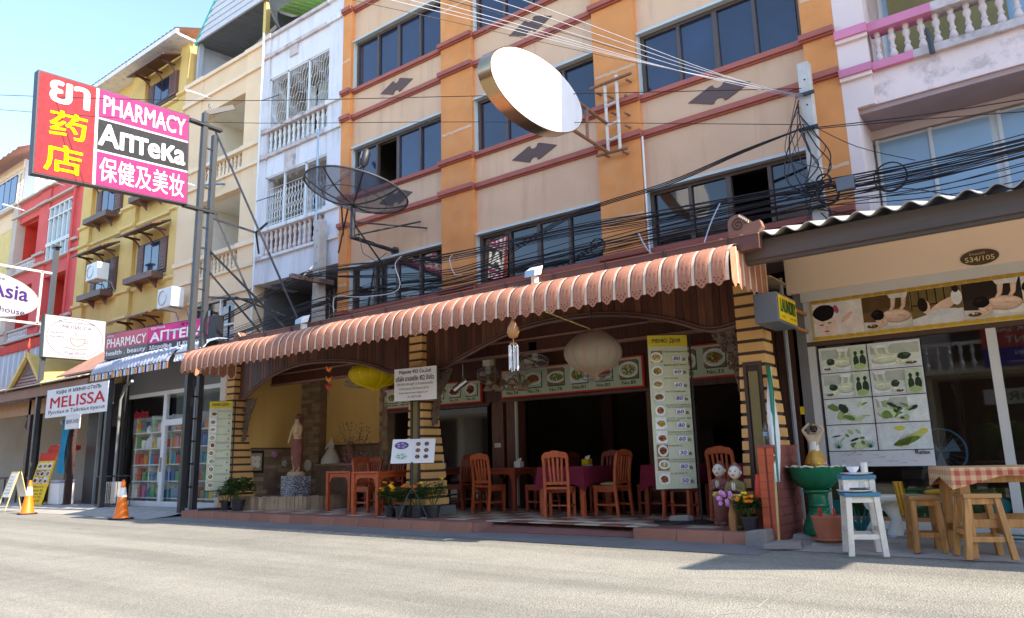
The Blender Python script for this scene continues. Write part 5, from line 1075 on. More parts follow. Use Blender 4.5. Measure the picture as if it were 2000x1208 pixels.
pl_ = upole(-14.6, 11.38, .24, 7.1, 'grey concrete pole with a wooden crossarm in front of the white house', 6)
part(MB().beam((-14.62, 10.55, 5.5), (-14.2, 11.5, 5.42), .1, .12), 'crossarm', 'dark_wood', pl_); part(MB().beam((-14.75, 10.6, 5.52), (-14.33, 11.55, 5.44), .08, .1), 'crossarm', 'dark_wood', pl_)
for p in ((-14.6, 10.8, 5.45), (-14.35, 11.3, 5.4)): part(MB().tube((p[0], p[1], 5.45), (-14.6, 11.3, 6.0), .015), 'arm_brace', 'grey_metal', pl_)
# ================================================================ cables, each one its own
rnd = random.Random(21)
def cable(pts, r_, label, m='cable', sub=5):
    pts = [Vector(p) for p in pts]; out = []
    for i in range(len(pts)-1):
        p0, p1, p2, p3 = pts[max(i-1, 0)], pts[i], pts[i+1], pts[min(i+2, len(pts)-1)]
        for k in range(sub): t = k/sub; out.append(.5*((2*p1)+(-p0+p2)*t+(2*p0-5*p1+4*p2-p3)*t*t+(-p0+3*p1-3*p2+p3)*t**3))
    out.append(pts[-1]); g = MB(); g.path(out, r_, 5); return thing(g, 'overhead_cable', m, label, 'cable', tuple(pts[0]), 'overhead cables', 60)
b1 = [(-21, 10.3, 4.1), (-19.6, 10.5, 4.45), (-17.4, 10.8, 4.95), (-14.37, 10.9, 5.5), (-10.15, 10.9, 5.12), (-7.08, 10.95, 5.08), (-5.13, 11, 4.98), (-3.5, 11.05, 4.9), (-2.6, 11.05, 4.86), (-1.2, 11, 4.8), (.2, 11, 4.82), (3, 11, 4.95)]
b2 = [(-21, 10.3, 3.8), (-19.4, 10.5, 4.1), (-17.2, 10.9, 4.45), (-13.6, 11, 4.8), (-10.15, 11, 4.62), (-8.3, 11, 4.68), (-6.5, 11, 4.73), (-5.1, 11, 4.74), (-3.5, 11.05, 4.76), (-2.6, 11.05, 4.74), (-1.2, 11, 4.68), (.2, 11, 4.72), (3, 11, 4.9)]
for nm, bb, cnt, sp in (('upper', b1, 10, .12), ('lower', b2, 11, .15)):
    for k in range(cnt):
        oy, oz = rnd.uniform(-.12, .12), rnd.uniform(-sp, sp)
        cable([(x, y+oy+rnd.uniform(-.02, .02), z+oz+rnd.uniform(-.035, .035)) for x, y, z in bb], rnd.choice([.006, .007, .009, .013]), f'black cable in the {nm} bundle strung along the house fronts')
for k in range(5):
    dz = k*.13; cable([(-16.2+k*.2, 10.7, 4.0+dz), (-14.6, 11, 4.35+dz), (-12, 11, 4.42+dz*.6), (-8, 11, 4.5+dz*.4), (-5, 11.05, 4.58+dz*.3), (-2.66, 11.1, 4.62)], .007, 'thin slack cable sagging below the lower bundle')
for k in range(3): cable([(-14.6, 10.9, 5.55), (-9.6, 10.95, 4.78+.05*k), (-6.84, 11, 5.38+.03*k), (-5, 11, 5.5+.03*k), (-3.66, 11, 5.72+.02*k), (-2.7, 11.1, 5.9)], .011, 'black cable rising from the crossarm to the right pole')
U0 = (-2.68, 11.12, 6.45)
for k, (x, z) in enumerate([(-4.16, 4.7), (-3.77, 4.54), (-3.53, 4.43), (-3.12, 4.25), (-2.75, 4.1), (-2.54, 4.02), (-3.0, 4.2), (-3.32, 4.34)]):
    e = Vector((x, 3.5, z)); p = Vector(U0)+Vector((0, 0, -.012*k)); m_ = p.lerp(e, .5)+Vector((0, 0, -.05-.01*(k % 3))); far = p+(e-p)*1.7
    cable([p, m_, e, far], .003, 'pale service wire fanning from the right pole up across the street', 'zinc' if k not in (0, 3) else 'cable')
cable([(-17.8, 4.62, 8.94), (-12.61, 6.99, 8.0), (-7.93, 9.4, 7.49), (-2.7, 11.12, 6.55)], .007, 'upper of two thin wires crossing level in front of the houses'); cable([(-17.9, 4.67, 8.68), (-12.6, 6.99, 7.55), (-7.9, 9.4, 6.98), (-2.7, 11.12, 5.95)], .006, 'lower of two thin wires crossing level in front of the houses')
for k, (ps, r_) in enumerate([([(-2.6, 11.1, 5.86), (-1.14, 10.9, 5.53), (.3, 10.9, 5.35)], .008), ([(-2.6, 11.1, 5.84), (-1.2, 10.95, 5.5), (.3, 10.9, 5.15)], .007), ([(-2.6, 11.1, 5.9), (-2.0, 11, 5.35), (-1.3, 11, 4.95)], .006), ([(-2.6, 11.05, 4.55), (-1.57, 10.6, 4.1), (-.16, 10.6, 4.07), (1, 10.6, 4.2)], .01), ([(-2.6, 11.05, 4.5), (-2.2, 10.8, 3.98), (-1.8, 10.6, 3.9)], .01), ([(-2.6, 11.1, 4.7), (-1.0, 10.9, 4.42), (.5, 10.9, 4.5)], .008), ([(-2.6, 11.1, 4.62), (-1.0, 10.9, 4.34), (.5, 10.9, 4.36)], .007), ([(-2.62, 11.1, 4.6), (-1.6, 10.9, 4.6), (-.3, 10.7, 3.95)], .007)]):
    cable(ps, r_, 'loose black wire leaving the right pole in front of the pink house')
for k in range(13):   # drops and slack loops round the right pole
    a = rnd.uniform(-1, 1); z0, z1 = rnd.uniform(5.8, 6.45), rnd.uniform(4.6, 5.3)
    cable([(-2.78+rnd.uniform(-.03, .06), 11.1, z0), (-2.78+a*.25, 11.0, lerp(z0, z1, .4)), (-2.7+a*.35, 10.98, lerp(z0, z1, .75)), (-2.68+rnd.uniform(-.2, .25), 11.05, z1)], rnd.choice([.006, .008, .01]), 'slack black wire hanging down the right pole')
for cx, cz, r_, ct in [(-1.62, 4.78, .2, 2), (-2.45, 4.72, .14, 3), (-2.5, 4.95, .1, 3), (-6.35, 4.7, .16, 2), (-2.6, 4.42, .16, 2)]:
    for q in range(ct):
        rr_ = r_*rnd.uniform(.85, 1.1); cable([(cx+rr_*math.cos(t), 10.94+.03*q, cz+rr_*math.sin(t)) for t in [i*.52 for i in range(14)]], .009, 'coil of spare cable hung in the bundles', sub=2)
cable([(-10.9, 10.6, 5.3), (-11.1, 10.62, 5.15), (-10.95, 10.62, 4.7), (-11.2, 10.6, 4.55), (-12.2, 10.6, 4.62), (-13.0, 10.6, 4.75), (-13.05, 10.6, 4.4)], .011, 'white wire looped through the bundles at the left bay', 'cable_white'); cable([(-9.55, 10.7, 5.1), (-9.62, 10.7, 5.0), (-9.5, 10.7, 4.7), (-9.3, 10.7, 4.65)], .01, 'white wire loop in front of the sash that mirrors the sign', 'cable_white')
cable([(-4.05, 10.9, 4.95), (-4.2, 10.8, 4.6), (-4.3, 10.5, 4.0)], .011, 'grey wire dropping to the restaurant roof right of centre', 'zinc'); cable([(-5.5, 10.9, 4.75), (-5.3, 10.8, 4.4), (-4.9, 10.5, 4.1)], .012, 'grey wire dropping to the restaurant roof near the conduit', 'zinc')
g = MB(); g.box(-2.32, -2.08, 10.9, 11.0, 4.72, 4.92); thing(g, 'splice_box', 'mid_metal', 'grey cable splice box hung in the cables right of the pole', 'junction box', (-2.2, 10.95, 4.82), None, None, .012)
g = MB(); g.beam((-2.25, 10.6, 3.98), (-1.95, 10.6, 3.9), .2, .16); thing(g, 'white_box', 'white_metal', 'tilted white plastic box lying on the corrugated roof', 'junction box', (-2.1, 10.6, 3.95), None, None, .02)
# ================================================================ floodlights on the gutter
for x, lb in ((-10.72, 'left'), (-5.67, 'right')):
    o = E('floodlight', f'small white floodlight on the restaurant gutter, the {lb} of two', 'floodlight', (x, 8.1, 3.5), 'gutter floodlights'); part(MB().hexa([(x-.09, 7.92, 3.48), (x+.09, 7.92, 3.48), (x+.1, 8.06, 3.52), (x-.1, 8.06, 3.52), (x-.09, 7.94, 3.57), (x+.09, 7.94, 3.57), (x+.11, 8.1, 3.66), (x-.11, 8.1, 3.66)]), 'housing', 'white_metal', o, bev=.01); part(MB().box(x-.03, x+.03, 8.0, 8.1, 3.4, 3.5), 'mount', 'white_metal', o)
    part(MB().flat([(-.08, -.045), (.08, -.045), (.08, .045), (-.08, .045)], (x, 7.922, 3.525), X3, Vector((0, .1, .98)), None), 'lens', 'bluegrey_pane', o)
# ================================================================ food menu boards inside the terrace
def foodphoto(mb, o, u, v, x0, x1, y0, y1, seed, plate=True):
    """a small printed food picture: table colour, plate, sauce pool and many overlapping morsels, clipped to the frame"""
    rn = random.Random(seed*7919+131); bgc = rn.choice([S(214, 208, 196), S(150, 116, 92), S(228, 226, 222), S(206, 190, 170), S(190, 200, 180), S(226, 220, 236)]); d = u.cross(v).normalized()*.0005; w_, h_ = x1-x0, y1-y0
    cl = lambda pts: [(min(max(p[0], x0), x1), min(max(p[1], y0), y1)) for p in pts]
    mb.flat([(x0, y0), (x1, y0), (x1, y1), (x0, y1)], o, u, v, bgc); cx, cy = x0+w_*rn.uniform(.42, .58), y0+h_*rn.uniform(.38, .5); rx, ry = w_*rn.uniform(.44, .6), h_*rn.uniform(.34, .5)
    mb.flat(cl(circ(20, rx, ry, cx, cy)), o+d, u, v, S(238, 238, 234)); mb.flat(cl(circ(18, rx*.84, ry*.8, cx, cy)), o+d*2, u, v, S(216, 214, 206))
    pal = rn.choice([[S(196, 160, 70), S(214, 184, 96), S(150, 120, 50), S(120, 130, 60), S(226, 206, 140), S(180, 90, 50)], [S(150, 70, 44), S(186, 104, 56), S(110, 56, 38), S(206, 140, 84), S(92, 120, 54), S(170, 50, 40)], [S(150, 174, 84), S(108, 140, 60), S(206, 204, 140), S(84, 112, 48), S(228, 226, 190), S(190, 120, 60)]])
    base = rn.choice(pal); mb.flat(cl([(cx+rx*.66*(1+.12*rn.uniform(-1, 1))*math.cos(i*.42), cy+ry*.62*(1+.12*rn.uniform(-1, 1))*math.sin(i*.42)) for i in range(15)]), o+d*3, u, v, tuple(c*.7 for c in base))
    for k in range(44):
        a = rn.uniform(0, 6.28); t = rn.random()**.55; px_ = cx+rx*.62*t*math.cos(a); py2 = cy+ry*.58*t*math.sin(a)+.05*h_*(1-t); L_, W_ = rn.uniform(.03, .11)*w_, rn.uniform(.02, .055)*h_; an = rn.uniform(0, 3.14); c_ = rn.choice(pal); f_ = rn.uniform(.65, 1.2)
        mb.flat(cl([(px_+L_*math.cos(b)*math.cos(an)-W_*math.sin(b)*math.sin(an), py2+L_*math.cos(b)*math.sin(an)+W_*math.sin(b)*math.cos(an)) for b in [i*1.05 for i in range(6)]]), o+d*(4+k*.25), u, v, tuple(min(1, q*f_) for q in c_))
def foodboard(x0, x1, z0, z1, labels, label, photo=True):
    y = 11.3; o = E('food_board', label, 'sign', ((x0+x1)/2, y, z0), 'food picture boards'); part(MB().box(x0-.03, x1+.03, y, y+.05, z0-.03, z1+.03), 'frame', 'red_deep', o); part(MB().box(x0, x1, y-.006, y, z0, z1), 'board', 'leaf_board', o)
    n = len(labels); uo = Vector((x0, y-.009, z0))
    for k, t in enumerate(labels):
        a, b = (x1-x0)*(k+.14)/n, (x1-x0)*(k+.86)/n; h_ = z1-z0; g = MB(); tx = MB(); sh = MB()
        sh.flat([(a+.02, .24*h_), (b+.02, .24*h_), (b+.02, .88*h_), (a+.02, .88*h_)], uo, X3, Z3); foodphoto(g, uo+Vector((0, -.003, 0)), X3, Z3, a, b, .28*h_, .93*h_, hash(t) % 1000 if False else sum(map(ord, t))+k)
        if t: wd = min(.055*len(t)*h_/.5, b-a); text(tx, t, uo, X3, Z3, (a+b)/2-wd/2, (a+b)/2+wd/2, .07*h_, .19*h_, .004)
        F_ = part(sh, 'photo_border', 'ink_green', o); part(g, 'food_photo', 'print', F_)
        if t: part(tx, 'lettering', 'ink_black', F_)
mat('leaf_board', S(196, 206, 178), .4, .06)
foodboard(-12.1, -9.38, 2.2, 2.6, ['Banh Soup', 'Pho Soup', 'No.24', 'No.26', 'No.29', 'No.30'], 'pale green food board with pictures behind the middle pillar')
foodboard(-8.82, -5.8, 2.23, 2.72, ['No.74', 'No.76', 'No.78', 'No.81', 'No.83', 'No.85'], 'pale green food board with pictures No.74 to No.85 above the open doors'); foodboard(-5.25, -3.75, 2.28, 2.78, ['No.32', 'No.33', 'No.34'], 'pale green food board with picture No.34 beside the right pillar')
# ================================================================ company board on the middle pillar
o = E('company_board', 'white board with company lettering hung on the middle pillar', 'sign', (-9.0, 9.08, 2.07)); B0 = Vector((-9.48, 9.07, 2.09)); Ub = Vector((1.0, 0, -.02)); Vb = Vector((0, 0, .56))
part(MB().prism([(0, 0), (1, 0), (1, 1), (0, 1)], B0, Ub, Vb, (0, .02, 0)), 'board', 'sign_white', o)
q = B0+Vector((0, -.004, 0))
for t_, a_ in [('Majectic 452 Co.,Ltd', (.13, .88, .8, .94, .004,)), ('บริษัท มาเจคติค 452 จำกัด', (.05, .95, .6, .77, .003,)), ('334/102-104 หมู่ที่ 12 ตำบลหนองปรือ', (.07, .93, .44, .56,)), ('อำเภอบางละมุง จังหวัดชลบุรี 20150', (.13, .83, .31, .41,)), ('Email: advancemajectic@gmail.com', (.13, .82, .2, .27,)), ('Tel. 038-716138', (.33, .65, .08, .15,))]: g = MB(); text(g, t_, q, Ub, Vb, *a_); part(g, 'lettering', 'ink_grey', o)
# ================================================================ roll-up menu banners
def banner(x, y, ang, w_, z0, z1, items, label, prices=True, mirror=False):
    o = E('menu_banner', label, 'banner', (x, y, FZ), 'roll-up menu banners'); u = Vector((math.cos(R(ang)), math.sin(R(ang)), 0)); nrm_ = Vector((u.y, -u.x, 0)); h_ = z1-z0; o0 = Vector((x, y, z0))-u*w_/2
    n = 8; g = MB(); vs = [o0+u*w_*i/n+nrm_*.006*math.sin(i*1.3)+Z3*h_*j for j in (0, 1) for i in range(n+1)]; g.add(vs, [(i, i+1, n+2+i, n+1+i) for i in range(n)]); part(g, 'cloth', 'banner_cloth', o, 60)
    q = o0+nrm_*.012; hd = MB(); hd.flat([(0, .925*h_), (w_, .925*h_), (w_, h_), (0, h_)], q, u, Z3); part(hd, 'header', 'banner_yellow', o)
    t = MB(); text(t, 'МЕНЮ ДНЯ', q+nrm_*.003, u, Z3, .12*w_, .82*w_, .944*h_, .978*h_, .008); part(t, 'title_lettering', 'ink_grey', o); rows = len(items)
    for k, (nm, p) in enumerate(items):
        zc = (.9-k*.875/rows)*h_; rh = .875/rows*h_; t = MB(); pr = MB(); wp = MB(); ph = MB()
        foodphoto(ph, q+nrm_*.002, u, Z3, .07*w_, .35*w_, zc-rh*.92, zc-rh*.04, 40+k*7+int(x), True)
        for li, ln in enumerate(nm.split('\n')): L_ = min(.045*len(ln)*1.1, .58)*w_/.6; text(t, ln, q+nrm_*.002, u, Z3, .38*w_, min(.38*w_+L_, .97*w_), zc-rh*(.2+.17*li), zc-rh*(.08+.17*li))
        if prices: wp.flat([(.6*w_, zc-rh*.85), (.83*w_, zc-rh*.85), (.83*w_, zc-rh*.45), (.6*w_, zc-rh*.45)], q+nrm_*.003, u, Z3); text(pr, p, q+nrm_*.006, u, Z3, .63*w_, .79*w_, zc-rh*.79, zc-rh*.51, .006, shear=.15)
        text(t, 'В', q+nrm_*.003, u, Z3, .86*w_, .92*w_, zc-rh*.83, zc-rh*.62, .01)
        part(t, 'dish_lettering', 'ink_grey', o); part(ph, 'food_photo', 'print', o)
        if prices: wq = part(wp, 'price_sticker', 'sign_white', o); part(pr, 'price', 'ink_blue', wq)
    p = Vector((x, y, FZ))+u*w_*.58-nrm_*.04; part(MB().tube(p+Z3*.03, p+Z3*(z1-FZ), .014), 'pole', 'black_iron', o)
    for zz in (z0, z1): part(MB().tube(o0-u*.01+Z3*(zz-z0), o0+u*(w_+.04)+Z3*(zz-z0), .01), 'rail', 'black_iron', o)
    b = Vector((x, y, FZ))+u*.06; a_ = u*.36; c_ = nrm_*.2; part(MB().hexa([b-a_-c_, b+a_-c_, b+a_+c_, b-a_+c_, b-a_-c_+Z3*.035, b+a_-c_+Z3*.035, b+a_+c_+Z3*.035, b-a_+c_+Z3*.035]), 'base', 'black_iron', o); return o, b
mat('banner_cloth', S(196, 200, 170), .45, .08, 3); mat('banner_yellow', S(214, 190, 30), .45, .06)
ITEMS = [('ПЕЛЬМЕНИ', '80'), ('ВИНЕГРЕТ', '60'), ('БОРЩ', '60'), ('ОЛИВЬЕ', '80'), ('КАРТОШКА\nПО-ДЕРЕВЕНСКИ', '60'), ('СУП ТОМ ЯМ\nКУНГ', '80'), ('МАКАРОНЫ\nПО-ФЛОТСКИ', '60'), ('МОРС', '30'), ('СТАРОРУССКИЕ КОТЛЕТЫ\nС КАРТОФЕЛЬНЫМ ПЮРЕ', '80'), ('САЛАТ', '50')]
_, bb_ = banner(-4.48, 9.55, 38, .56, .6, 2.72, ITEMS, 'tall menu banner with handwritten prices standing before the maroon tables')
g = MB(); g.hexa([bb_+Vector(p) for p in [(-.16, -.12, .036), (.1, -.06, .036), (.14, .06, .036), (-.12, .02, .036), (-.15, -.1, .11), (.09, -.05, .12), (.12, .05, .11), (-.11, .02, .1)]]); thing(g, 'ballast_stone', 'grey_slab', 'grey stone block weighing down the base of the tall menu banner', 'stone', tuple(bb_), None, None, .015)
banner(-14.85, 9.05, 38, .5, .54, 2.44, [(a, b) for a, b in ITEMS], 'tall menu banner without prices at the left end of the terrace', False)
# ================================================================ music stand with picture menu
o = E('menu_stand', 'black tripod stand holding an open picture menu before the middle pillar', 'stand', (-8.73, 8.76, FZ)); c = Vector((-8.73, 8.76, 0)); u = Vector((.85, .52, 0)).normalized(); nn = Vector((u.y, -u.x, 0)); v = (Z3*.93-nn*.36).normalized()
part(MB().tube((c.x, c.y, .55), (c.x, c.y, 1.05), .014), 'stem', 'black_iron', o)
for a in (0, 2.1, 4.2): part(MB().path([(c.x, c.y, .62), (c.x+.1*math.cos(a+.4), c.y+.1*math.sin(a+.4), .5), (c.x+.27*math.cos(a+.4), c.y+.27*math.sin(a+.4), FZ+.01)], .012, 6), 'leg', 'black_iron', o)
m0 = c+Z3*1.03-u*.36; part(MB().prism([(0, 0), (.72, 0), (.72, .42), (0, .42)], m0, u, v, nn*-.012), 'menu_book', 'sign_white', o)
g = MB(); q = m0+nn*.004
for k, (a, b, rx, ry, c1, c2) in enumerate([(.16, .31, .12, .065, S(90, 90, 130), S(190, 150, 210)), (.17, .12, .11, .06, S(200, 215, 210), S(150, 170, 130))]+[(.44+.14*(k % 2), .33-.11*(k//2), .04, .035, S(70, 60, 70), S(190, 130, 90)) for k in range(6)]):
    g = MB(); g.flat(circ(14, rx, ry, a, b), q+nn*.0004*k, u, v, c1)
    for j in range(5): g.flat(circ(7, rx*.25, ry*.25, a+rx*.5*math.cos(j*1.3), b+ry*.5*math.sin(j*1.3)), q+nn*.001*(j+2), u, v, c2)
    part(g, 'menu_photo', 'print', o)
part(MB().prism([(.355, 0), (.37, 0), (.37, .42), (.355, .42)], q, u, v, nn*.004), 'fold', 'white_metal', o)
# ================================================================ lanterns, fans, chandeliers
def lantern(x, y, zc, r_, h_, m, label, ribs=14):
    o = E('cloth_lantern', label, 'lantern', (x, y, zc), 'hanging lanterns'); n = ribs*4; prof = []
    for i in range(15):
        t = i/14; a = math.pi*(.1+.8*t); q = math.sin(a)**.8; zz = h_*(.5-t); 
        if i >= 12: q = q*(1-(i-12)*.28)+0; 
        prof.append((max(r_*q, .03), zz))
    prof += [(.025, -h_*.58)]
    g = MB(); g.lathe(prof, (x, y, zc), n, wob=lambda j, i: 1-.035*abs(math.cos(j/4*math.pi))**6); part(g, 'shade', m, o, 60)
    for k in range(ribs):
        a = 2*math.pi*k/ribs; part(MB().path([(x+(q*.968)*math.cos(a), y+(q*.968)*math.sin(a), zc+zz) for q, zz in prof], .006, 4), 'rib', 'coconut' if m != 'lantern_yellow' else 'ink_yellow', o)
    part(MB().tube((x, y, zc+h_*.5), (x, y, 3.3), .006, n=5), 'cord', 'black_iron', o); return o
lantern(-5.4, 9.05, 2.52, .42, .6, 'lantern_grey', 'large grey-beige ribbed cloth lantern in the right arch'); lantern(-10.95, 9.95, 2.76, .52, .55, 'lantern_yellow', 'large yellow ribbed cloth lantern in the left arch')
part(MB().tube((-5.4, 7.8, 2.96), (-5.4, 9.0, 2.86), .009, n=6), 'bamboo_stick', 'bamboo', bpy.data.objects['cloth_lantern'])
def fan(x, y, z, label, tilt=60, yaw=0, r_=.24):
    o = E('ceiling_fan', label, 'fan', (x, y, z), 'caged orbit fans'); rt = Matrix.Rotation(R(yaw), 3, 'Z') @ Matrix.Rotation(R(tilt), 3, 'X'); c = Vector((x, y, z)); T = lambda p: c+rt @ Vector(p)
    part(MB().box(x-.09, x+.09, y-.05, y+.09, z+.14, z+.32), 'mount', 'plaster_cream', o, bev=.01); part(MB().path([(x, y, z+.16), T((0, 0, -.1))], .03, 8), 'arm', 'plaster_cream', o); part(MB().path([T((0, 0, -.12)), T((0, 0, -.02))], [.05, .06], 12), 'motor', 'plaster_cream', o, 40)
    for h_ in (.0, .09): part(MB().path([T((r_*math.cos(t), r_*math.sin(t), h_)) for t in [i*.2618 for i in range(24)]], .006, 5, closed=True), 'cage_ring', 'grey_metal', o)
    g = MB()
    for k in range(28): a = k*.2244; g.path([T((.05*math.cos(a), .05*math.sin(a), .12)), T((r_*.8*math.cos(a), r_*.8*math.sin(a), .115)), T((r_*math.cos(a), r_*math.sin(a), .07)), T((r_*.8*math.cos(a), r_*.8*math.sin(a), -.02)), T((.05*math.cos(a), .05*math.sin(a), -.02))], .0022, 3)
    part(g, 'cage', 'grey_metal', o)
    for k in range(3):
        a = k*2.094; part(MB().add([T((.03*math.cos(a), .03*math.sin(a), .04)), T((r_*.85*math.cos(a+.35), r_*.85*math.sin(a+.35), .02)), T((r_*.8*math.cos(a+.9), r_*.8*math.sin(a+.9), .07)), T((.03*math.cos(a+1.2), .03*math.sin(a+1.2), .06))], [(0, 1, 2, 3)]), 'blade', 'lamp_glass', o)
fan(-7.35, 10.35, 2.72, 'caged orbit fan behind the wind chime', 160, 20); fan(-11.9, 10.3, 2.72, 'caged orbit fan behind the yellow lantern', 175, 0); fan(-6.1, 10.3, 2.4, 'caged orbit fan below the grey lantern', 200, 30); fan(-8.6, 10.6, 2.62, 'caged orbit fan above the chandeliers', 150, 40, .2)
def chandelier(x, y, z, label):
    o = E('glass_chandelier', label, 'chandelier', (x, y, z), 'glass chandeliers'); part(MB().tube((x, y, z+.1), (x, y, 3.3), .012), 'stem', 'gold', o)
    for k in range(7):
        a = k*.9; p = (x+.15*math.cos(a), y+.15*math.sin(a), z+(.06 if k % 2 else -.04)); part(MB().path([(x, y, z+.15), (x+.1*math.cos(a), y+.1*math.sin(a), z+.16), (p[0], p[1], p[2]+.05)], .007, 5), 'arm', 'gold', o); part(MB().lathe([(.02, .04), (.05, .02), (.075, -.03), (.085, -.06), (.06, -.05)], p, 12, wob=lambda j, i: 1+.08*math.cos(j*3)), 'glass_shade', 'lamp_glass', o, 50)
chandelier(-8.35, 10.5, 2.38, 'chandelier of small glass cups nearest the spotlight'); chandelier(-7.95, 10.75, 2.75, 'upper chandelier of small glass cups left of the wind chime'); chandelier(-7.9, 10.6, 2.36, 'chandelier of small glass cups before board No.74')
o = E('brass_pan_lamp', 'round brass pan lamp on the ceiling right of the grey lantern', 'lamp', (-4.7, 9.9, 3.1)); part(MB().lathe([(.05, -.12), (.18, -.09), (.28, 0), (.26, .01), (.1, .05)], (-4.7, 9.9, 3.1), 24), 'pan', 'gold', o, 50); part(MB().tube((-4.7, 9.9, 3.1), (-4.7, 9.9, 3.32), .015), 'stem', 'gold', o)
o = E('wind_chime', 'coconut wind chime with metal tubes hanging from the awning edge', 'wind chime', (-5.88, 7.8, 2.74)); x, y = -5.88, 7.8
part(MB().lathe([(.012, .2), (.03, .13), (.075, .05), (.085, -.02), (.06, -.08), (.02, -.1)], (x, y, 2.74), 16), 'coconut', 'coconut', o, 50); part(MB().tube((x, y, 2.9), (x, y, 3.05), .01), 'cord', 'bamboo', o); part(MB().lathe([(.05, 0), (.05, .02)], (x, y, 2.56), 12), 'disc', 'coconut', o)
for k in range(7): a = k*.9; part(MB().tube((x+.06*math.cos(a), y+.06*math.sin(a), 2.55), (x+.06*math.cos(a), y+.06*math.sin(a), 2.2+.02*(k % 3)), .009, n=7), 'chime_tube', 'white_metal', o)
part(MB().tube((x, y, 2.66), (x, y, 2.56), .005), 'string', 'bamboo', o)
o = E('spotlight', 'silver cylinder spotlight hanging beside the middle pillar', 'spotlight', (-8.35, 9.6, 2.3)); part(MB().tube((-8.35, 9.6, 2.68), (-8.35, 9.6, 2.4), .006), 'rod', 'steel', o); part(MB().path([(-8.28, 9.62, 2.4), (-8.36, 9.58, 2.34), (-8.48, 9.52, 2.24)], [.055, .06, .055], 12), 'body', 'steel', o, 40); part(MB().path([(-8.3, 9.68, 2.42), (-8.35, 9.6, 2.46), (-8.4, 9.52, 2.38)], .006, 5), 'yoke', 'black_iron', o)
o = E('paper_birds', 'orange paper birds strung in front of the alcove pier', 'ornament', (-11.55, 9.2, 2.9)); part(MB().tube((-11.55, 9.3, 3.05), (-11.55, 9.3, 2.3), .003), 'string', 'black_iron', o)
for k, (z, m) in enumerate([(2.85, 'petal_orange'), (2.65, 'petal_orange'), (2.5, 'red_deep')]):
    part(MB().add([(-11.63, 9.3, z), (-11.55, 9.27, z+.02), (-11.45, 9.3, z+.05), (-11.53, 9.3, z-.05), (-11.58, 9.25, z+.09), (-11.5, 9.36, z+.09)], [(0, 1, 3), (1, 2, 3), (0, 1, 4), (1, 2, 5)]), 'bird', m, o)
# ================================================================ pharmacy shop
mat('sign_dim', S(176, 174, 172), .8, .04, spec=.1); mat('ink_cream', S(236, 214, 150), .6, .05); mat('label_pink', S(222, 30, 130), .5, .05); mat('dull_pink', S(196, 90, 110), .5, .06); mat('sign_grey', S(96, 94, 96), .5, .06)
PH = E('pharmacy_shop', 'small pharmacy shop front with white framed glass doors behind the mast', 'building', (-18.3, 10.5, .1))
y0 = 9.8; xl, xr = -20.62, -15.75
part(MB().box(xl, xr, y0-.02, y0+.1, 3.0, 4.0), 'header', 'grey_wall', PH); part(MB().box(xl-.1, xl, y0-.1, 12, .1, 4.0), 'side_wall', 'shop_dark', PH); part(MB().box(xr, xr+.35, y0-.25, y0+.1, .1, 3.3), 'corner_pier', 'plaster_cream', PH)
part(MB().box(xl, xr+.35, 9.9, 11.6, 3.9, 4.0), 'flat_roof', 'concrete', PH)
g = MB(); z1 = 3.0; Xa, Xb, Ya, Yb, Za, Zb = xl, xr, y0+.11, 12.2, .1, 3.0
g.add([(Xa, Ya, Za), (Xb, Ya, Za), (Xb, Yb, Za), (Xa, Yb, Za), (Xa, Ya, Zb), (Xb, Ya, Zb), (Xb, Yb, Zb), (Xa, Yb, Zb)], [(0, 1, 2, 3), (4, 7, 6, 5), (1, 5, 6, 2), (2, 6, 7, 3), (3, 7, 4, 0)]); part(g, 'shop_room', 'sign_white', PH)
fr = MB(); posts = [(-20.75, -20.62), (-18.75, -18.6), (-17.35, -17.2), (-16.1, -15.95)]
for a, b in posts: fr.box(a, b, y0, y0+.08, .1, 3.0)
fr.box(-20.62, -15.95, y0+.001, y0+.079, 2.9, 3.0); fr.box(-18.6, -17.35, y0+.001, y0+.079, 2.1, 2.25); fr.box(-20.62, -15.95, y0+.001, y0+.079, .1, .22); part(fr, 'door_frame', 'white_metal', PH)
for a, b, c, d in [(-20.62, -18.75, .22, 2.9), (-18.6, -17.35, .22, 2.1), (-18.6, -17.35, 2.25, 2.9), (-17.2, -16.1, .22, 2.9)]: part(MB().box(a, b, y0+.035, y0+.045, c, d), 'glass_pane', 'clear_glass', PH)
part(MB().box(-18.68, -18.64, y0-.05, y0, .95, 1.3), 'door_handle', 'steel', PH); part(MB().box(-17.3, -17.22, y0-.12, y0-.04, .05, 3.5), 'black_post', 'dark_metal', PH)
pp = MB(); pp.path([(-20.85, y0-.12, .1), (-20.83, y0-.12, 2.9), (-20.6, y0-.14, 3.25), (-20.1, y0-.2, 3.35)], .04, 8); part(pp, 'drain_pipe', 'grey_metal', PH, 40)
g = MB(); text(g, 'เปิดบริการ', (-20.3, y0+.03, 2.35), X3, Z3, 0, .75, 0, .22, .01); text(g, 'ร้านขายยา', (-20.2, y0+.03, 2.1), X3, Z3, 0, .6, 0, .15); part(g, 'window_lettering', 'ink_red', PH)
SHV = E('pharmacy_shelf', 'white shelf rack of medicines standing right behind the pharmacy glass', 'shelf', (-18.4, 10.1, .1))
for x in (-20.5, -19.7, -18.68, -17.3, -16.1): part(MB().box(x-.02, x+.02, 10.02, 10.25, .1, 2.4), 'upright', 'white_metal', SHV)
LV = [.3, .72, 1.14, 1.56, 1.98]
for z in LV: part(MB().box(-20.5, -16.1, 9.98, 10.25, z-.03, z), 'shelf_board', 'white_metal', SHV)
part(MB().box(-20.5, -16.1, 10.25, 10.27, .1, 2.4), 'rack_back', 'white_metal', SHV)
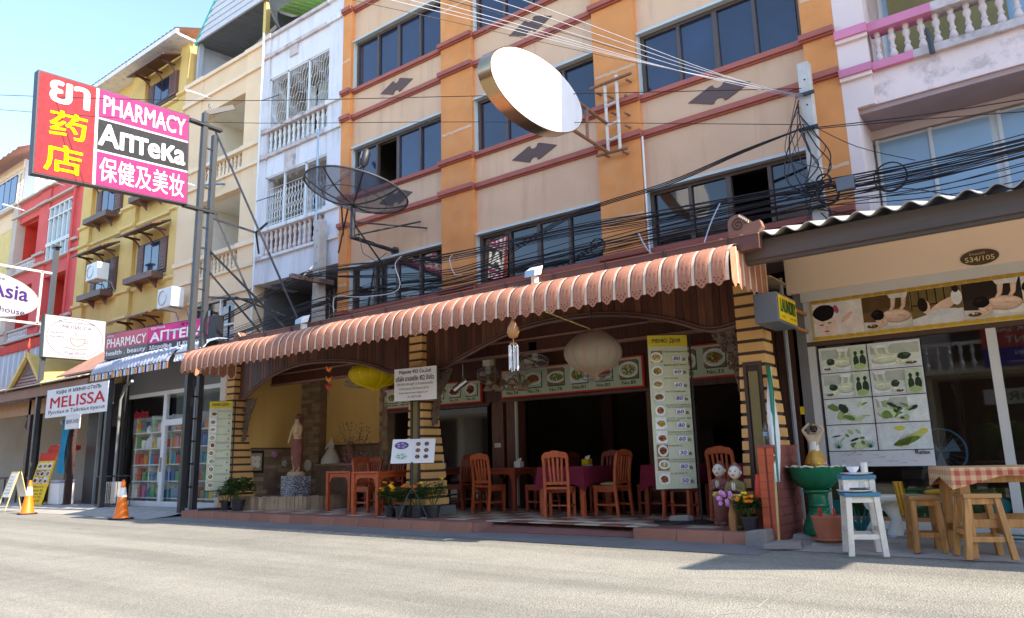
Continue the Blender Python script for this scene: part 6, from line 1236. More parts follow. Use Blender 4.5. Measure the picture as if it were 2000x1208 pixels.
cols = {'red': S(190, 50, 50), 'yellow': S(220, 180, 50), 'blue': S(60, 110, 170), 'white': S(235, 235, 235), 'green': S(80, 150, 90), 'orange': S(220, 130, 60), 'teal': S(50, 140, 150), 'pink': S(220, 130, 160)}
for k, v in cols.items(): mat('pack_'+k, v, .45, .15, 12)
rnd = random.Random(3); LVN = ['lowest', 'second', 'middle', 'fourth', 'top']
for li, z in enumerate(LV):
    x = -20.45
    while x < -16.3:
        cn = rnd.choice(list(cols)); w_ = rnd.uniform(.13, .22); h_ = rnd.uniform(.18, .33); yy = 10.0+rnd.uniform(0, .04)
        if rnd.random() < .7: g = MB().box(x, x+w_, yy, yy+.12, z, z+h_); g.box(x+.015, x+w_-.015, yy-.002, yy, z+h_*.35, z+h_*.7); thing(g, 'medicine_carton', 'pack_'+cn, f'{cn} medicine carton on the {LVN[li]} pharmacy shelf', 'carton', (x+w_/2, yy, z), 'medicines on the pharmacy shelves')
        else: g = MB(); g.lathe([(w_*.4, 0), (w_*.4, h_*.65), (w_*.18, h_*.78), (w_*.18, h_*.9)], (x+w_/2, yy+.07, z), 10); thing(g, 'medicine_bottle', 'pack_'+cn, f'{cn} medicine bottle on the {LVN[li]} pharmacy shelf', 'bottle', (x+w_/2, yy+.07, z), 'medicines on the pharmacy shelves', 40)
        x += w_+rnd.uniform(.01, .05)
# fascia sign above the pharmacy
FS = E('pharmacy_fascia_sign', 'long grey and magenta fascia sign reading PHARMACY and АПТЕКА over the grey awning', 'sign', (-18.5, 9.4, 4.0)); u = Vector((4.5, .55, 0)); u1 = u.normalized(); W_ = u.length; nn = Vector((u1.y, -u1.x, 0)); o0 = Vector((-20.75, 9.12, 3.93)); H_ = .72
part(MB().prism([(0, 0), (W_, 0), (W_, H_), (0, H_)], o0, u1, Z3, nn*-.2), 'cabinet', 'sign_edge', FS); q = o0+nn*.004
def pan(a, b, c, d, m, nm='panel'): return part(MB().prism([(a, c), (b, c), (b, d), (a, d)], q, u1, Z3, nn*-.003), nm, m, FS)
pan(.02, W_*.41, .28, H_-.02, 'dull_pink'); pan(.02, W_*.41, .02, .28, 'sign_grey'); pan(W_*.415, W_*.93, .26, H_-.02, 'label_pink'); pan(W_*.415, W_*.93, .02, .26, 'sign_edge')
g = MB(); q2 = q+nn*.004
text(g, 'PHARMACY', q2, u1, Z3, .08, W_*.395, .32, .56, .012); text(g, 'health . beauty', q2, u1, Z3, .08, W_*.395, .06, .23, .008); text(g, 'shop', q2, u1, Z3, .08, .35, .59, .68); text(g, 'АПТЕКА', q2, u1, Z3, W_*.435, W_*.915, .3, .55, .03); text(g, 'УДАЧНАЯ', q2, u1, Z3, W_*.435, W_*.56, .6, .68, .008); text(g, 'здоровье', q2, u1, Z3, W_*.43, W_*.63, .06, .2, .01); text(g, 'и красота', q2, u1, Z3, W_*.68, W_*.91, .06, .2, .01)
part(g, 'lettering', 'ink_white', FS); g = MB(); text(g, '☎ 084 566 1104', q2, u1, Z3, W_*.7, W_*.9, .6, .67); part(g, 'phone_lettering', 'ink_black', FS)
# grey ribbed awning with striped valance
GA = E('grey_awning', 'grey ribbed metal awning with striped valance over the pharmacy door', 'awning', (-19, 9.2, 3.6)); N_ = 26; wd = 4.05/N_
pr = [(9.5, 3.98), (9.3, 3.93), (9.1, 3.8), (8.98, 3.62), (8.95, 3.52)]; gm = MB(); xs = [0, .3*wd, .6*wd, wd]; rb = [0, -.03, -.035, 0]; k = 4
gm.add([(x, y+r_*.8, z-r_) for y, z in pr for x, r_ in zip(xs, rb)], [(i*k+j, i*k+j+1, (i+1)*k+j+1, (i+1)*k+j) for i in range(4) for j in range(3)]); gme = mesh_of(gm, 'awning_strip', (0, 0, 0), 'zinc', 50)
vals = ['zinc', 'pack_orange', 'roof_yellow', 'ink_blue', 'sign_white']; vm_ = [mesh_of(MB().box(0, wd*.46, -.004, .004, -.16, 0), 'valance_strip', (0, 0, 0), m) for m in vals]
for i in range(N_):
    x = -21.1+i*wd; o = bpy.data.objects.new('awning_strip', gme); col.objects.link(o); o.parent = GA; o.location = Vector((x, 0, 0))-BASE[GA]
    for h_ in (0, 1): o = bpy.data.objects.new('valance_strip', vm_[(2*i+h_) % 5]); col.objects.link(o); o.parent = GA; o.location = Vector((x+h_*wd*.5, 8.95, 3.53))-BASE[GA]
wr = MB(); prr = [(9.75, 4.02), (9.5, 4.0), (9.25, 3.9), (9.1, 3.72), (9.05, 3.5)]
for i in range(9): x = -17.0+i*.13; wr.add([(x, y, z) for y, z in prr]+[(x+.065, y-.03, z+.03) for y, z in prr]+[(x+.13, y, z) for y, z in prr], [(a*5+j, a*5+j+1, (a+1)*5+j+1, (a+1)*5+j) for a in range(2) for j in range(4)])
part(wr, 'white_end_piece', 'white_metal', GA, 50)
# caged air conditioner
AC = E('caged_air_conditioner', 'beige air conditioner outdoor unit inside a black bar cage', 'air conditioner', (-20.2, 9.3, .1)); x0, x1 = -20.55, -19.75
part(MB().box(x0+.1, x1-.08, 9.25, 9.5, .18, .72), 'unit', 'plaster_cream', AC, bev=.015); part(MB().path([(-20.25+.2*math.cos(t), 9.24, .45+.2*math.sin(t)) for t in [i*.3 for i in range(21)]], .008, 5, closed=True), 'fan_ring', 'grey_metal', AC)
for k in range(3): part(MB().path([(-20.25+.05*(k+1)*math.cos(t), 9.242, .45+.05*(k+1)*math.sin(t)) for t in [i*.42 for i in range(15)]], .005, 4, closed=True), 'fan_guard', 'grey_metal', AC)
for z in (.12, .86): part(MB().path([(x0, 9.1, z), (x1, 9.1, z), (x1, 9.6, z), (x0, 9.6, z)], .014, 5, closed=True), 'cage_frame', 'black_iron', AC)
for k in range(10): x = lerp(x0, x1, k/9); part(MB().tube((x, 9.1, .12), (x, 9.1, .86), .009, n=5), 'cage_bar', 'black_iron', AC)
for k in range(4): y = lerp(9.1, 9.6, k/3); part(MB().tube((x1, y, .12), (x1, y, .86), .009, n=5), 'cage_bar', 'black_iron', AC)
# passage with teal dado between pharmacy and cafe
PW = E('passage_wall', 'recessed passage wall with teal dado beside the pharmacy', 'wall', (-21.7, 10.5, .1)); part(MB().box(-22.9, -20.75, 10.9, 11, .1, 3.3), 'back', 'cafe_wall', PW); part(MB().box(-22.0, -20.8, 10.86, 10.9, .1, 1.1), 'dado', 'teal', PW); part(MB().box(-22.85, -22.15, 9.75, 10.9, .1, 2.95), 'grey_panel', 'sign_edge', PW); part(MB().box(-22.15, -22.1, 9.72, 9.8, .1, 2.95), 'pale_edge', 'grey_metal', PW); part(MB().box(-22.0, -20.8, 10.84, 10.86, 1.1, 1.14), 'dado_rail', 'shop_dark', PW)
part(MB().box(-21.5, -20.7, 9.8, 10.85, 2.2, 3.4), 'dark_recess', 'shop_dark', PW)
# ================================================================ cafe at the left
CF = E('cafe_building', 'open cafe front with small Thai gable, carved posts and tiled roof', 'building', (-26.5, 10, .1))
part(MB().box(-36, -22.9, 11.3, 11.5, .1, 3.6), 'back_wall', 'cafe_wall', CF); part(MB().box(-36, -21.2, 8.92, 9.02, 3.2, 3.48), 'eave_board', 'roof_brown', CF)
n = 22
for k in range(n):
    for r_ in range(3):
        a = -36+k*.66; ya, yb = 8.8+r_*.85, 8.8+(r_+1)*.85; za, zb = 3.5+r_*.3, 3.5+(r_+1)*.3
        if a < -21.4: part(MB().hexa([(a, ya, za+.02), (a+.65, ya, za+.02), (a+.65, yb, zb), (a, yb, zb), (a, ya, za+.05), (a+.65, ya, za+.05), (a+.65, yb, zb+.02), (a, yb, zb+.02)]), 'roof_tile', 'corrugated' if r_ == 0 else 'roof_tile', CF)
gx, gz = -25.7, 4.5
part(MB().prism([(-1.3, 0), (1.3, 0), (0, 1.02)], (gx, 9.1, 3.5), X3, Z3, (0, .05, 0)), 'gable', 'roof_brown', CF); part(MB().prism([(-.45, .45), (.45, .45), (0, .8)], (gx, 9.08, 3.5), X3, Z3, (0, .02, 0)), 'gable_vent', 'brown_wood', CF)
for k in range(4): part(MB().box(gx-1.15+.2*k, gx+1.15-.2*k, 9.07, 9.1, 3.56+k*.1, 3.62+k*.1), 'gable_board', 'tile_red', CF)
for s in (-1, 1): part(MB().beam((gx+s*1.45, 9.02, 3.4), (gx, 9.02, 4.62), .12, .1, up=(0, 1, 0)), 'barge_board', 'roof_yellow', CF)
part(MB().hexa([(gx, 9.0, 4.55), (gx+1.4, 9.0, 3.5), (gx+1.4, 11.2, 3.9), (gx, 11.2, 4.6), (gx, 9.0, 4.6), (gx+1.42, 9.0, 3.55), (gx+1.42, 11.2, 3.95), (gx, 11.2, 4.65)]), 'gable_roof', 'roof_yellow', CF); part(MB().hexa([(gx, 9.0, 4.55), (gx, 11.2, 4.6), (gx-1.4, 11.2, 3.9), (gx-1.4, 9.0, 3.5), (gx, 9.0, 4.6), (gx, 11.2, 4.65), (gx-1.42, 11.2, 3.95), (gx-1.42, 9.0, 3.55)]), 'gable_roof', 'roof_yellow', CF)
part(MB().lathe([(.04, 0), (.06, .06), (.03, .1), (.05, .16), (.025, .22), (.04, .28), (.02, .36), (.01, .5)], (gx, 9.02, 4.6), 10), 'finial', 'red_plastic', CF, 40)
part(MB().hexa([(-24.2, 9.3, 3.75), (-21.3, 9.3, 3.75), (-21.3, 11, 4.9), (-24.2, 11, 4.9), (-24.2, 9.3, 3.8), (-21.3, 9.3, 3.8), (-21.3, 11, 4.95), (-24.2, 11, 4.95)]), 'diamond_roof', 'roof_tile', CF)
for x in (-25.9, -22.95): 
    P = part(MB().box(x-.09, x+.09, 9.3, 9.48, .1, 3.3), 'wood_post', 'dark_wood', CF); part(MB().path([(x-.1, 9.38, 2.2), (x-.28, 9.38, 2.4), (x-.2, 9.38, 2.65), (x-.45, 9.38, 2.85), (x-.38, 9.38, 3.15)], [.05, .08, .06, .08, .06], 8), 'carved_bracket', 'dark_wood', P, 50)
part(MB().box(-36, -23, 9.3, 9.42, 2.75, 3.2), 'beam', 'coconut', CF); part(MB().box(-36, -24.3, 9.34, 9.4, .8, .87), 'railing', 'shop_brown', CF)
for k in range(20): x = -34+k*.5; part(MB().box(x, x+.05, 9.35, 9.39, .1, .8), 'railing_bar', 'shop_brown', CF) if x < -24.4 else None
ZW = E('zinc_wall', 'corrugated grey zinc wall above the cafe roof at the left edge', 'wall', (-31, 10.6, 3.5)); g = MB(); n = 60; vs = [(lerp(-40, -25.6, i/n), 10.4+(.04 if i % 2 else 0), z) for z in (3.4, 5.35) for i in range(n+1)]; g.add(vs, [(i, i+1, n+2+i, n+1+i) for i in range(n)]); part(g, 'sheet', 'zinc', ZW); part(MB().box(-40, -25.6, 10.36, 10.5, 5.35, 5.65), 'cap_band', 'red_deep', ZW)
# signs of the cafe
MS = E('melissa_board', 'white board reading MELISSA hung between steel posts at the cafe', 'sign', (-22.6, 9.2, 2.6)); o0 = Vector((-23.5, 8.84, 2.51)); u = Vector((3.6, .06, .0)); v = Vector((0, 0, .79)); part(MB().prism([(0, 0), (1, 0), (1, 1), (0, 1)], o0, u, v, (0, .03, 0)), 'board', 'sign_white', MS); q = o0+Vector((0, -.005, 0))
g = MB(); text(g, 'кафе и мини-отель', q, u, v, .17, .9, .77, .95); text(g, 'Русская и Тайская кухня', q, u, v, .06, .97, .07, .26); part(g, 'lettering', 'ink_black', MS); g = MB(); text(g, 'MELISSA', q, u, v, .08, .97, .32, .7, .012); part(g, 'name_lettering', 'ink_red', MS)
part(MB().box(-22.1, -21.2, 8.83, 8.85, 2.13, 2.5), 'hours_board', 'sign_white', MS); g = MB(); text(g, '08:00-24:00', (-22.08, 8.825, 2.28), X3, Z3, .05, .8, 0, .11); part(g, 'hours_lettering', 'ink_grey', MS)
for x, y, zt, lb in [(-24.5, 9.0, 5.7, 'left'), (-19.95, 8.98, 3.45, 'right')]: g = MB().box(x-.06, x+.06, y-.06, y+.06, .05, zt); thing(g, 'steel_post', 'dark_metal', f'dark steel sign post at the {lb} end of the MELISSA board', 'post', (x, y, .05), 'cafe sign posts')
CS = E('coffee_cup_sign', 'square white projecting sign with a coffee cup drawing and МЕЛИССА', 'sign', (-24.4, 9.8, 4.4)); o0 = Vector((-24.32, 8.92, 4.38)); u = Vector((0, 1.76, .01)); v = Vector((0, -.04, 1.28)); part(MB().prism([(-.01, -.01), (1.01, -.01), (1.01, 1.01), (-.01, 1.01)], o0+Vector((-.22, 0, 0)), u, v, (.22, 0, 0)), 'cabinet', 'sign_edge', CS); part(MB().prism([(.005, .005), (.995, .005), (.995, .995), (.005, .995)], o0, u, v, (.006, 0, 0)), 'face', 'sign_dim', CS); q = o0+Vector((.01, 0, 0))
W3 = lambda a, b: q+u*a+v*b
part(MB().path([W3(.5+.46*math.cos(t), .5+.47*math.sin(t)) for t in [i*.157 for i in range(40)]], .006, 4, closed=True), 'ellipse_line', 'ink_purple', CS)
cup = MB(); cup.path([W3(.42, .5), W3(.43, .4), W3(.47, .33), W3(.56, .31), W3(.63, .36), W3(.66, .44), W3(.66, .5)], .008, 4); cup.path([W3(.42, .5), W3(.54, .47), W3(.66, .5)], .006, 4); cup.path([W3(.66, .46), W3(.71, .47), W3(.7, .41), W3(.65, .39)], .007, 4); cup.path([W3(.34, .27), W3(.5, .22), W3(.7, .25)], .008, 4); cup.path([W3(.52, .55), W3(.49, .62), W3(.54, .68), W3(.51, .75)], .006, 4); part(cup, 'cup_drawing', 'ink_red', CS)
g = MB(); text(g, 'МЕЛИССА', q, u, v, .28, .76, .72, .8); text(g, 'Ресторан и мини-отель', q, u, v, .22, .82, .84, .9); text(g, 'Free WI-FI', q, u, v, .34, .68, .09, .17); text(g, 'кухня', q, u, v, .1, .3, .56, .62); text(g, 'коктейли', q, u, v, .09, .32, .48, .54); part(g, 'lettering', 'ink_purple', CS)
AS = E('asia_guesthouse_sign', 'white oval sign with Asia guesthouse lettering cut by the left edge', 'sign', (-27, 8.2, 6.5)); o0 = Vector((-26.9, 7.95, 6.62)); eu = Vector((0, 1, -.07)); ev = Vector((0, .0, 1)); cc = circ(40, 1.64, .74)
part(MB().prism(cc, o0+Vector((-.15, 0, 0)), eu, ev, (.15, 0, 0)), 'rim', 'grey_metal', AS, 30); part(MB().prism([(a*.98, b*.96) for a, b in cc], o0, eu, ev, (.006, 0, 0)), 'face', 'sign_dim', AS)
g = MB(); q = o0+Vector((.012, 0, 0)); text(g, 'Asia', q, eu, ev, .2, 1.3, -.05, .42, .02); text(g, 'Guesthouse', q, eu, ev, -.2, 1.25, -.52, -.34, .006); text(g, 'Your', q, eu, ev, -1.2, -.1, 0, .42, .02); text(g, 'coffee', q, eu, ev, .1, .6, .5, .6); part(g, 'lettering', 'ink_purple', AS)
AP = E('asia_sign_post', 'steel post and arms holding the Asia oval sign', 'post', (-27, 10.0, .1)); part(MB().box(-27.07, -26.93, 9.93, 10.07, .1, 8.5), 'post', 'dark_metal', AP); part(MB().box(-27.03, -26.97, 6.5, 10, 7.55, 7.62), 'arm', 'rust_white', AP); part(MB().box(-27.03, -26.97, 6.5, 10, 5.78, 5.85), 'arm', 'rust_white', AP); part(MB().box(-27.03, -26.97, 9.6, 9.67, 5.8, 7.6), 'upright', 'rust_white', AP); part(MB().box(-27.2, -26.8, 9.9, 10.1, 8.5, 8.56), 'cap', 'dark_metal', AP)
# A-frame, yellow board and bits before the cafe
def aframe(x, y, label):
    o = E('a_frame_board', label, 'sign', (x, y, .05)); 
    for s in (-1, 1):
        part(MB().prism([(-.3, 0), (-.25, 0), (-.2, .95), (.2, .95), (.25, 0), (.3, 0), (.24, 1.02), (-.24, 1.02)], (x, y+s*.28, .05), X3, Vector((0, -s*.26, 1)).normalized(), (0, .02, 0)), 'leg_frame', 'bamboo', o); part(MB().prism([(-.22, .35), (.22, .35), (.2, .97), (-.2, .97)], (x, y+s*.28-.003, .05), X3, Vector((0, -s*.26, 1)).normalized(), (0, .018, 0)), 'board', 'sign_white', o)
    g = MB(); vv = Vector((0, .26, 1)).normalized()
    for k in range(6): text(g, ['Завтрак', 'борщ 60', 'плов 80', 'суп 50', 'блины 40', 'чай 20'][k], (x, y-.29, .05), X3, vv, -.17, .1+.015*k, .86-k*.085, .91-k*.085)
    part(g, 'chalk_lettering', 'ink_green', o)
aframe(-22.6, 7.95, 'white A-frame menu board on the road edge at the far left')
YB = E('yellow_price_board', 'leaning yellow board with a red head and fruit drink pictures at the cafe', 'sign', (-23.9, 8.9, .1)); o0 = Vector((-24.35, 8.85, .1)); u = Vector((.85, .1, 0)); v = Vector((.05, .3, 1.45)); nn = u.cross(v).normalized(); part(MB().prism([(0, 0), (1, 0), (1, 1), (0, 1)], o0, u, v, nn*-.03), 'board', 'petal_yellow', YB); part(MB().prism([(0, .84), (1, .84), (1, 1), (0, 1)], o0+nn*.003, u, v, nn*-.002), 'header', 'red_deep', YB)
g = MB(); q = o0+nn*.006
for k in range(9): g = MB(); foodphoto(g, q, u, v, .08+.3*(k % 3), .34+.3*(k % 3), .68-.14*(k//3), .8-.14*(k//3), 70+k); part(g, 'drink_photo', 'print', YB)
g = MB()
for k, t in enumerate(['ФРЕШ БАР', 'манго 40', 'ананас 40', 'арбуз 30', 'кокос 50']): text(g, t, q, u, v, .15, .85, .32-k*.065, .36-k*.065)
part(g, 'lettering', 'ink_black', YB)
g = MB(); n = 10; vs = [(-23.2+.14*i/n*3, 9.2+.04*math.sin(i*1.4+j), 2.45-j*.3) for j in range(6) for i in range(n+1)]; g.add(vs, [(j*(n+1)+i, j*(n+1)+i+1, (j+1)*(n+1)+i+1, (j+1)*(n+1)+i) for j in range(5) for i in range(n)]); thing(g, 'blue_cloth', 'blue_cloth', 'bright blue cloth hanging from the cafe post', 'cloth', (-23.2, 9.2, 1), None, 60)
g = MB(); g.hexa([(-24.3, 9.3, 1.55), (-23.3, 9.3, 1.5), (-23.3, 9.8, 1.62), (-24.3, 9.8, 1.67), (-24.2, 9.3, 1.75), (-23.3, 9.3, 1.68), (-23.3, 9.8, 1.74), (-24.2, 9.8, 1.81)]); thing(g, 'red_canopy', 'red_deep', 'small red canopy behind the yellow board', 'canopy', (-23.8, 9.5, 1.5))
FZR = E('ice_chest', 'white ice chest standing behind the yellow board', 'chest', (-23.3, 9.35, .1)); part(MB().box(-23.6, -22.95, 9.15, 9.6, .1, .7), 'body', 'sign_white', FZR, bev=.03); part(MB().box(-23.62, -22.93, 9.13, 9.62, .7, .78), 'lid', 'zinc', FZR, bev=.02)
# person seated inside the cafe
PE = E('person', 'seated person with dark hair in grey clothes inside the cafe', 'person', (-26.0, 10.0, .1)); x, y, z = -26.0, 9.9, .1
skin('body', [(0, 1), (1, 2), (2, 3), (3, 4), (0, 5), (5, 6), (6, 7), (0, 8), (8, 9), (9, 10), (2, 11), (11, 12), (12, 13), (2, 14), (14, 15), (15, 16)], [(x, y, z+.5), (x, y, z+.72), (x, y, z+.95), (x, y-.02, z+1.06), (x+.01, y-.05, z+1.2), (x+.1, y-.05, z+.52), (x+.14, y-.42, z+.5), (x+.14, y-.42, z+.08), (x-.1, y-.05, z+.52), (x-.14, y-.42, z+.5), (x-.14, y-.42, z+.08), (x+.19, y, z+.93), (x+.24, y-.08, z+.68), (x+.1, y-.3, z+.66), (x-.19, y, z+.93), (x-.24, y-.08, z+.68), (x-.1, y-.3, z+.66)], [.14, .12, .13, .05, .09, .085, .06, .045, .085, .06, .045, .06, .045, .035, .06, .045, .035], 'shirt_dark', PE)
part(MB().ell((x+.01, y-.05, z+1.22), (.085, .1, .115), 14, 10), 'head', 'skin', PE, 60); part(MB().ell((x+.01, y-.02, z+1.26), (.095, .105, .1), 14, 8), 'hair', 'hair_black', PE, 60)
g = MB(); g.box(x-.25, x+.25, y-.2, y+.25, .1, .55); thing(g, 'cafe_bench', 'brown_wood', 'brown bench under the seated person in the cafe', 'bench', (x, y, .1))
# far cafe lamps
for k, (xx, zz) in enumerate([(-25.0, 2.5), (-27.2, 2.45)]): g = MB(); g.lathe([(.02, .1), (.05, .03), (.045, -.05), (.02, -.07)], (xx, 9.9, zz), 10); thing(g, 'hanging_bulb', 'sign_white', 'small white bulb hanging in the cafe, '+('nearer the post' if k == 0 else 'nearer the left edge'), 'lamp', (xx, 9.9, zz), 'cafe bulbs', 50)
# AC outdoor unit on the yellow house and on the cream house
for (xx, zz, lb) in [(-26.45, 7.45, 'under a left window of the yellow house'), (-21.35, 5.75, 'on the cream house behind the mast')]:
    o = E('air_conditioner', 'white air conditioner unit '+lb, 'air conditioner', (xx, 11.2, zz), 'wall air conditioners'); part(MB().box(xx-.42, xx+.42, 10.95, 11.35, zz, zz+.6), 'casing', 'white_metal', o, bev=.02); part(MB().path([(xx-.1+.22*math.cos(t), 10.94, zz+.3+.22*math.sin(t)) for t in [i*.3 for i in range(21)]], .01, 5, closed=True), 'fan_ring', 'grey_metal', o)
    for s in (-.3, .3): part(MB().path([(xx+s, 11.62, zz-.3), (xx+s, 11.5, zz-.03), (xx+s, 10.95, zz-.02)], .02, 5), 'bracket', 'grey_metal', o)
# ================================================================ traffic cones
def cone(x, y, label, rz=0):
    o = E('traffic_cone', label, 'traffic cone', (x, y, 0), 'traffic cones', R(rz)); L = lambda g, n, m, s=40: part(g, n, m, o, s, local=True)
    L(MB().prism([(-.2, -.14), (-.14, -.2), (.14, -.2), (.2, -.14), (.2, .14), (.14, .2), (-.14, .2), (-.2, .14)], (0, 0, .004), X3, Y3, (0, 0, .03)), 'base', 'rubber', None); rz_ = lambda z: lerp(.155, .03, z/.8)
    L(MB().lathe([(rz_(.0)+.01, .034), (rz_(.05), .06), (rz_(.46), .46)], n=24), 'lower_shell', 'cone_orange'); L(MB().lathe([(rz_(.46)+.003, .46), (rz_(.66)+.003, .66)], n=24), 'reflective_band', 'cone_white'); L(MB().lathe([(rz_(.66), .66), (rz_(.8), .8), (rz_(.8)*.8, .82)], n=24), 'tip', 'cone_orange')
cone(-16.4, 7.82, 'orange traffic cone with white band in front of the pharmacy', 8); cone(-21.0, 7.72, 'orange traffic cone with white band in front of the cafe', -12)
# ================================================================ massage shop
SM = E('massage_shop', 'massage shop front with peach fascia, corrugated roof and poster windows', 'building', (.5, 10.5, .1)); yw = 10.3
part(MB().box(-2.96, 5, 10.2, 10.32, 3.18, 3.66), 'peach_fascia', 'peach', SM); part(MB().box(-2.8, 5, 10.24, 10.36, 3.05, 3.18), 'lintel', 'alu', SM); part(MB().hexa([(-2.94, 8.42, 3.36), (5, 8.42, 3.36), (5, 10.21, 3.66), (-2.94, 10.21, 3.66), (-2.94, 8.42, 3.39), (5, 8.42, 3.39), (5, 10.21, 3.69), (-2.96, 10.21, 3.69)]), 'soffit', 'peach', SM)
part(MB().box(-2.86, 5, 8.28, 8.38, 3.25, 3.47), 'fascia_board', 'fascia_dark', SM); part(MB().box(-2.86, 5, 8.31, 8.4, 3.21, 3.25), 'fascia_lip', 'fascia_dark', SM)
g = MB(); k = 12; N_ = 34*k; per = .25; rows = [(8.14, 3.5), (11.58, 4.42)]
vs = [(-3.07+i*per/k, y, z+.035*math.cos(2*math.pi*i/k)+t) for t in (0, -.012) for y, z in rows for i in range(N_+1)]; M_ = N_+1
fs = [(i, i+1, M_+i+1, M_+i) for i in range(N_)]+[(2*M_+i, 3*M_+i, 3*M_+i+1, 2*M_+i+1) for i in range(N_)]+[(i, 2*M_+i, 2*M_+i+1, i+1) for i in range(N_)]; g.add(vs, fs); part(g, 'corrugated_roof', 'corrugated', SM, 60)
part(MB().box(-2.96, -2.9, 10.3, 12.6, .1, 3.9), 'side_wall', 'grey_wall', SM); part(MB().box(-2.9, -2.78, 10.25, 10.4, .1, 3.18), 'corner_wall', 'grey_wall', SM)
fr = MB()
for a in (-2.78, -.74, 1.3, 3.3): fr.box(a, a+.1, yw-.03, yw+.06, .1, 3.05)
fr.box(-2.78, 3.4, yw-.031, yw+.061, .1, .2); part(fr, 'window_frame', 'alu', SM); part(MB().box(-2.78, 3.4, yw-.035, yw+.05, 2.44, 2.5), 'transom', 'shop_brown', SM)
for a, b in ((-2.68, -.74), (-.64, 1.3), (1.4, 3.3)): part(MB().box(a, b, yw+.01, yw+.018, .2, 2.44), 'glass_pane', 'shop_glass', SM)
g = MB(); Xa, Xb, Ya, Yb, Za, Zb = -2.88, 5, yw+.1, 13.0, .1, 3.0; g.add([(Xa, Ya, Za), (Xb, Ya, Za), (Xb, Yb, Za), (Xa, Yb, Za), (Xa, Ya, Zb), (Xb, Ya, Zb), (Xb, Yb, Zb), (Xa, Yb, Zb)], [(0, 1, 2, 3), (4, 7, 6, 5), (1, 5, 6, 2), (2, 6, 7, 3), (3, 7, 4, 0)]); part(g, 'shop_room', 'shop_brown', SM)
for x, w_, h_ in [(-1.3, .06, 2.5), (-.9, .5, 1.0), (-.2, .08, 2.6), (.4, .6, 1.3), (-2.0, .7, .8)]: part(MB().box(x, x+w_, 11.6, 11.9, .1, h_), 'inner_furnishing', 'dark_wood', SM)
part(MB().box(-2.66, -2.3, yw+.03, yw+.06, .2, 2.42), 'inner_curtain', 'brick_red', SM)
for k in range(14): x = -2.6+k*.43; part(MB().prism(circ(10, .14, .1), (x, yw-.0, .35+.05*(k % 3)), X3, Z3, (0, .004, 0)), 'painted_leaf', ['teal', 'sign_white', 'green_glaze', 'blue_enamel'][k % 4], SM)
part(MB().box(-2.68, 3.3, yw+.02, yw+.026, .2, .6), 'lower_panel', 'leaf', SM); part(MB().box(-2.68, 3.3, yw-.015, yw-.005, .2, .25), 'sill_trim', 'coconut', SM)
part(MB().box(-.9, 1.2, 8.75, 8.83, 3.36, 3.41), 'tube_lamp', 'sign_white', SM); part(MB().box(-1.0, -.9, 8.73, 8.85, 3.34, 3.42), 'tube_holder', 'roof_yellow', SM)
part(MB().box(-2.95, -2.9, 10.24, 10.28, 1.55, 1.65), 'yellow_sticker', 'petal_yellow', SM)
AL = E('alley_fence', 'dark brown vertical boards closing the gap beside the restaurant', 'fence', (-3.0, 10.5, .1))
for k in range(4): x = -3.4+k*.12; part(MB().box(x, x+.11, 10.55+.01*(k % 2), 10.6, .1, 3.6), 'board', 'plank_b', AL)
part(MB().box(-3.05, -2.9, 10.3, 10.34, .1, 3.3), 'board', 'plank_a', AL); part(MB().tube((-3.0, 10.1, .1), (-3.0, 10.1, 3.4), .03), 'pipe', 'grey_metal', AL)
PQ = E('number_plaque', 'dark oval plaque with house number 534/105 on the peach fascia', 'plaque', (-.68, 10.18, 3.27)); part(MB().prism(circ(24, .2, .095), (-.68, 10.2, 3.29), X3, Z3, (0, -.015, 0)), 'plate', 'shop_brown', PQ, 30); g = MB(); text(g, '534/105', (-.68, 10.182, 3.29), X3, Z3, -.15, .15, -.05, .01, .01); text(g, 'บ้านเลขที่', (-.68, 10.182, 3.29), X3, Z3, -.1, .06, .03, .06); part(g, 'lettering', 'ink_cream', PQ)
LS = E('laundry_lightbox', 'grey box sign with yellow LAUNDRY panel projecting beside the right pillar', 'sign', (-2.75, 9.0, 2.7)); part(MB().box(-2.9, -2.62, 8.62, 9.36, 2.56, 2.92), 'box', 'mid_metal', LS, bev=.01); part(MB().box(-2.62, -2.612, 8.66, 9.32, 2.59, 2.89), 'panel', 'petal_yellow', LS); g = MB(); text(g, 'LAUNDRY', (-2.606, 8.66, 2.59), Y3, Z3, .04, .62, .1, .26, .02); text(g, 'ซักอบรีด', (-2.606, 8.66, 2.59), Y3, Z3, .05, .2, .03, .07); text(g, 'open daily', (-2.606, 8.66, 2.59), Y3, Z3, .36, .62, .03, .07); part(g, 'lettering', 'ink_green', LS)
for z in (2.64, 2.88): part(MB().box(-2.78, -2.74, 9.36, 10.26, z-.02, z+.02), 'bracket_bar', 'coconut', LS)
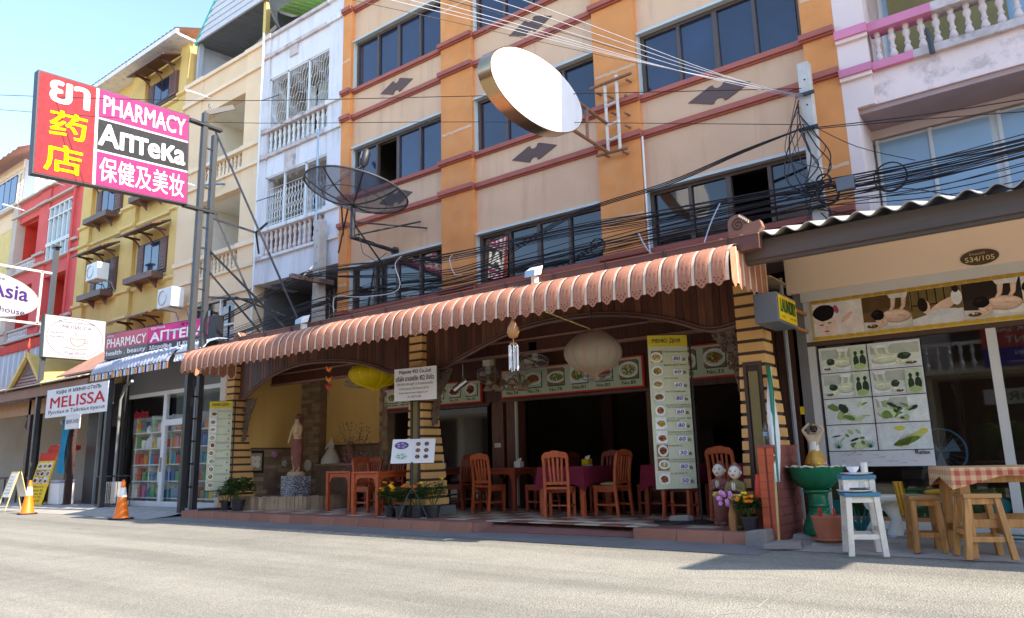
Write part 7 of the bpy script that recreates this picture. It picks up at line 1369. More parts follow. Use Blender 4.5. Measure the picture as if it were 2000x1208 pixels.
# posters of the massage shop
def art(mb, o, u, v, shapes):
    n = u.cross(v).normalized()
    for k, (pts, c) in enumerate(shapes): mb.flat(pts, o+n*(.0004*(k+1)), u, v, c)
def blob(cx, cy, rx, ry, rot=0, n=14, k=0, seed=0):
    rn = random.Random(seed); out = []
    for i in range(n):
        a = 2*math.pi*i/n; q = 1+k*rn.uniform(-1, 1); x, y = rx*q*math.cos(a), ry*q*math.sin(a); out.append((cx+x*math.cos(rot)-y*math.sin(rot), cy+x*math.sin(rot)+y*math.cos(rot)))
    return out
def rect(a, b, c, d): return [(a, b), (c, b), (c, d), (a, d)]
def reclining(x0, y0, w_, h_, bgc, skin_c, hair_c, cloth_c, flip=False, seed=0):
    """a generic figure lying face down with closed eyes, towel and masseur's hands"""
    F = lambda pts: [((x0+w_-(p[0]-0)*w_) if flip else x0+p[0]*w_, y0+p[1]*h_) for p in pts]
    dk = tuple(c*.6 for c in skin_c); mid = tuple(c*.82 for c in skin_c); hi = tuple(min(1, c*1.12) for c in skin_c); bd = tuple(c*.7 for c in bgc); cs = tuple(c*.84 for c in cloth_c)
    out = [(F(rect(0, 0, 1, 1)), bgc), (F([(0, .55), (1, .62), (1, 1), (0, 1)]), bd), (F([(0, 0), (1, 0), (1, .3), (.5, .22), (0, .28)]), cloth_c), (F([(0, 0), (1, 0), (1, .08), (.5, .12), (0, .06)]), cs)]
    out += [(F(blob(.7, .36, .3, .19, -.1, 18, .03, seed)), dk), (F(blob(.69, .39, .29, .17, -.1, 18, .03, seed)), mid), (F(blob(.68, .42, .27, .12, -.1, 16, .04, seed+1)), skin_c), (F(blob(.66, .46, .2, .05, -.12, 12)), hi), (F(blob(.82, .36, .12, .04, -.3, 10)), mid)]
    out += [(F([(.46, .3), (.5, .14), (.3, .06), (.16, .08), (.14, .14), (.34, .16)]), mid), (F([(.46, .29), (.48, .16), (.3, .1), (.18, .11), (.34, .17)]), skin_c)]
    out += [(F(blob(.37, .32, .125, .19, .35, 18)), mid), (F(blob(.36, .31, .11, .17, .35, 16)), skin_c), (F(blob(.34, .27, .06, .08, .3, 12)), hi), (F(blob(.31, .45, .14, .15, .3, 16, .08, seed)), hair_c), (F(blob(.27, .5, .07, .05, .5, 10)), tuple(c*2.2 for c in hair_c)), (F(blob(.33, .31, .026, .008, .3, 8)), hair_c), (F(blob(.42, .33, .022, .007, .3, 8)), hair_c), (F(blob(.385, .27, .012, .03, .3, 8)), dk), (F(blob(.4, .21, .026, .01, .2, 8)), S(176, 96, 92))]
    for x_ in (.62, .84):
        out += [(F([(x_, 1), (x_+.12, 1), (x_+.06, .62), (x_-.02, .5), (x_-.08, .52), (x_-.02, .65)]), mid), (F([(x_+.02, 1), (x_+.1, 1), (x_+.04, .64), (x_-.02, .53), (x_-.05, .54), (x_, .66)]), skin_c)]
        out += [(F([(x_-.02-.02*q, .52+.015*q), (x_-.01-.02*q, .53+.015*q), (x_-.07-.02*q, .45+.02*q)]), mid) for q in range(4)]
    return out+[(F([(.55, 1), (.98, 1), (.94, .86), (.6, .88)]), cloth_c), (F(blob(.18, .14, .12, .055, 0, 14)), S(120, 76, 50)), (F(blob(.18, .16, .1, .04, 0, 14)), S(74, 46, 34)), (F(blob(.15, .17, .03, .025, 0, 10)), S(240, 230, 210)), (F(blob(.21, .165, .025, .02, 0, 10)), S(230, 170, 90))]
PB = E('massage_banner', 'wide gold-edged banner of four massage photographs above the shop window', 'banner', (-.8, 10.2, 2.5)); yb = yw-.05; part(MB().box(-2.68, 3.3, yb, yb+.015, 2.5, 3.05), 'sheet', 'roof_yellow', PB)
ph = 0; x = -2.66; widths = [.62, .56, .56, .6, .6, .6, .6]; sk, pale = S(236, 200, 176), S(246, 232, 222)
scenes = [lambda X, W: [(rect(X, .05, X+W, .5), S(235, 228, 222)), (blob(X+.16*W/.6, .2, .13, .17, .2), S(240, 214, 198)), (blob(X+.14, .37, .14, .11, .1, 14, .05, 1), S(30, 24, 26)), (blob(X+.1, .21, .03, .008, .1, 8), S(40, 30, 30)), (blob(X+.2, .23, .03, .008, .1, 8), S(40, 30, 30)), (blob(X+.16, .12, .035, .012, 0, 8), S(190, 80, 90)), (blob(X+.16, .17, .012, .025, 0, 8), S(220, 180, 160)), (blob(X+.46, .2, .14, .18, -.2, 14, .05, 2), S(240, 226, 216)), (blob(X+.42, .28, .1, .03, .7, 10), S(226, 190, 172)), (blob(X+.3, .4, .03, .06, .3, 9), S(190, 90, 120))],
          lambda X, W: reclining(X, .05, W, .45, S(120, 90, 60), sk, S(26, 20, 20), S(230, 225, 215), False, 3), lambda X, W: [(rect(X, .05, X+W, .5), S(120, 100, 60))]+[(rect(X+q*W/6, .25, X+q*W/6+.012, .5), S(40, 30, 26)) for q in range(6)]+[(rect(X, .3, X+W, .315), S(50, 36, 30)), ([(X, .05), (X+W, .05), (X+W, .22), (X+.25, .2), (X, .14)], S(225, 222, 220)), (blob(X+.35, .27, .2, .06, .5, 12), sk), (blob(X+.5, .36, .06, .1, 0, 12), S(235, 232, 230)), (blob(X+.5, .46, .035, .045, 0, 10), S(50, 34, 30)), (blob(X+.16, .28, .05, .09, .1, 12), sk), (blob(X+.13, .31, .055, .09, .1, 12), S(40, 28, 26)), (blob(X+.36, .17, .2, .07, 0, 14, .06, 4), S(220, 222, 226))],
          lambda X, W: reclining(X, .05, W, .45, S(60, 48, 44), sk, S(30, 22, 22), S(226, 222, 214), False, 5)]
for i, W in enumerate(widths):
    g = MB(); art(g, Vector((0, yb-.003, 2.5)), X3, Z3, scenes[i % 4](x, W-.005)); part(g, 'massage_photo', 'print', PB); x += W
for zc, rz_, c_ in ((.035, .022, S(206, 166, 60)), (.525, .02, S(196, 150, 56))):
    ed = MB()
    for k in range(46):
        a = -2.68+k*.13
        if a < 3.2: ed.flat(blob(a+.065, zc, .07, rz_, 0, 10), Vector((0, yb-.013-.0004*(k % 2), 2.5)), X3, Z3, c_)
    part(ed, 'gold_edge', 'print', PB)
PT = E('massage_poster', 'large white poster grid of greenish massage pictures on the shop window', 'poster', (-2.05, 10.25, .85)); x0, x1, z0, z1 = -2.64, -1.44, .86, 2.4; yp = yw-.045; part(MB().box(x0, x1, yp, yp+.01, z0, z1), 'sheet', 'sign_white', PT)
gs, wh, dg, lg = S(206, 222, 180), S(242, 246, 244), S(58, 72, 56), S(176, 200, 130); W_, H_ = x1-x0, z1-z0
for r_ in range(4):
    for c_ in range(2):
        a, b = .02+c_*.6, H_-(r_+1)*.335; w_, h_ = .57, .315; sd = r_*2+c_; rn = random.Random(sd+50); sh = [(rect(a, b, a+w_, b+h_), S(234, 240, 234))]
        if sd in (0, 1, 2, 3, 5): sh += reclining(a+.01, b+.01, w_*(.62 if sd != 1 else .97), h_-.02, S(226, 234, 216), S(232, 238, 206), dg, wh, sd % 2 == 1, sd)
        if sd in (0, 2, 3): sh += [(rect(a+w_*.66, b+.01, a+w_-.01, b+h_-.01), S(208, 220, 188)), (blob(a+w_*.76, b+h_*.4, .035, .08, 0, 10), dg), (blob(a+w_*.76, b+h_*.72, .022, .03, 0, 10), dg), (blob(a+w_*.9, b+h_*.4, .04, .08, 0, 10), S(60, 70, 60)), (blob(a+w_*.9, b+h_*.74, .022, .03, 0, 10), dg), (blob(a+w_*.83, b+h_*.18, .07, .04, 0, 10), lg)]
        if sd in (4, 5, 6): sh += [(blob(a+w_*rn.uniform(.15, .85), b+h_*rn.uniform(.15, .8), rn.uniform(.02, .08), rn.uniform(.01, .05), rn.uniform(-1, 1), 10, .15, k), rn.choice([dg, lg, S(120, 150, 80), wh, S(214, 222, 170)])) for k in range(14)]
        if sd == 6:
            for bx in (.1, .48):
                for q in range(7): an = .3+q*.42; sh.append(([(a+bx, b+.03), (a+bx+.015, b+.03), (a+bx+.1*math.cos(an), b+.03+.11*math.sin(an))], S(30, 110, 70)))
        if sd == 7: sh += [(blob(a+.36, b+.13, .2, .05, .5, 12), S(206, 214, 130)), (blob(a+.3, b+.1, .16, .04, .3, 12), S(120, 140, 60))]+[([(a+.14+q*.03, b+.05), (a+.16+q*.03, b+.05), (a+.3+q*.02, b+.2)], S(70, 84, 40)) for q in range(6)]+[(blob(a+.24, b+.26, .06, .03, 0, 9), S(224, 214, 90)), (blob(a+.5, b+.22, .05, .03, 0, 9), S(224, 214, 90))]
        g = MB(); art(g, Vector((x0, yp-.002, z0)), X3, Z3, sh); part(g, 'massage_picture', 'print', PT)
g = MB(); rn = random.Random(77); sh = []
for k in range(26): cx, cy, an, L_ = rn.uniform(.1, 1.1), rn.uniform(.03, .17), rn.uniform(-.8, .9), rn.uniform(.03, .14); sh.append(([(cx, cy), (cx+L_*math.cos(an), cy+L_*.5*math.sin(an)), (cx+L_*.98*math.cos(an), cy+L_*.5*math.sin(an)+.004)], rn.choice([dg, S(90, 110, 90), S(120, 160, 120)])))
art(g, Vector((x0, yp-.002, z0)), X3, Z3, sh); text(g, 'Relax', Vector((x0, yp-.006, z0)), X3, Z3, 1.0, 1.16, .14, .19, .006, S(50, 56, 50)); part(g, 'bottom_picture', 'print', PT)
gd = MB()
for r_ in range(1, 5): gd.box(x0, x1, yp-.007, yp-.004, z1-r_*.335-.008, z1-r_*.335+.0)
gd.box(x0+.588, x0+.598, yp-.0075, yp-.0045, z1-4*.335, z1); part(gd, 'grid_line', 'ink_black', PT)
# ================================================================ things before the massage shop
APZ = .1
BB = E('green_pedestal_bowl', 'green glazed ceramic pedestal bowl with scalloped white rim', 'bowl', (-2.62, 9.45, APZ)); c = (-2.62, 9.45, APZ)
part(MB().lathe([(.2, 0), (.2, .05), (.185, .1), (.14, .22), (.12, .26), (.125, .29), (.115, .3), (.125, .33), (.112, .35), (.12, .38), (.11, .4), (.12, .47), (.16, .49), (.16, .51), (.1, .53)], c, 28), 'pedestal', 'green_glaze', BB, 50)
part(MB().lathe([(.1, .5), (.2, .55), (.28, .64), (.31, .73), (.335, .78), (.325, .785), (.29, .73), (.2, .62), (.05, .58)], c, 48, wob=lambda j, i: 1+(.03*math.cos(j*math.pi/4) if 3 <= i <= 6 else 0)), 'bowl', 'green_glaze', BB, 50)
part(MB().path([(c[0]+(.332+.01*math.cos(t*12))*math.cos(t), c[1]+(.332+.01*math.cos(t*12))*math.sin(t), c[2]+.785+.008*math.cos(t*12)) for t in [i*.0655 for i in range(96)]], .008, 5, closed=True), 'white_rim', 'white_stone', BB, 60)
FG = E('dancer_figurine', 'painted figurine of a seated dancer with raised arms on the green bowl', 'figurine', (-2.6, 9.45, APZ+.8)); x, y, z = -2.6, 9.45, APZ+.72
part(MB().lathe([(.13, 0), (.14, .03), (.11, .06), (.1, .1)], (x, y, z), 14, wob=lambda j, i: 1+.12*math.sin(j*2.4+i)), 'rock_base', 'terracotta', FG, 50); part(MB().lathe([(.11, .06), (.12, .12), (.085, .2), (.06, .26)], (x, y, z), 14, wob=lambda j, i: 1+.1*math.sin(j*1.9)), 'gold_skirt', 'skirt_gold', FG, 50)
skin('body', [(0, 1), (1, 2), (2, 3), (3, 4), (2, 5), (5, 6), (6, 7), (2, 8), (8, 9), (9, 10)], [(x, y, z+.22), (x, y-.01, z+.31), (x, y, z+.4), (x+.005, y, z+.44), (x+.01, y-.01, z+.5), (x+.07, y, z+.42), (x+.13, y, z+.5), (x+.05, y, z+.57), (x-.07, y, z+.42), (x-.12, y, z+.5), (x-.03, y, z+.58)], [.06, .045, .05, .022, .042, .026, .02, .016, .026, .02, .016], 'statue_skin', FG)
part(MB().ell((x+.01, y+.015, z+.515), (.048, .045, .045), 12, 8), 'hair', 'hair_black', FG, 60); part(MB().ell((x+.01, y, z+.555), (.025, .025, .02), 10, 6), 'crown', 'gold', FG, 60); part(MB().lathe([(.062, .24), (.055, .32), (.057, .36)], (x, y, z), 14), 'bodice', 'white_stone', FG, 50)
for k in range(6): part(MB().ell((x+.1*math.cos(k*1.05), y+.1*math.sin(k*1.05), z+.1), (.03, .03, .025), 8, 6), 'garland_bead', ['petal_pink', 'petal_orange', 'petal_yellow'][k % 3], FG, 60)
TP = E('terracotta_pot', 'terracotta pot with red incense sticks on a scalloped saucer', 'pot', (-2.42, 9.0, .06)); c = (-2.42, 9.0, .1); part(MB().lathe([(.12, 0), (.16, .2), (.17, .24), (.16, .25), (.14, .2)], c, 28, wob=lambda j, i: 1+(.02*math.cos(j*math.pi/2) if i == 2 else 0)), 'pot', 'terracotta', TP, 50); part(MB().lathe([(.13, -.03), (.19, 0), (.185, .01), (.12, .0)], c, 28, wob=lambda j, i: 1+(.04*math.cos(j*math.pi/2) if i in (1, 2) else 0)), 'saucer', 'terracotta', TP, 50); part(MB().lathe([(.13, .16), (.14, .17)], c, 16), 'ash', 'grey_slab', TP)
for a, b in ((-.09, .05), (-.05, -.03), (.08, .02)): part(MB().box(c[0]+a-.01, c[0]+a+.01, c[1]+b-.01, c[1]+b+.01, c[2]+.15, c[2]+.33), 'incense_bundle', 'red_deep', TP)
for nm, pts, m, lb in [('stone_block', [(-3.28, 8.7, .0), (-3.0, 8.62, .0), (-2.95, 8.82, .0), (-3.22, 8.9, .0), (-3.27, 8.71, .17), (-3.01, 8.63, .2), (-2.97, 8.8, .21), (-3.21, 8.88, .18)], 'grey_slab', 'rough grey stone block at the kerb end of the terrace'), ('paving_slab', [(-2.98, 8.45, .01), (-2.6, 8.62, .01), (-2.65, 8.85, .01), (-2.95, 8.8, .01), (-2.98, 8.46, .07), (-2.62, 8.63, .09), (-2.67, 8.84, .1), (-2.95, 8.79, .08)], 'grey_slab', 'broken paving slab beside the stone block'), ('slab_support', [(-2.58, 8.82, .01), (-2.25, 8.9, .01), (-2.25, 9.12, .01), (-2.55, 9.1, .01), (-2.57, 8.84, .065), (-2.27, 8.91, .068), (-2.26, 9.11, .068), (-2.54, 9.09, .065)], 'concrete', 'flat concrete slab under the terracotta pot')]:
    thing(MB().hexa(pts), nm, m, lb, 'stone', pts[0], None, None, .012)
BF = E('furled_flag', 'bamboo pole with a furled green and white cloth flag beside the brick wall end', 'flag', (-2.98, 8.9, .02)); part(MB().path([(-2.9, 8.75, .02), (-2.95, 9.0, 1.0), (-3.0, 9.3, 2.1)], .013, 6), 'pole', 'bamboo', BF, 40)
g = MB(); n = 9; ring = 8; vs = []
for i in range(n):
    t = i/(n-1); cx, cy, cz = lerp(-2.93, -3.0, t), lerp(8.96, 9.3, t), lerp(.72, 2.12, t); r_ = .02+.035*math.sin(math.pi*min(1, t*.9+.12))
    for j in range(ring): a = 2*math.pi*j/ring; q = r_*(1+.35*math.sin(j*2.2+i*.6)); vs.append((cx+q*math.cos(a), cy+q*math.sin(a), cz))
g.add(vs, [(i*ring+j, i*ring+(j+1) % ring, (i+1)*ring+(j+1) % ring, (i+1)*ring+j) for i in range(n-1) for j in range(ring)]); part(g, 'cloth', 'sign_white', BF, 70); part(MB().path([(-2.9, 8.93, .72), (-2.95, 9.08, 1.3), (-2.97, 9.2, 1.8), (-3.01, 9.27, 2.13)], [.012, .022, .03, .028], 6), 'green_fold', 'green_glaze', BF, 60)
def stool(x, y, z, rz, w_, d_, h_, m, sm, label, splay=.05, name='wooden_stool', cat='stool', seat_t=.04, tilt=0):
    o = E(name, label, cat, (x, y, z), None, R(rz)); L = lambda g, n, mm=m: part(g, n, mm, o, None, .005, local=True); t = .028
    L(MB().hexa([(-w_/2, -d_/2, h_-seat_t), (w_/2, -d_/2, h_-seat_t), (w_/2, d_/2, h_-seat_t), (-w_/2, d_/2, h_-seat_t), (-w_/2, -d_/2, h_), (w_/2, -d_/2, h_), (w_/2, d_/2, h_), (-w_/2, d_/2, h_)]), 'seat', sm)
    for sx in (-1, 1):
        for sy in (-1, 1):
            a, b = sx*(w_/2-.04), sy*(d_/2-.04); c_, e_ = a+sx*splay, b+sy*splay*.7; L(MB().hexa([(c_-t, e_-t, 0), (c_+t, e_-t, 0), (c_+t, e_+t, 0), (c_-t, e_+t, 0), (a-t, b-t, h_-seat_t), (a+t, b-t, h_-seat_t), (a+t, b+t, h_-seat_t), (a-t, b+t, h_-seat_t)]), 'leg')
    for s in (-1, 1):
        k = splay*.68; L(MB().box(-w_/2+.06-k, w_/2-.06+k, s*(d_/2-.04+k*.7)-.012, s*(d_/2-.04+k*.7)+.012, h_*.26, h_*.26+.05), 'stretcher'); L(MB().box(s*(w_/2-.04+k)-.012, s*(w_/2-.04+k)+.012, -d_/2+.06, d_/2-.06, h_*.36, h_*.36+.05), 'stretcher')
        L(MB().box(-w_/2+.06, w_/2-.06, s*(d_/2-.035)-.01, s*(d_/2-.035)+.01, h_-seat_t-.06, h_-seat_t), 'apron'); L(MB().box(s*(w_/2-.035)-.01, s*(w_/2-.035)+.01, -d_/2+.06, d_/2-.06, h_-seat_t-.06, h_-seat_t), 'apron')
    return o
stool(-1.93, 8.46, .02, 22, .34, .4, .62, 'white_paint', 'blue_enamel', 'white painted wooden stool with a blue seat near the road', .03)
stool(-1.95, 8.5, .64, 22, .33, .32, .17, 'white_paint', 'blue_enamel', 'small white rack with blue top standing on the white stool', .0, 'serving_rack', 'rack')
g = MB(); g.lathe([(.08, 0), (.15, .01), (.16, .02), (.08, .012)], (-1.93, 8.46, .815), 20); thing(g, 'plate', 'plate', 'white oval plate on the rack over the white stool', 'plate', (-1.93, 8.46, .815), 'crockery on the stool', 40)
g = MB(); g.lathe([(.03, 0), (.06, .04), (.065, .06), (.05, .05)], (-1.96, 8.45, .836), 16); thing(g, 'small_bowl', 'plate', 'small white bowl on the top plate', 'bowl', (-1.96, 8.45, .836), 'crockery on the stool', 40)
g = MB(); g.lathe([(.035, 0), (.035, .1), (.03, .1)], (-1.86, 8.5, .836), 14); thing(g, 'paper_cup', 'white_stone', 'white cup beside the small bowl on the rack', 'cup', (-1.86, 8.5, .836), 'crockery on the stool', 40)
g = MB(); g.lathe([(.1, 0), (.17, .012), (.18, .024), (.1, .014)], (-1.95, 8.4, .642), 20); thing(g, 'tray_plate', 'plate', 'wide plate under the rack on the white stool', 'plate', (-1.95, 8.4, .642), 'crockery on the stool', 40)
for k, dx in enumerate((-.05, .07)): g = MB(); g.lathe([(.03, 0), (.036, .08), (.032, .08)], (-1.95+dx, 8.4, .668), 12); thing(g, 'drinking_glass', 'bottle_glass', ('left' if k == 0 else 'right')+' drinking glass on the plate under the rack', 'glass', (-1.95+dx, 8.4, .668), 'crockery on the stool', 40)
stool(-1.42, 8.86, .03, 22, .3, .3, .56, 'oak_wood', 'oak_seat', 'plain oak stool between white stool and checked table', .02)
stool(-.9, 8.6, .03, 24, .33, .33, .6, 'oak_wood', 'oak_seat', 'worn oak stool with splayed legs before the checked table', .07)
TB = E('checked_table', 'tall oak table with red checked cloth at the right edge', 'table', (-.6, 8.95, .03)); ang = R(20); ux = Vector((math.cos(ang), math.sin(ang), 0)); uy = Vector((-ux.y, ux.x, 0)); tc_ = Vector((-.62, 9.0, .03)); h_ = .84
def tb(a0, a1, b0, b1, z0, z1, nm, m): return part(MB().hexa([tc_+ux*a+uy*b+Z3*z for z in (z0, z1) for a, b in ((a0, b0), (a1, b0), (a1, b1), (a0, b1))]), nm, m, TB, None, .006)
for a in (-.52, .5):
    for b in (-.36, .36): tb(a-.045, a+.045, b-.045, b+.045, 0, h_-.04, 'leg', 'oak_wood')
for b in (-.36, .36): tb(-.48, .46, b-.02, b+.02, .28, .36, 'stretcher', 'oak_wood'); tb(-.48, .46, b-.02, b+.02, h_-.14, h_-.05, 'apron', 'oak_wood')
for a in (-.52, .5): tb(a-.02, a+.02, -.32, .32, .2, .27, 'stretcher', 'oak_wood')
tb(-.62, .62, -.46, .46, h_-.04, h_, 'tabletop', 'oak_wood')
def checkmat():
    m = bpy.data.materials.new('gingham'); m.use_nodes = True; n = m.node_tree.nodes; L = m.node_tree.links; p = n['Principled BSDF']; p.inputs['Roughness'].default_value = .85
    tc = n.new('ShaderNodeTexCoord'); mp = n.new('ShaderNodeMapping'); mp.inputs['Rotation'].default_value = (0, 0, -ang); L.new(tc.outputs['Object'], mp.inputs[0]); sp = n.new('ShaderNodeSeparateXYZ'); L.new(mp.outputs[0], sp.inputs[0]); outs = []
    for k in ('X', 'Y', 'Z'):
        a = n.new('ShaderNodeMath'); a.operation = 'PINGPONG'; a.inputs[1].default_value = .045; L.new(sp.outputs[k], a.inputs[0]); b = n.new('ShaderNodeMath'); b.operation = 'GREATER_THAN'; b.inputs[1].default_value = .0225; L.new(a.outputs[0], b.inputs[0]); outs.append(b.outputs[0])
    s1 = n.new('ShaderNodeMath'); L.new(outs[0], s1.inputs[0]); L.new(outs[1], s1.inputs[1]); s2 = n.new('ShaderNodeMath'); L.new(s1.outputs[0], s2.inputs[0]); L.new(outs[2], s2.inputs[1]); dv = n.new('ShaderNodeMath'); dv.operation = 'DIVIDE'; dv.inputs[1].default_value = 3; L.new(s2.outputs[0], dv.inputs[0])
    rp = n.new('ShaderNodeValToRGB'); rp.color_ramp.elements[0].color = (*S(224, 194, 146), 1); rp.color_ramp.elements[1].color = (*S(172, 78, 62), 1); L.new(dv.outputs[0], rp.inputs[0]); L.new(rp.outputs[0], p.inputs['Base Color']); MATS['gingham'] = m
checkmat()
g = MB(); hx, hy = .632, .472; ring = [(-hx, -hy), (-.2, -hy), (.2, -hy), (hx, -hy), (hx, 0), (hx, hy), (0, hy), (-hx, hy), (-hx, 0)]; k = len(ring)
vs = [tc_+ux*a+uy*b+Z3*(h_+.004) for a, b in ring]+[tc_+ux*a*1.01+uy*b*1.012+Z3*(h_-dz) for (a, b), dz in zip(ring, [.2, .07, .08, .22, .08, .2, .08, .2, .09])]; g.add(vs, [tuple(range(k))]+[(i, k+i, k+(i+1) % k, (i+1) % k) for i in range(k)]); thing(g, 'checked_tablecloth', 'gingham', 'red and cream checked cloth over the tall oak table', 'tablecloth', tuple(tc_+Z3*h_), None, 30)
CB = E('concrete_bench', 'white weathered concrete garden bench behind the stools', 'bench', (-1.55, 9.6, APZ)); part(MB().hexa([(-2.0, 9.4, .48), (-1.0, 9.55, .48), (-1.05, 9.85, .48), (-2.05, 9.7, .48), (-2.02, 9.38, .55), (-.98, 9.53, .55), (-1.03, 9.87, .55), (-2.07, 9.72, .55)]), 'seat', 'white_stone', CB, bev=.02)
for x in (-1.85, -1.2): part(MB().path([(x, 9.6, APZ), (x+.03, 9.6, .28), (x-.04, 9.6, .48)], [.09, .06, .1], 10), 'leg', 'white_stone', CB, 50)
g = MB(); g.ell((-1.35, 9.6, .585), (.16, .09, .035), 14, 6); g.ell((-1.22, 9.56, .58), (.1, .07, .03), 12, 6); thing(g, 'yellow_rag', 'yellow_rag', 'crumpled yellow cloth lying on the concrete bench', 'cloth', (-1.35, 9.6, .55), None, 60)
g = MB(); n = 8; vs = [(-1.72+.1*i/n+.01*j, 9.1+.02*math.sin(i*2), .72-.09*j) for j in range(5) for i in range(n+1)]; g.add(vs, [(j*(n+1)+i, j*(n+1)+i+1, (j+1)*(n+1)+i+1, (j+1)*(n+1)+i) for j in range(4) for i in range(n)]); thing(g, 'hanging_towel', 'yellow_rag', 'mustard towel hanging off the side of the white stool', 'cloth', (-1.7, 9.1, .5), None, 60)
FN = E('floor_fan', 'blue pedestal fan standing inside the massage shop window', 'fan', (-1.42, 10.7, APZ)); part(MB().lathe([(.2, 0), (.18, .04), (.04, .06)], (-1.42, 10.7, APZ), 18), 'base', 'blue_enamel', FN, 40); part(MB().tube((-1.42, 10.7, .14), (-1.42, 10.7, .95), .025), 'stem', 'blue_enamel', FN, 40); part(MB().tube((-1.42, 10.78, 1.0), (-1.42, 10.66, 1.0), .08), 'motor', 'blue_enamel', FN, 40)
for yy in (10.6, 10.68): part(MB().path([(-1.42+.28*math.cos(t), yy, 1.02+.28*math.sin(t)) for t in [i*.2244 for i in range(28)]], .01, 5, closed=True), 'guard_ring', 'blue_enamel', FN)
for k in range(20): a = k*.314; part(MB().path([(-1.42+.05*math.cos(a), 10.57, 1.02+.05*math.sin(a)), (-1.42+.28*math.cos(a), 10.62, 1.02+.28*math.sin(a))], .003, 4), 'guard_wire', 'blue_enamel', FN)
for k in range(3): a = k*2.094; part(MB().flat([(0, 0), (.22*math.cos(a), .22*math.sin(a)), (.22*math.cos(a+.8), .22*math.sin(a+.8))], (-1.42, 10.63, 1.02), X3, Z3), 'blade', 'bluegrey_pane', FN)
AG = E('aloe_plant', 'spiky aloe plant beside the green pedestal bowl', 'plant', (-2.2, 9.55, APZ)); 
for k in range(9): a = k*.7; part(MB().path([(-2.2, 9.55, APZ), (-2.2+.1*math.cos(a), 9.55+.1*math.sin(a), APZ+.16), (-2.2+.2*math.cos(a), 9.55+.2*math.sin(a), APZ+.3)], [.022, .016, .003], 5), 'leaf', 'teal', AG, 50)
tm2 = [mesh_of(MB().box(-.095, .095, -.095, .095, 0, .006), 'mosaic_tile', (0, 0, 0), m) for m in ('bluegrey_pane', 'teal', 'grey_slab')]; ap = bpy.data.objects['shop_apron']
for i in range(16):
    for j in range(5): inst(tm2[(i*7+j*3+(i*j) % 5) % 3 if (i+j) % 2 else 0], ap, (-2.7+i*.2, 9.42+j*.2, .101), name='mosaic_tile')
# ================================================================ the other side of the street (seen only in the shop glass)
mat('opp_cream', S(228, 214, 190), .85, .08, 1, streak=.2, dc=S(190, 175, 150), ds=.5); mat('opp_white', S(232, 230, 224), .85, .08, 1); mat('opp_pink', S(226, 190, 180), .85, .08, 1)
for k, (a, b, h_, m, lb) in enumerate([(-90, -44.05, 9.5, 'opp_cream', 'long cream terrace across the street beyond the white shophouse'), (-44, -30, 10.5, 'opp_white', 'white shophouse across the street, farthest left'), (-29.95, -16, 9.5, 'opp_cream', 'cream shophouse across the street, left of the sunlit pink one'), (-15.95, -4, 10.8, 'opp_pink', 'pinkish shophouse across the street from the orange townhouse'), (-3.95, 8, 9.0, 'opp_cream', 'cream shophouse across the street from the massage shop'), (8.05, 22, 10.5, 'opp_white', 'white shophouse across the street, farthest right')]):
    o = E('opposite_shophouse', lb, 'building', ((a+b)/2, -6, 0), 'shophouses across the street'); part(MB().box(a, b, -14, -6, 3.2, h_), 'wall', m, o); part(MB().box(a, b, -14, -7.4, 0, 3.2), 'shop_front', 'shop_brown', o)
    n = int((b-a)/4)
    for i in range(n+1): x = lerp(a+.2, b-.2, i/n); part(MB().box(x-.2, x+.2, -7.4, -5.95, 0, 3.2), 'pier', m, o)
    for z in (3.25, 6.2):
        part(MB().box(a, b, -5.98, -5.2, z, z+.15), 'balcony_slab', m, o); part(MB().box(a, b, -5.3, -5.2, z+.85, z+.95), 'balcony_rail', 'opp_white', o); balusters(o, a, b, -5.25, z+.15, .7, int((b-a)/.3), 'white_trim', 1.2)
        for i in range(n):
            xa, xb = lerp(a, b, (i+.18)/n), lerp(a, b, (i+.82)/n); W = part(MB().box(xa, xb, -5.99, -5.93, z+.4, z+2.3), 'window', 'frame_brown', o); part(MB().box(xa+.06, xb-.06, -5.935, -5.92, z+.46, z+2.24), 'pane', 'glass_dark', W)
o = E('sale_banner', 'red and blue restaurant for sale banner on the house across the street', 'banner', (-.6, -5.1, 3.4)); part(MB().box(-2.0, 1.0, -5.14, -5.12, 3.9, 4.6), 'red_half', 'red_deep', o); part(MB().box(-2.0, 1.0, -5.14, -5.12, 3.35, 3.9), 'blue_half', 'ink_blue', o); g = MB()
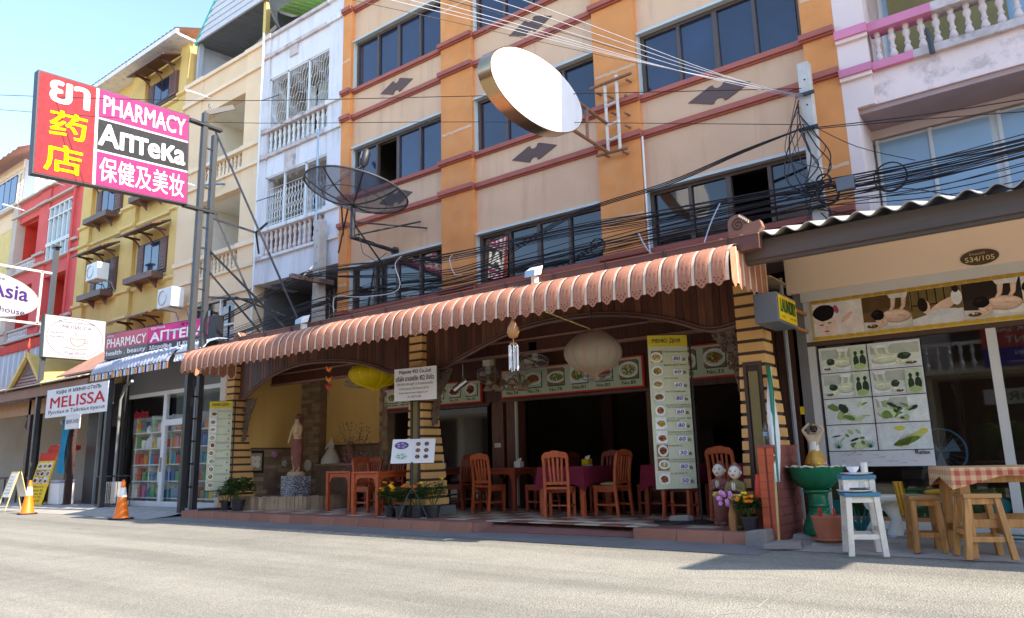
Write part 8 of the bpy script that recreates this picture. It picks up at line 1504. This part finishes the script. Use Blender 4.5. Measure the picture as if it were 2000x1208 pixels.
for t, z0, z1, w_ in [('BUSINESS FOR SALE', 4.35, 4.52, 2.6), ('RESTAURANT', 4.0, 4.22, 2.2), ('call 0800-091-7581', 3.65, 3.78, 2.0), ('www.pattayamarket.com', 3.42, 3.53, 2.2)]: text(g, t, (1.0, -5.115, 0), -X3, Z3, .2, .2+w_, z0, z1)
part(g, 'lettering', 'ink_white', o)
o = E('laundry_board', 'white board with green LAUNDRY letters across the street', 'sign', (-.6, -5.1, 2.3)); part(MB().box(-2.2, .6, -5.9, -5.88, 2.3, 2.75), 'board', 'sign_white', o); g = MB(); text(g, 'LAUNDRY', (.6, -5.87, 2.3), -X3, Z3, .2, 2.5, .08, .36, .01); part(g, 'lettering', 'ink_green', o)
o = E('roadside_bush', 'sunlit green bush across the street by the laundry board', 'plant', (-1.6, -4.4, 0)); pot(o, -1.6, -4.4, 0, .4, .5); leafy(o, (-1.6, -4.4, 1.1), (.8, .8, .7), 700, .16, 'leaf_light', 91)
# ================================================================ next house along the street to the right: its parapet and sign shade the road in view
H = E('grey_townhouse', 'lower grey townhouse right of the pink one, beyond the frame', 'building', (20, 12, 0)); part(MB().box(11.21, 34, 11.6, 20, 0, 11.7), 'wall', 'opp_white', H)
for i in range(6):
    for z in (4.3, 7.4): W = part(MB().box(12.5+i*4, 15+i*4, 11.56, 11.6, z, z+1.5), 'window', 'frame_brown', H); part(MB().box(12.6+i*4, 14.9+i*4, 11.545, 11.56, z+.1, z+1.4), 'pane', 'glass_navy', W)
o = E('projecting_sign', 'white box sign projecting from the pink house beyond the right edge', 'sign', (3.07, 9.5, 4)); part(MB().prism([(7.62, 4.0), (11.3, 4.0), (11.3, 4.9), (7.04, 4.9)], (2.97, 0, 0), Y3, Z3, (.2, 0, 0)), 'cabinet', 'sign_white', o, bev=.02)
for z in (4.15, 4.7): part(MB().box(3.03, 3.11, 11.3, 11.62, z, z+.08), 'arm', 'dark_metal', o)
part(MB().box(-2.22, 11.2, 9.95, 11.6, 13.45, 13.6), 'added_shade_canopy', 'pink_plaster', bpy.data.objects['pink_townhouse'])  # unseen canopy, added to throw the shadow edge across the oval sign
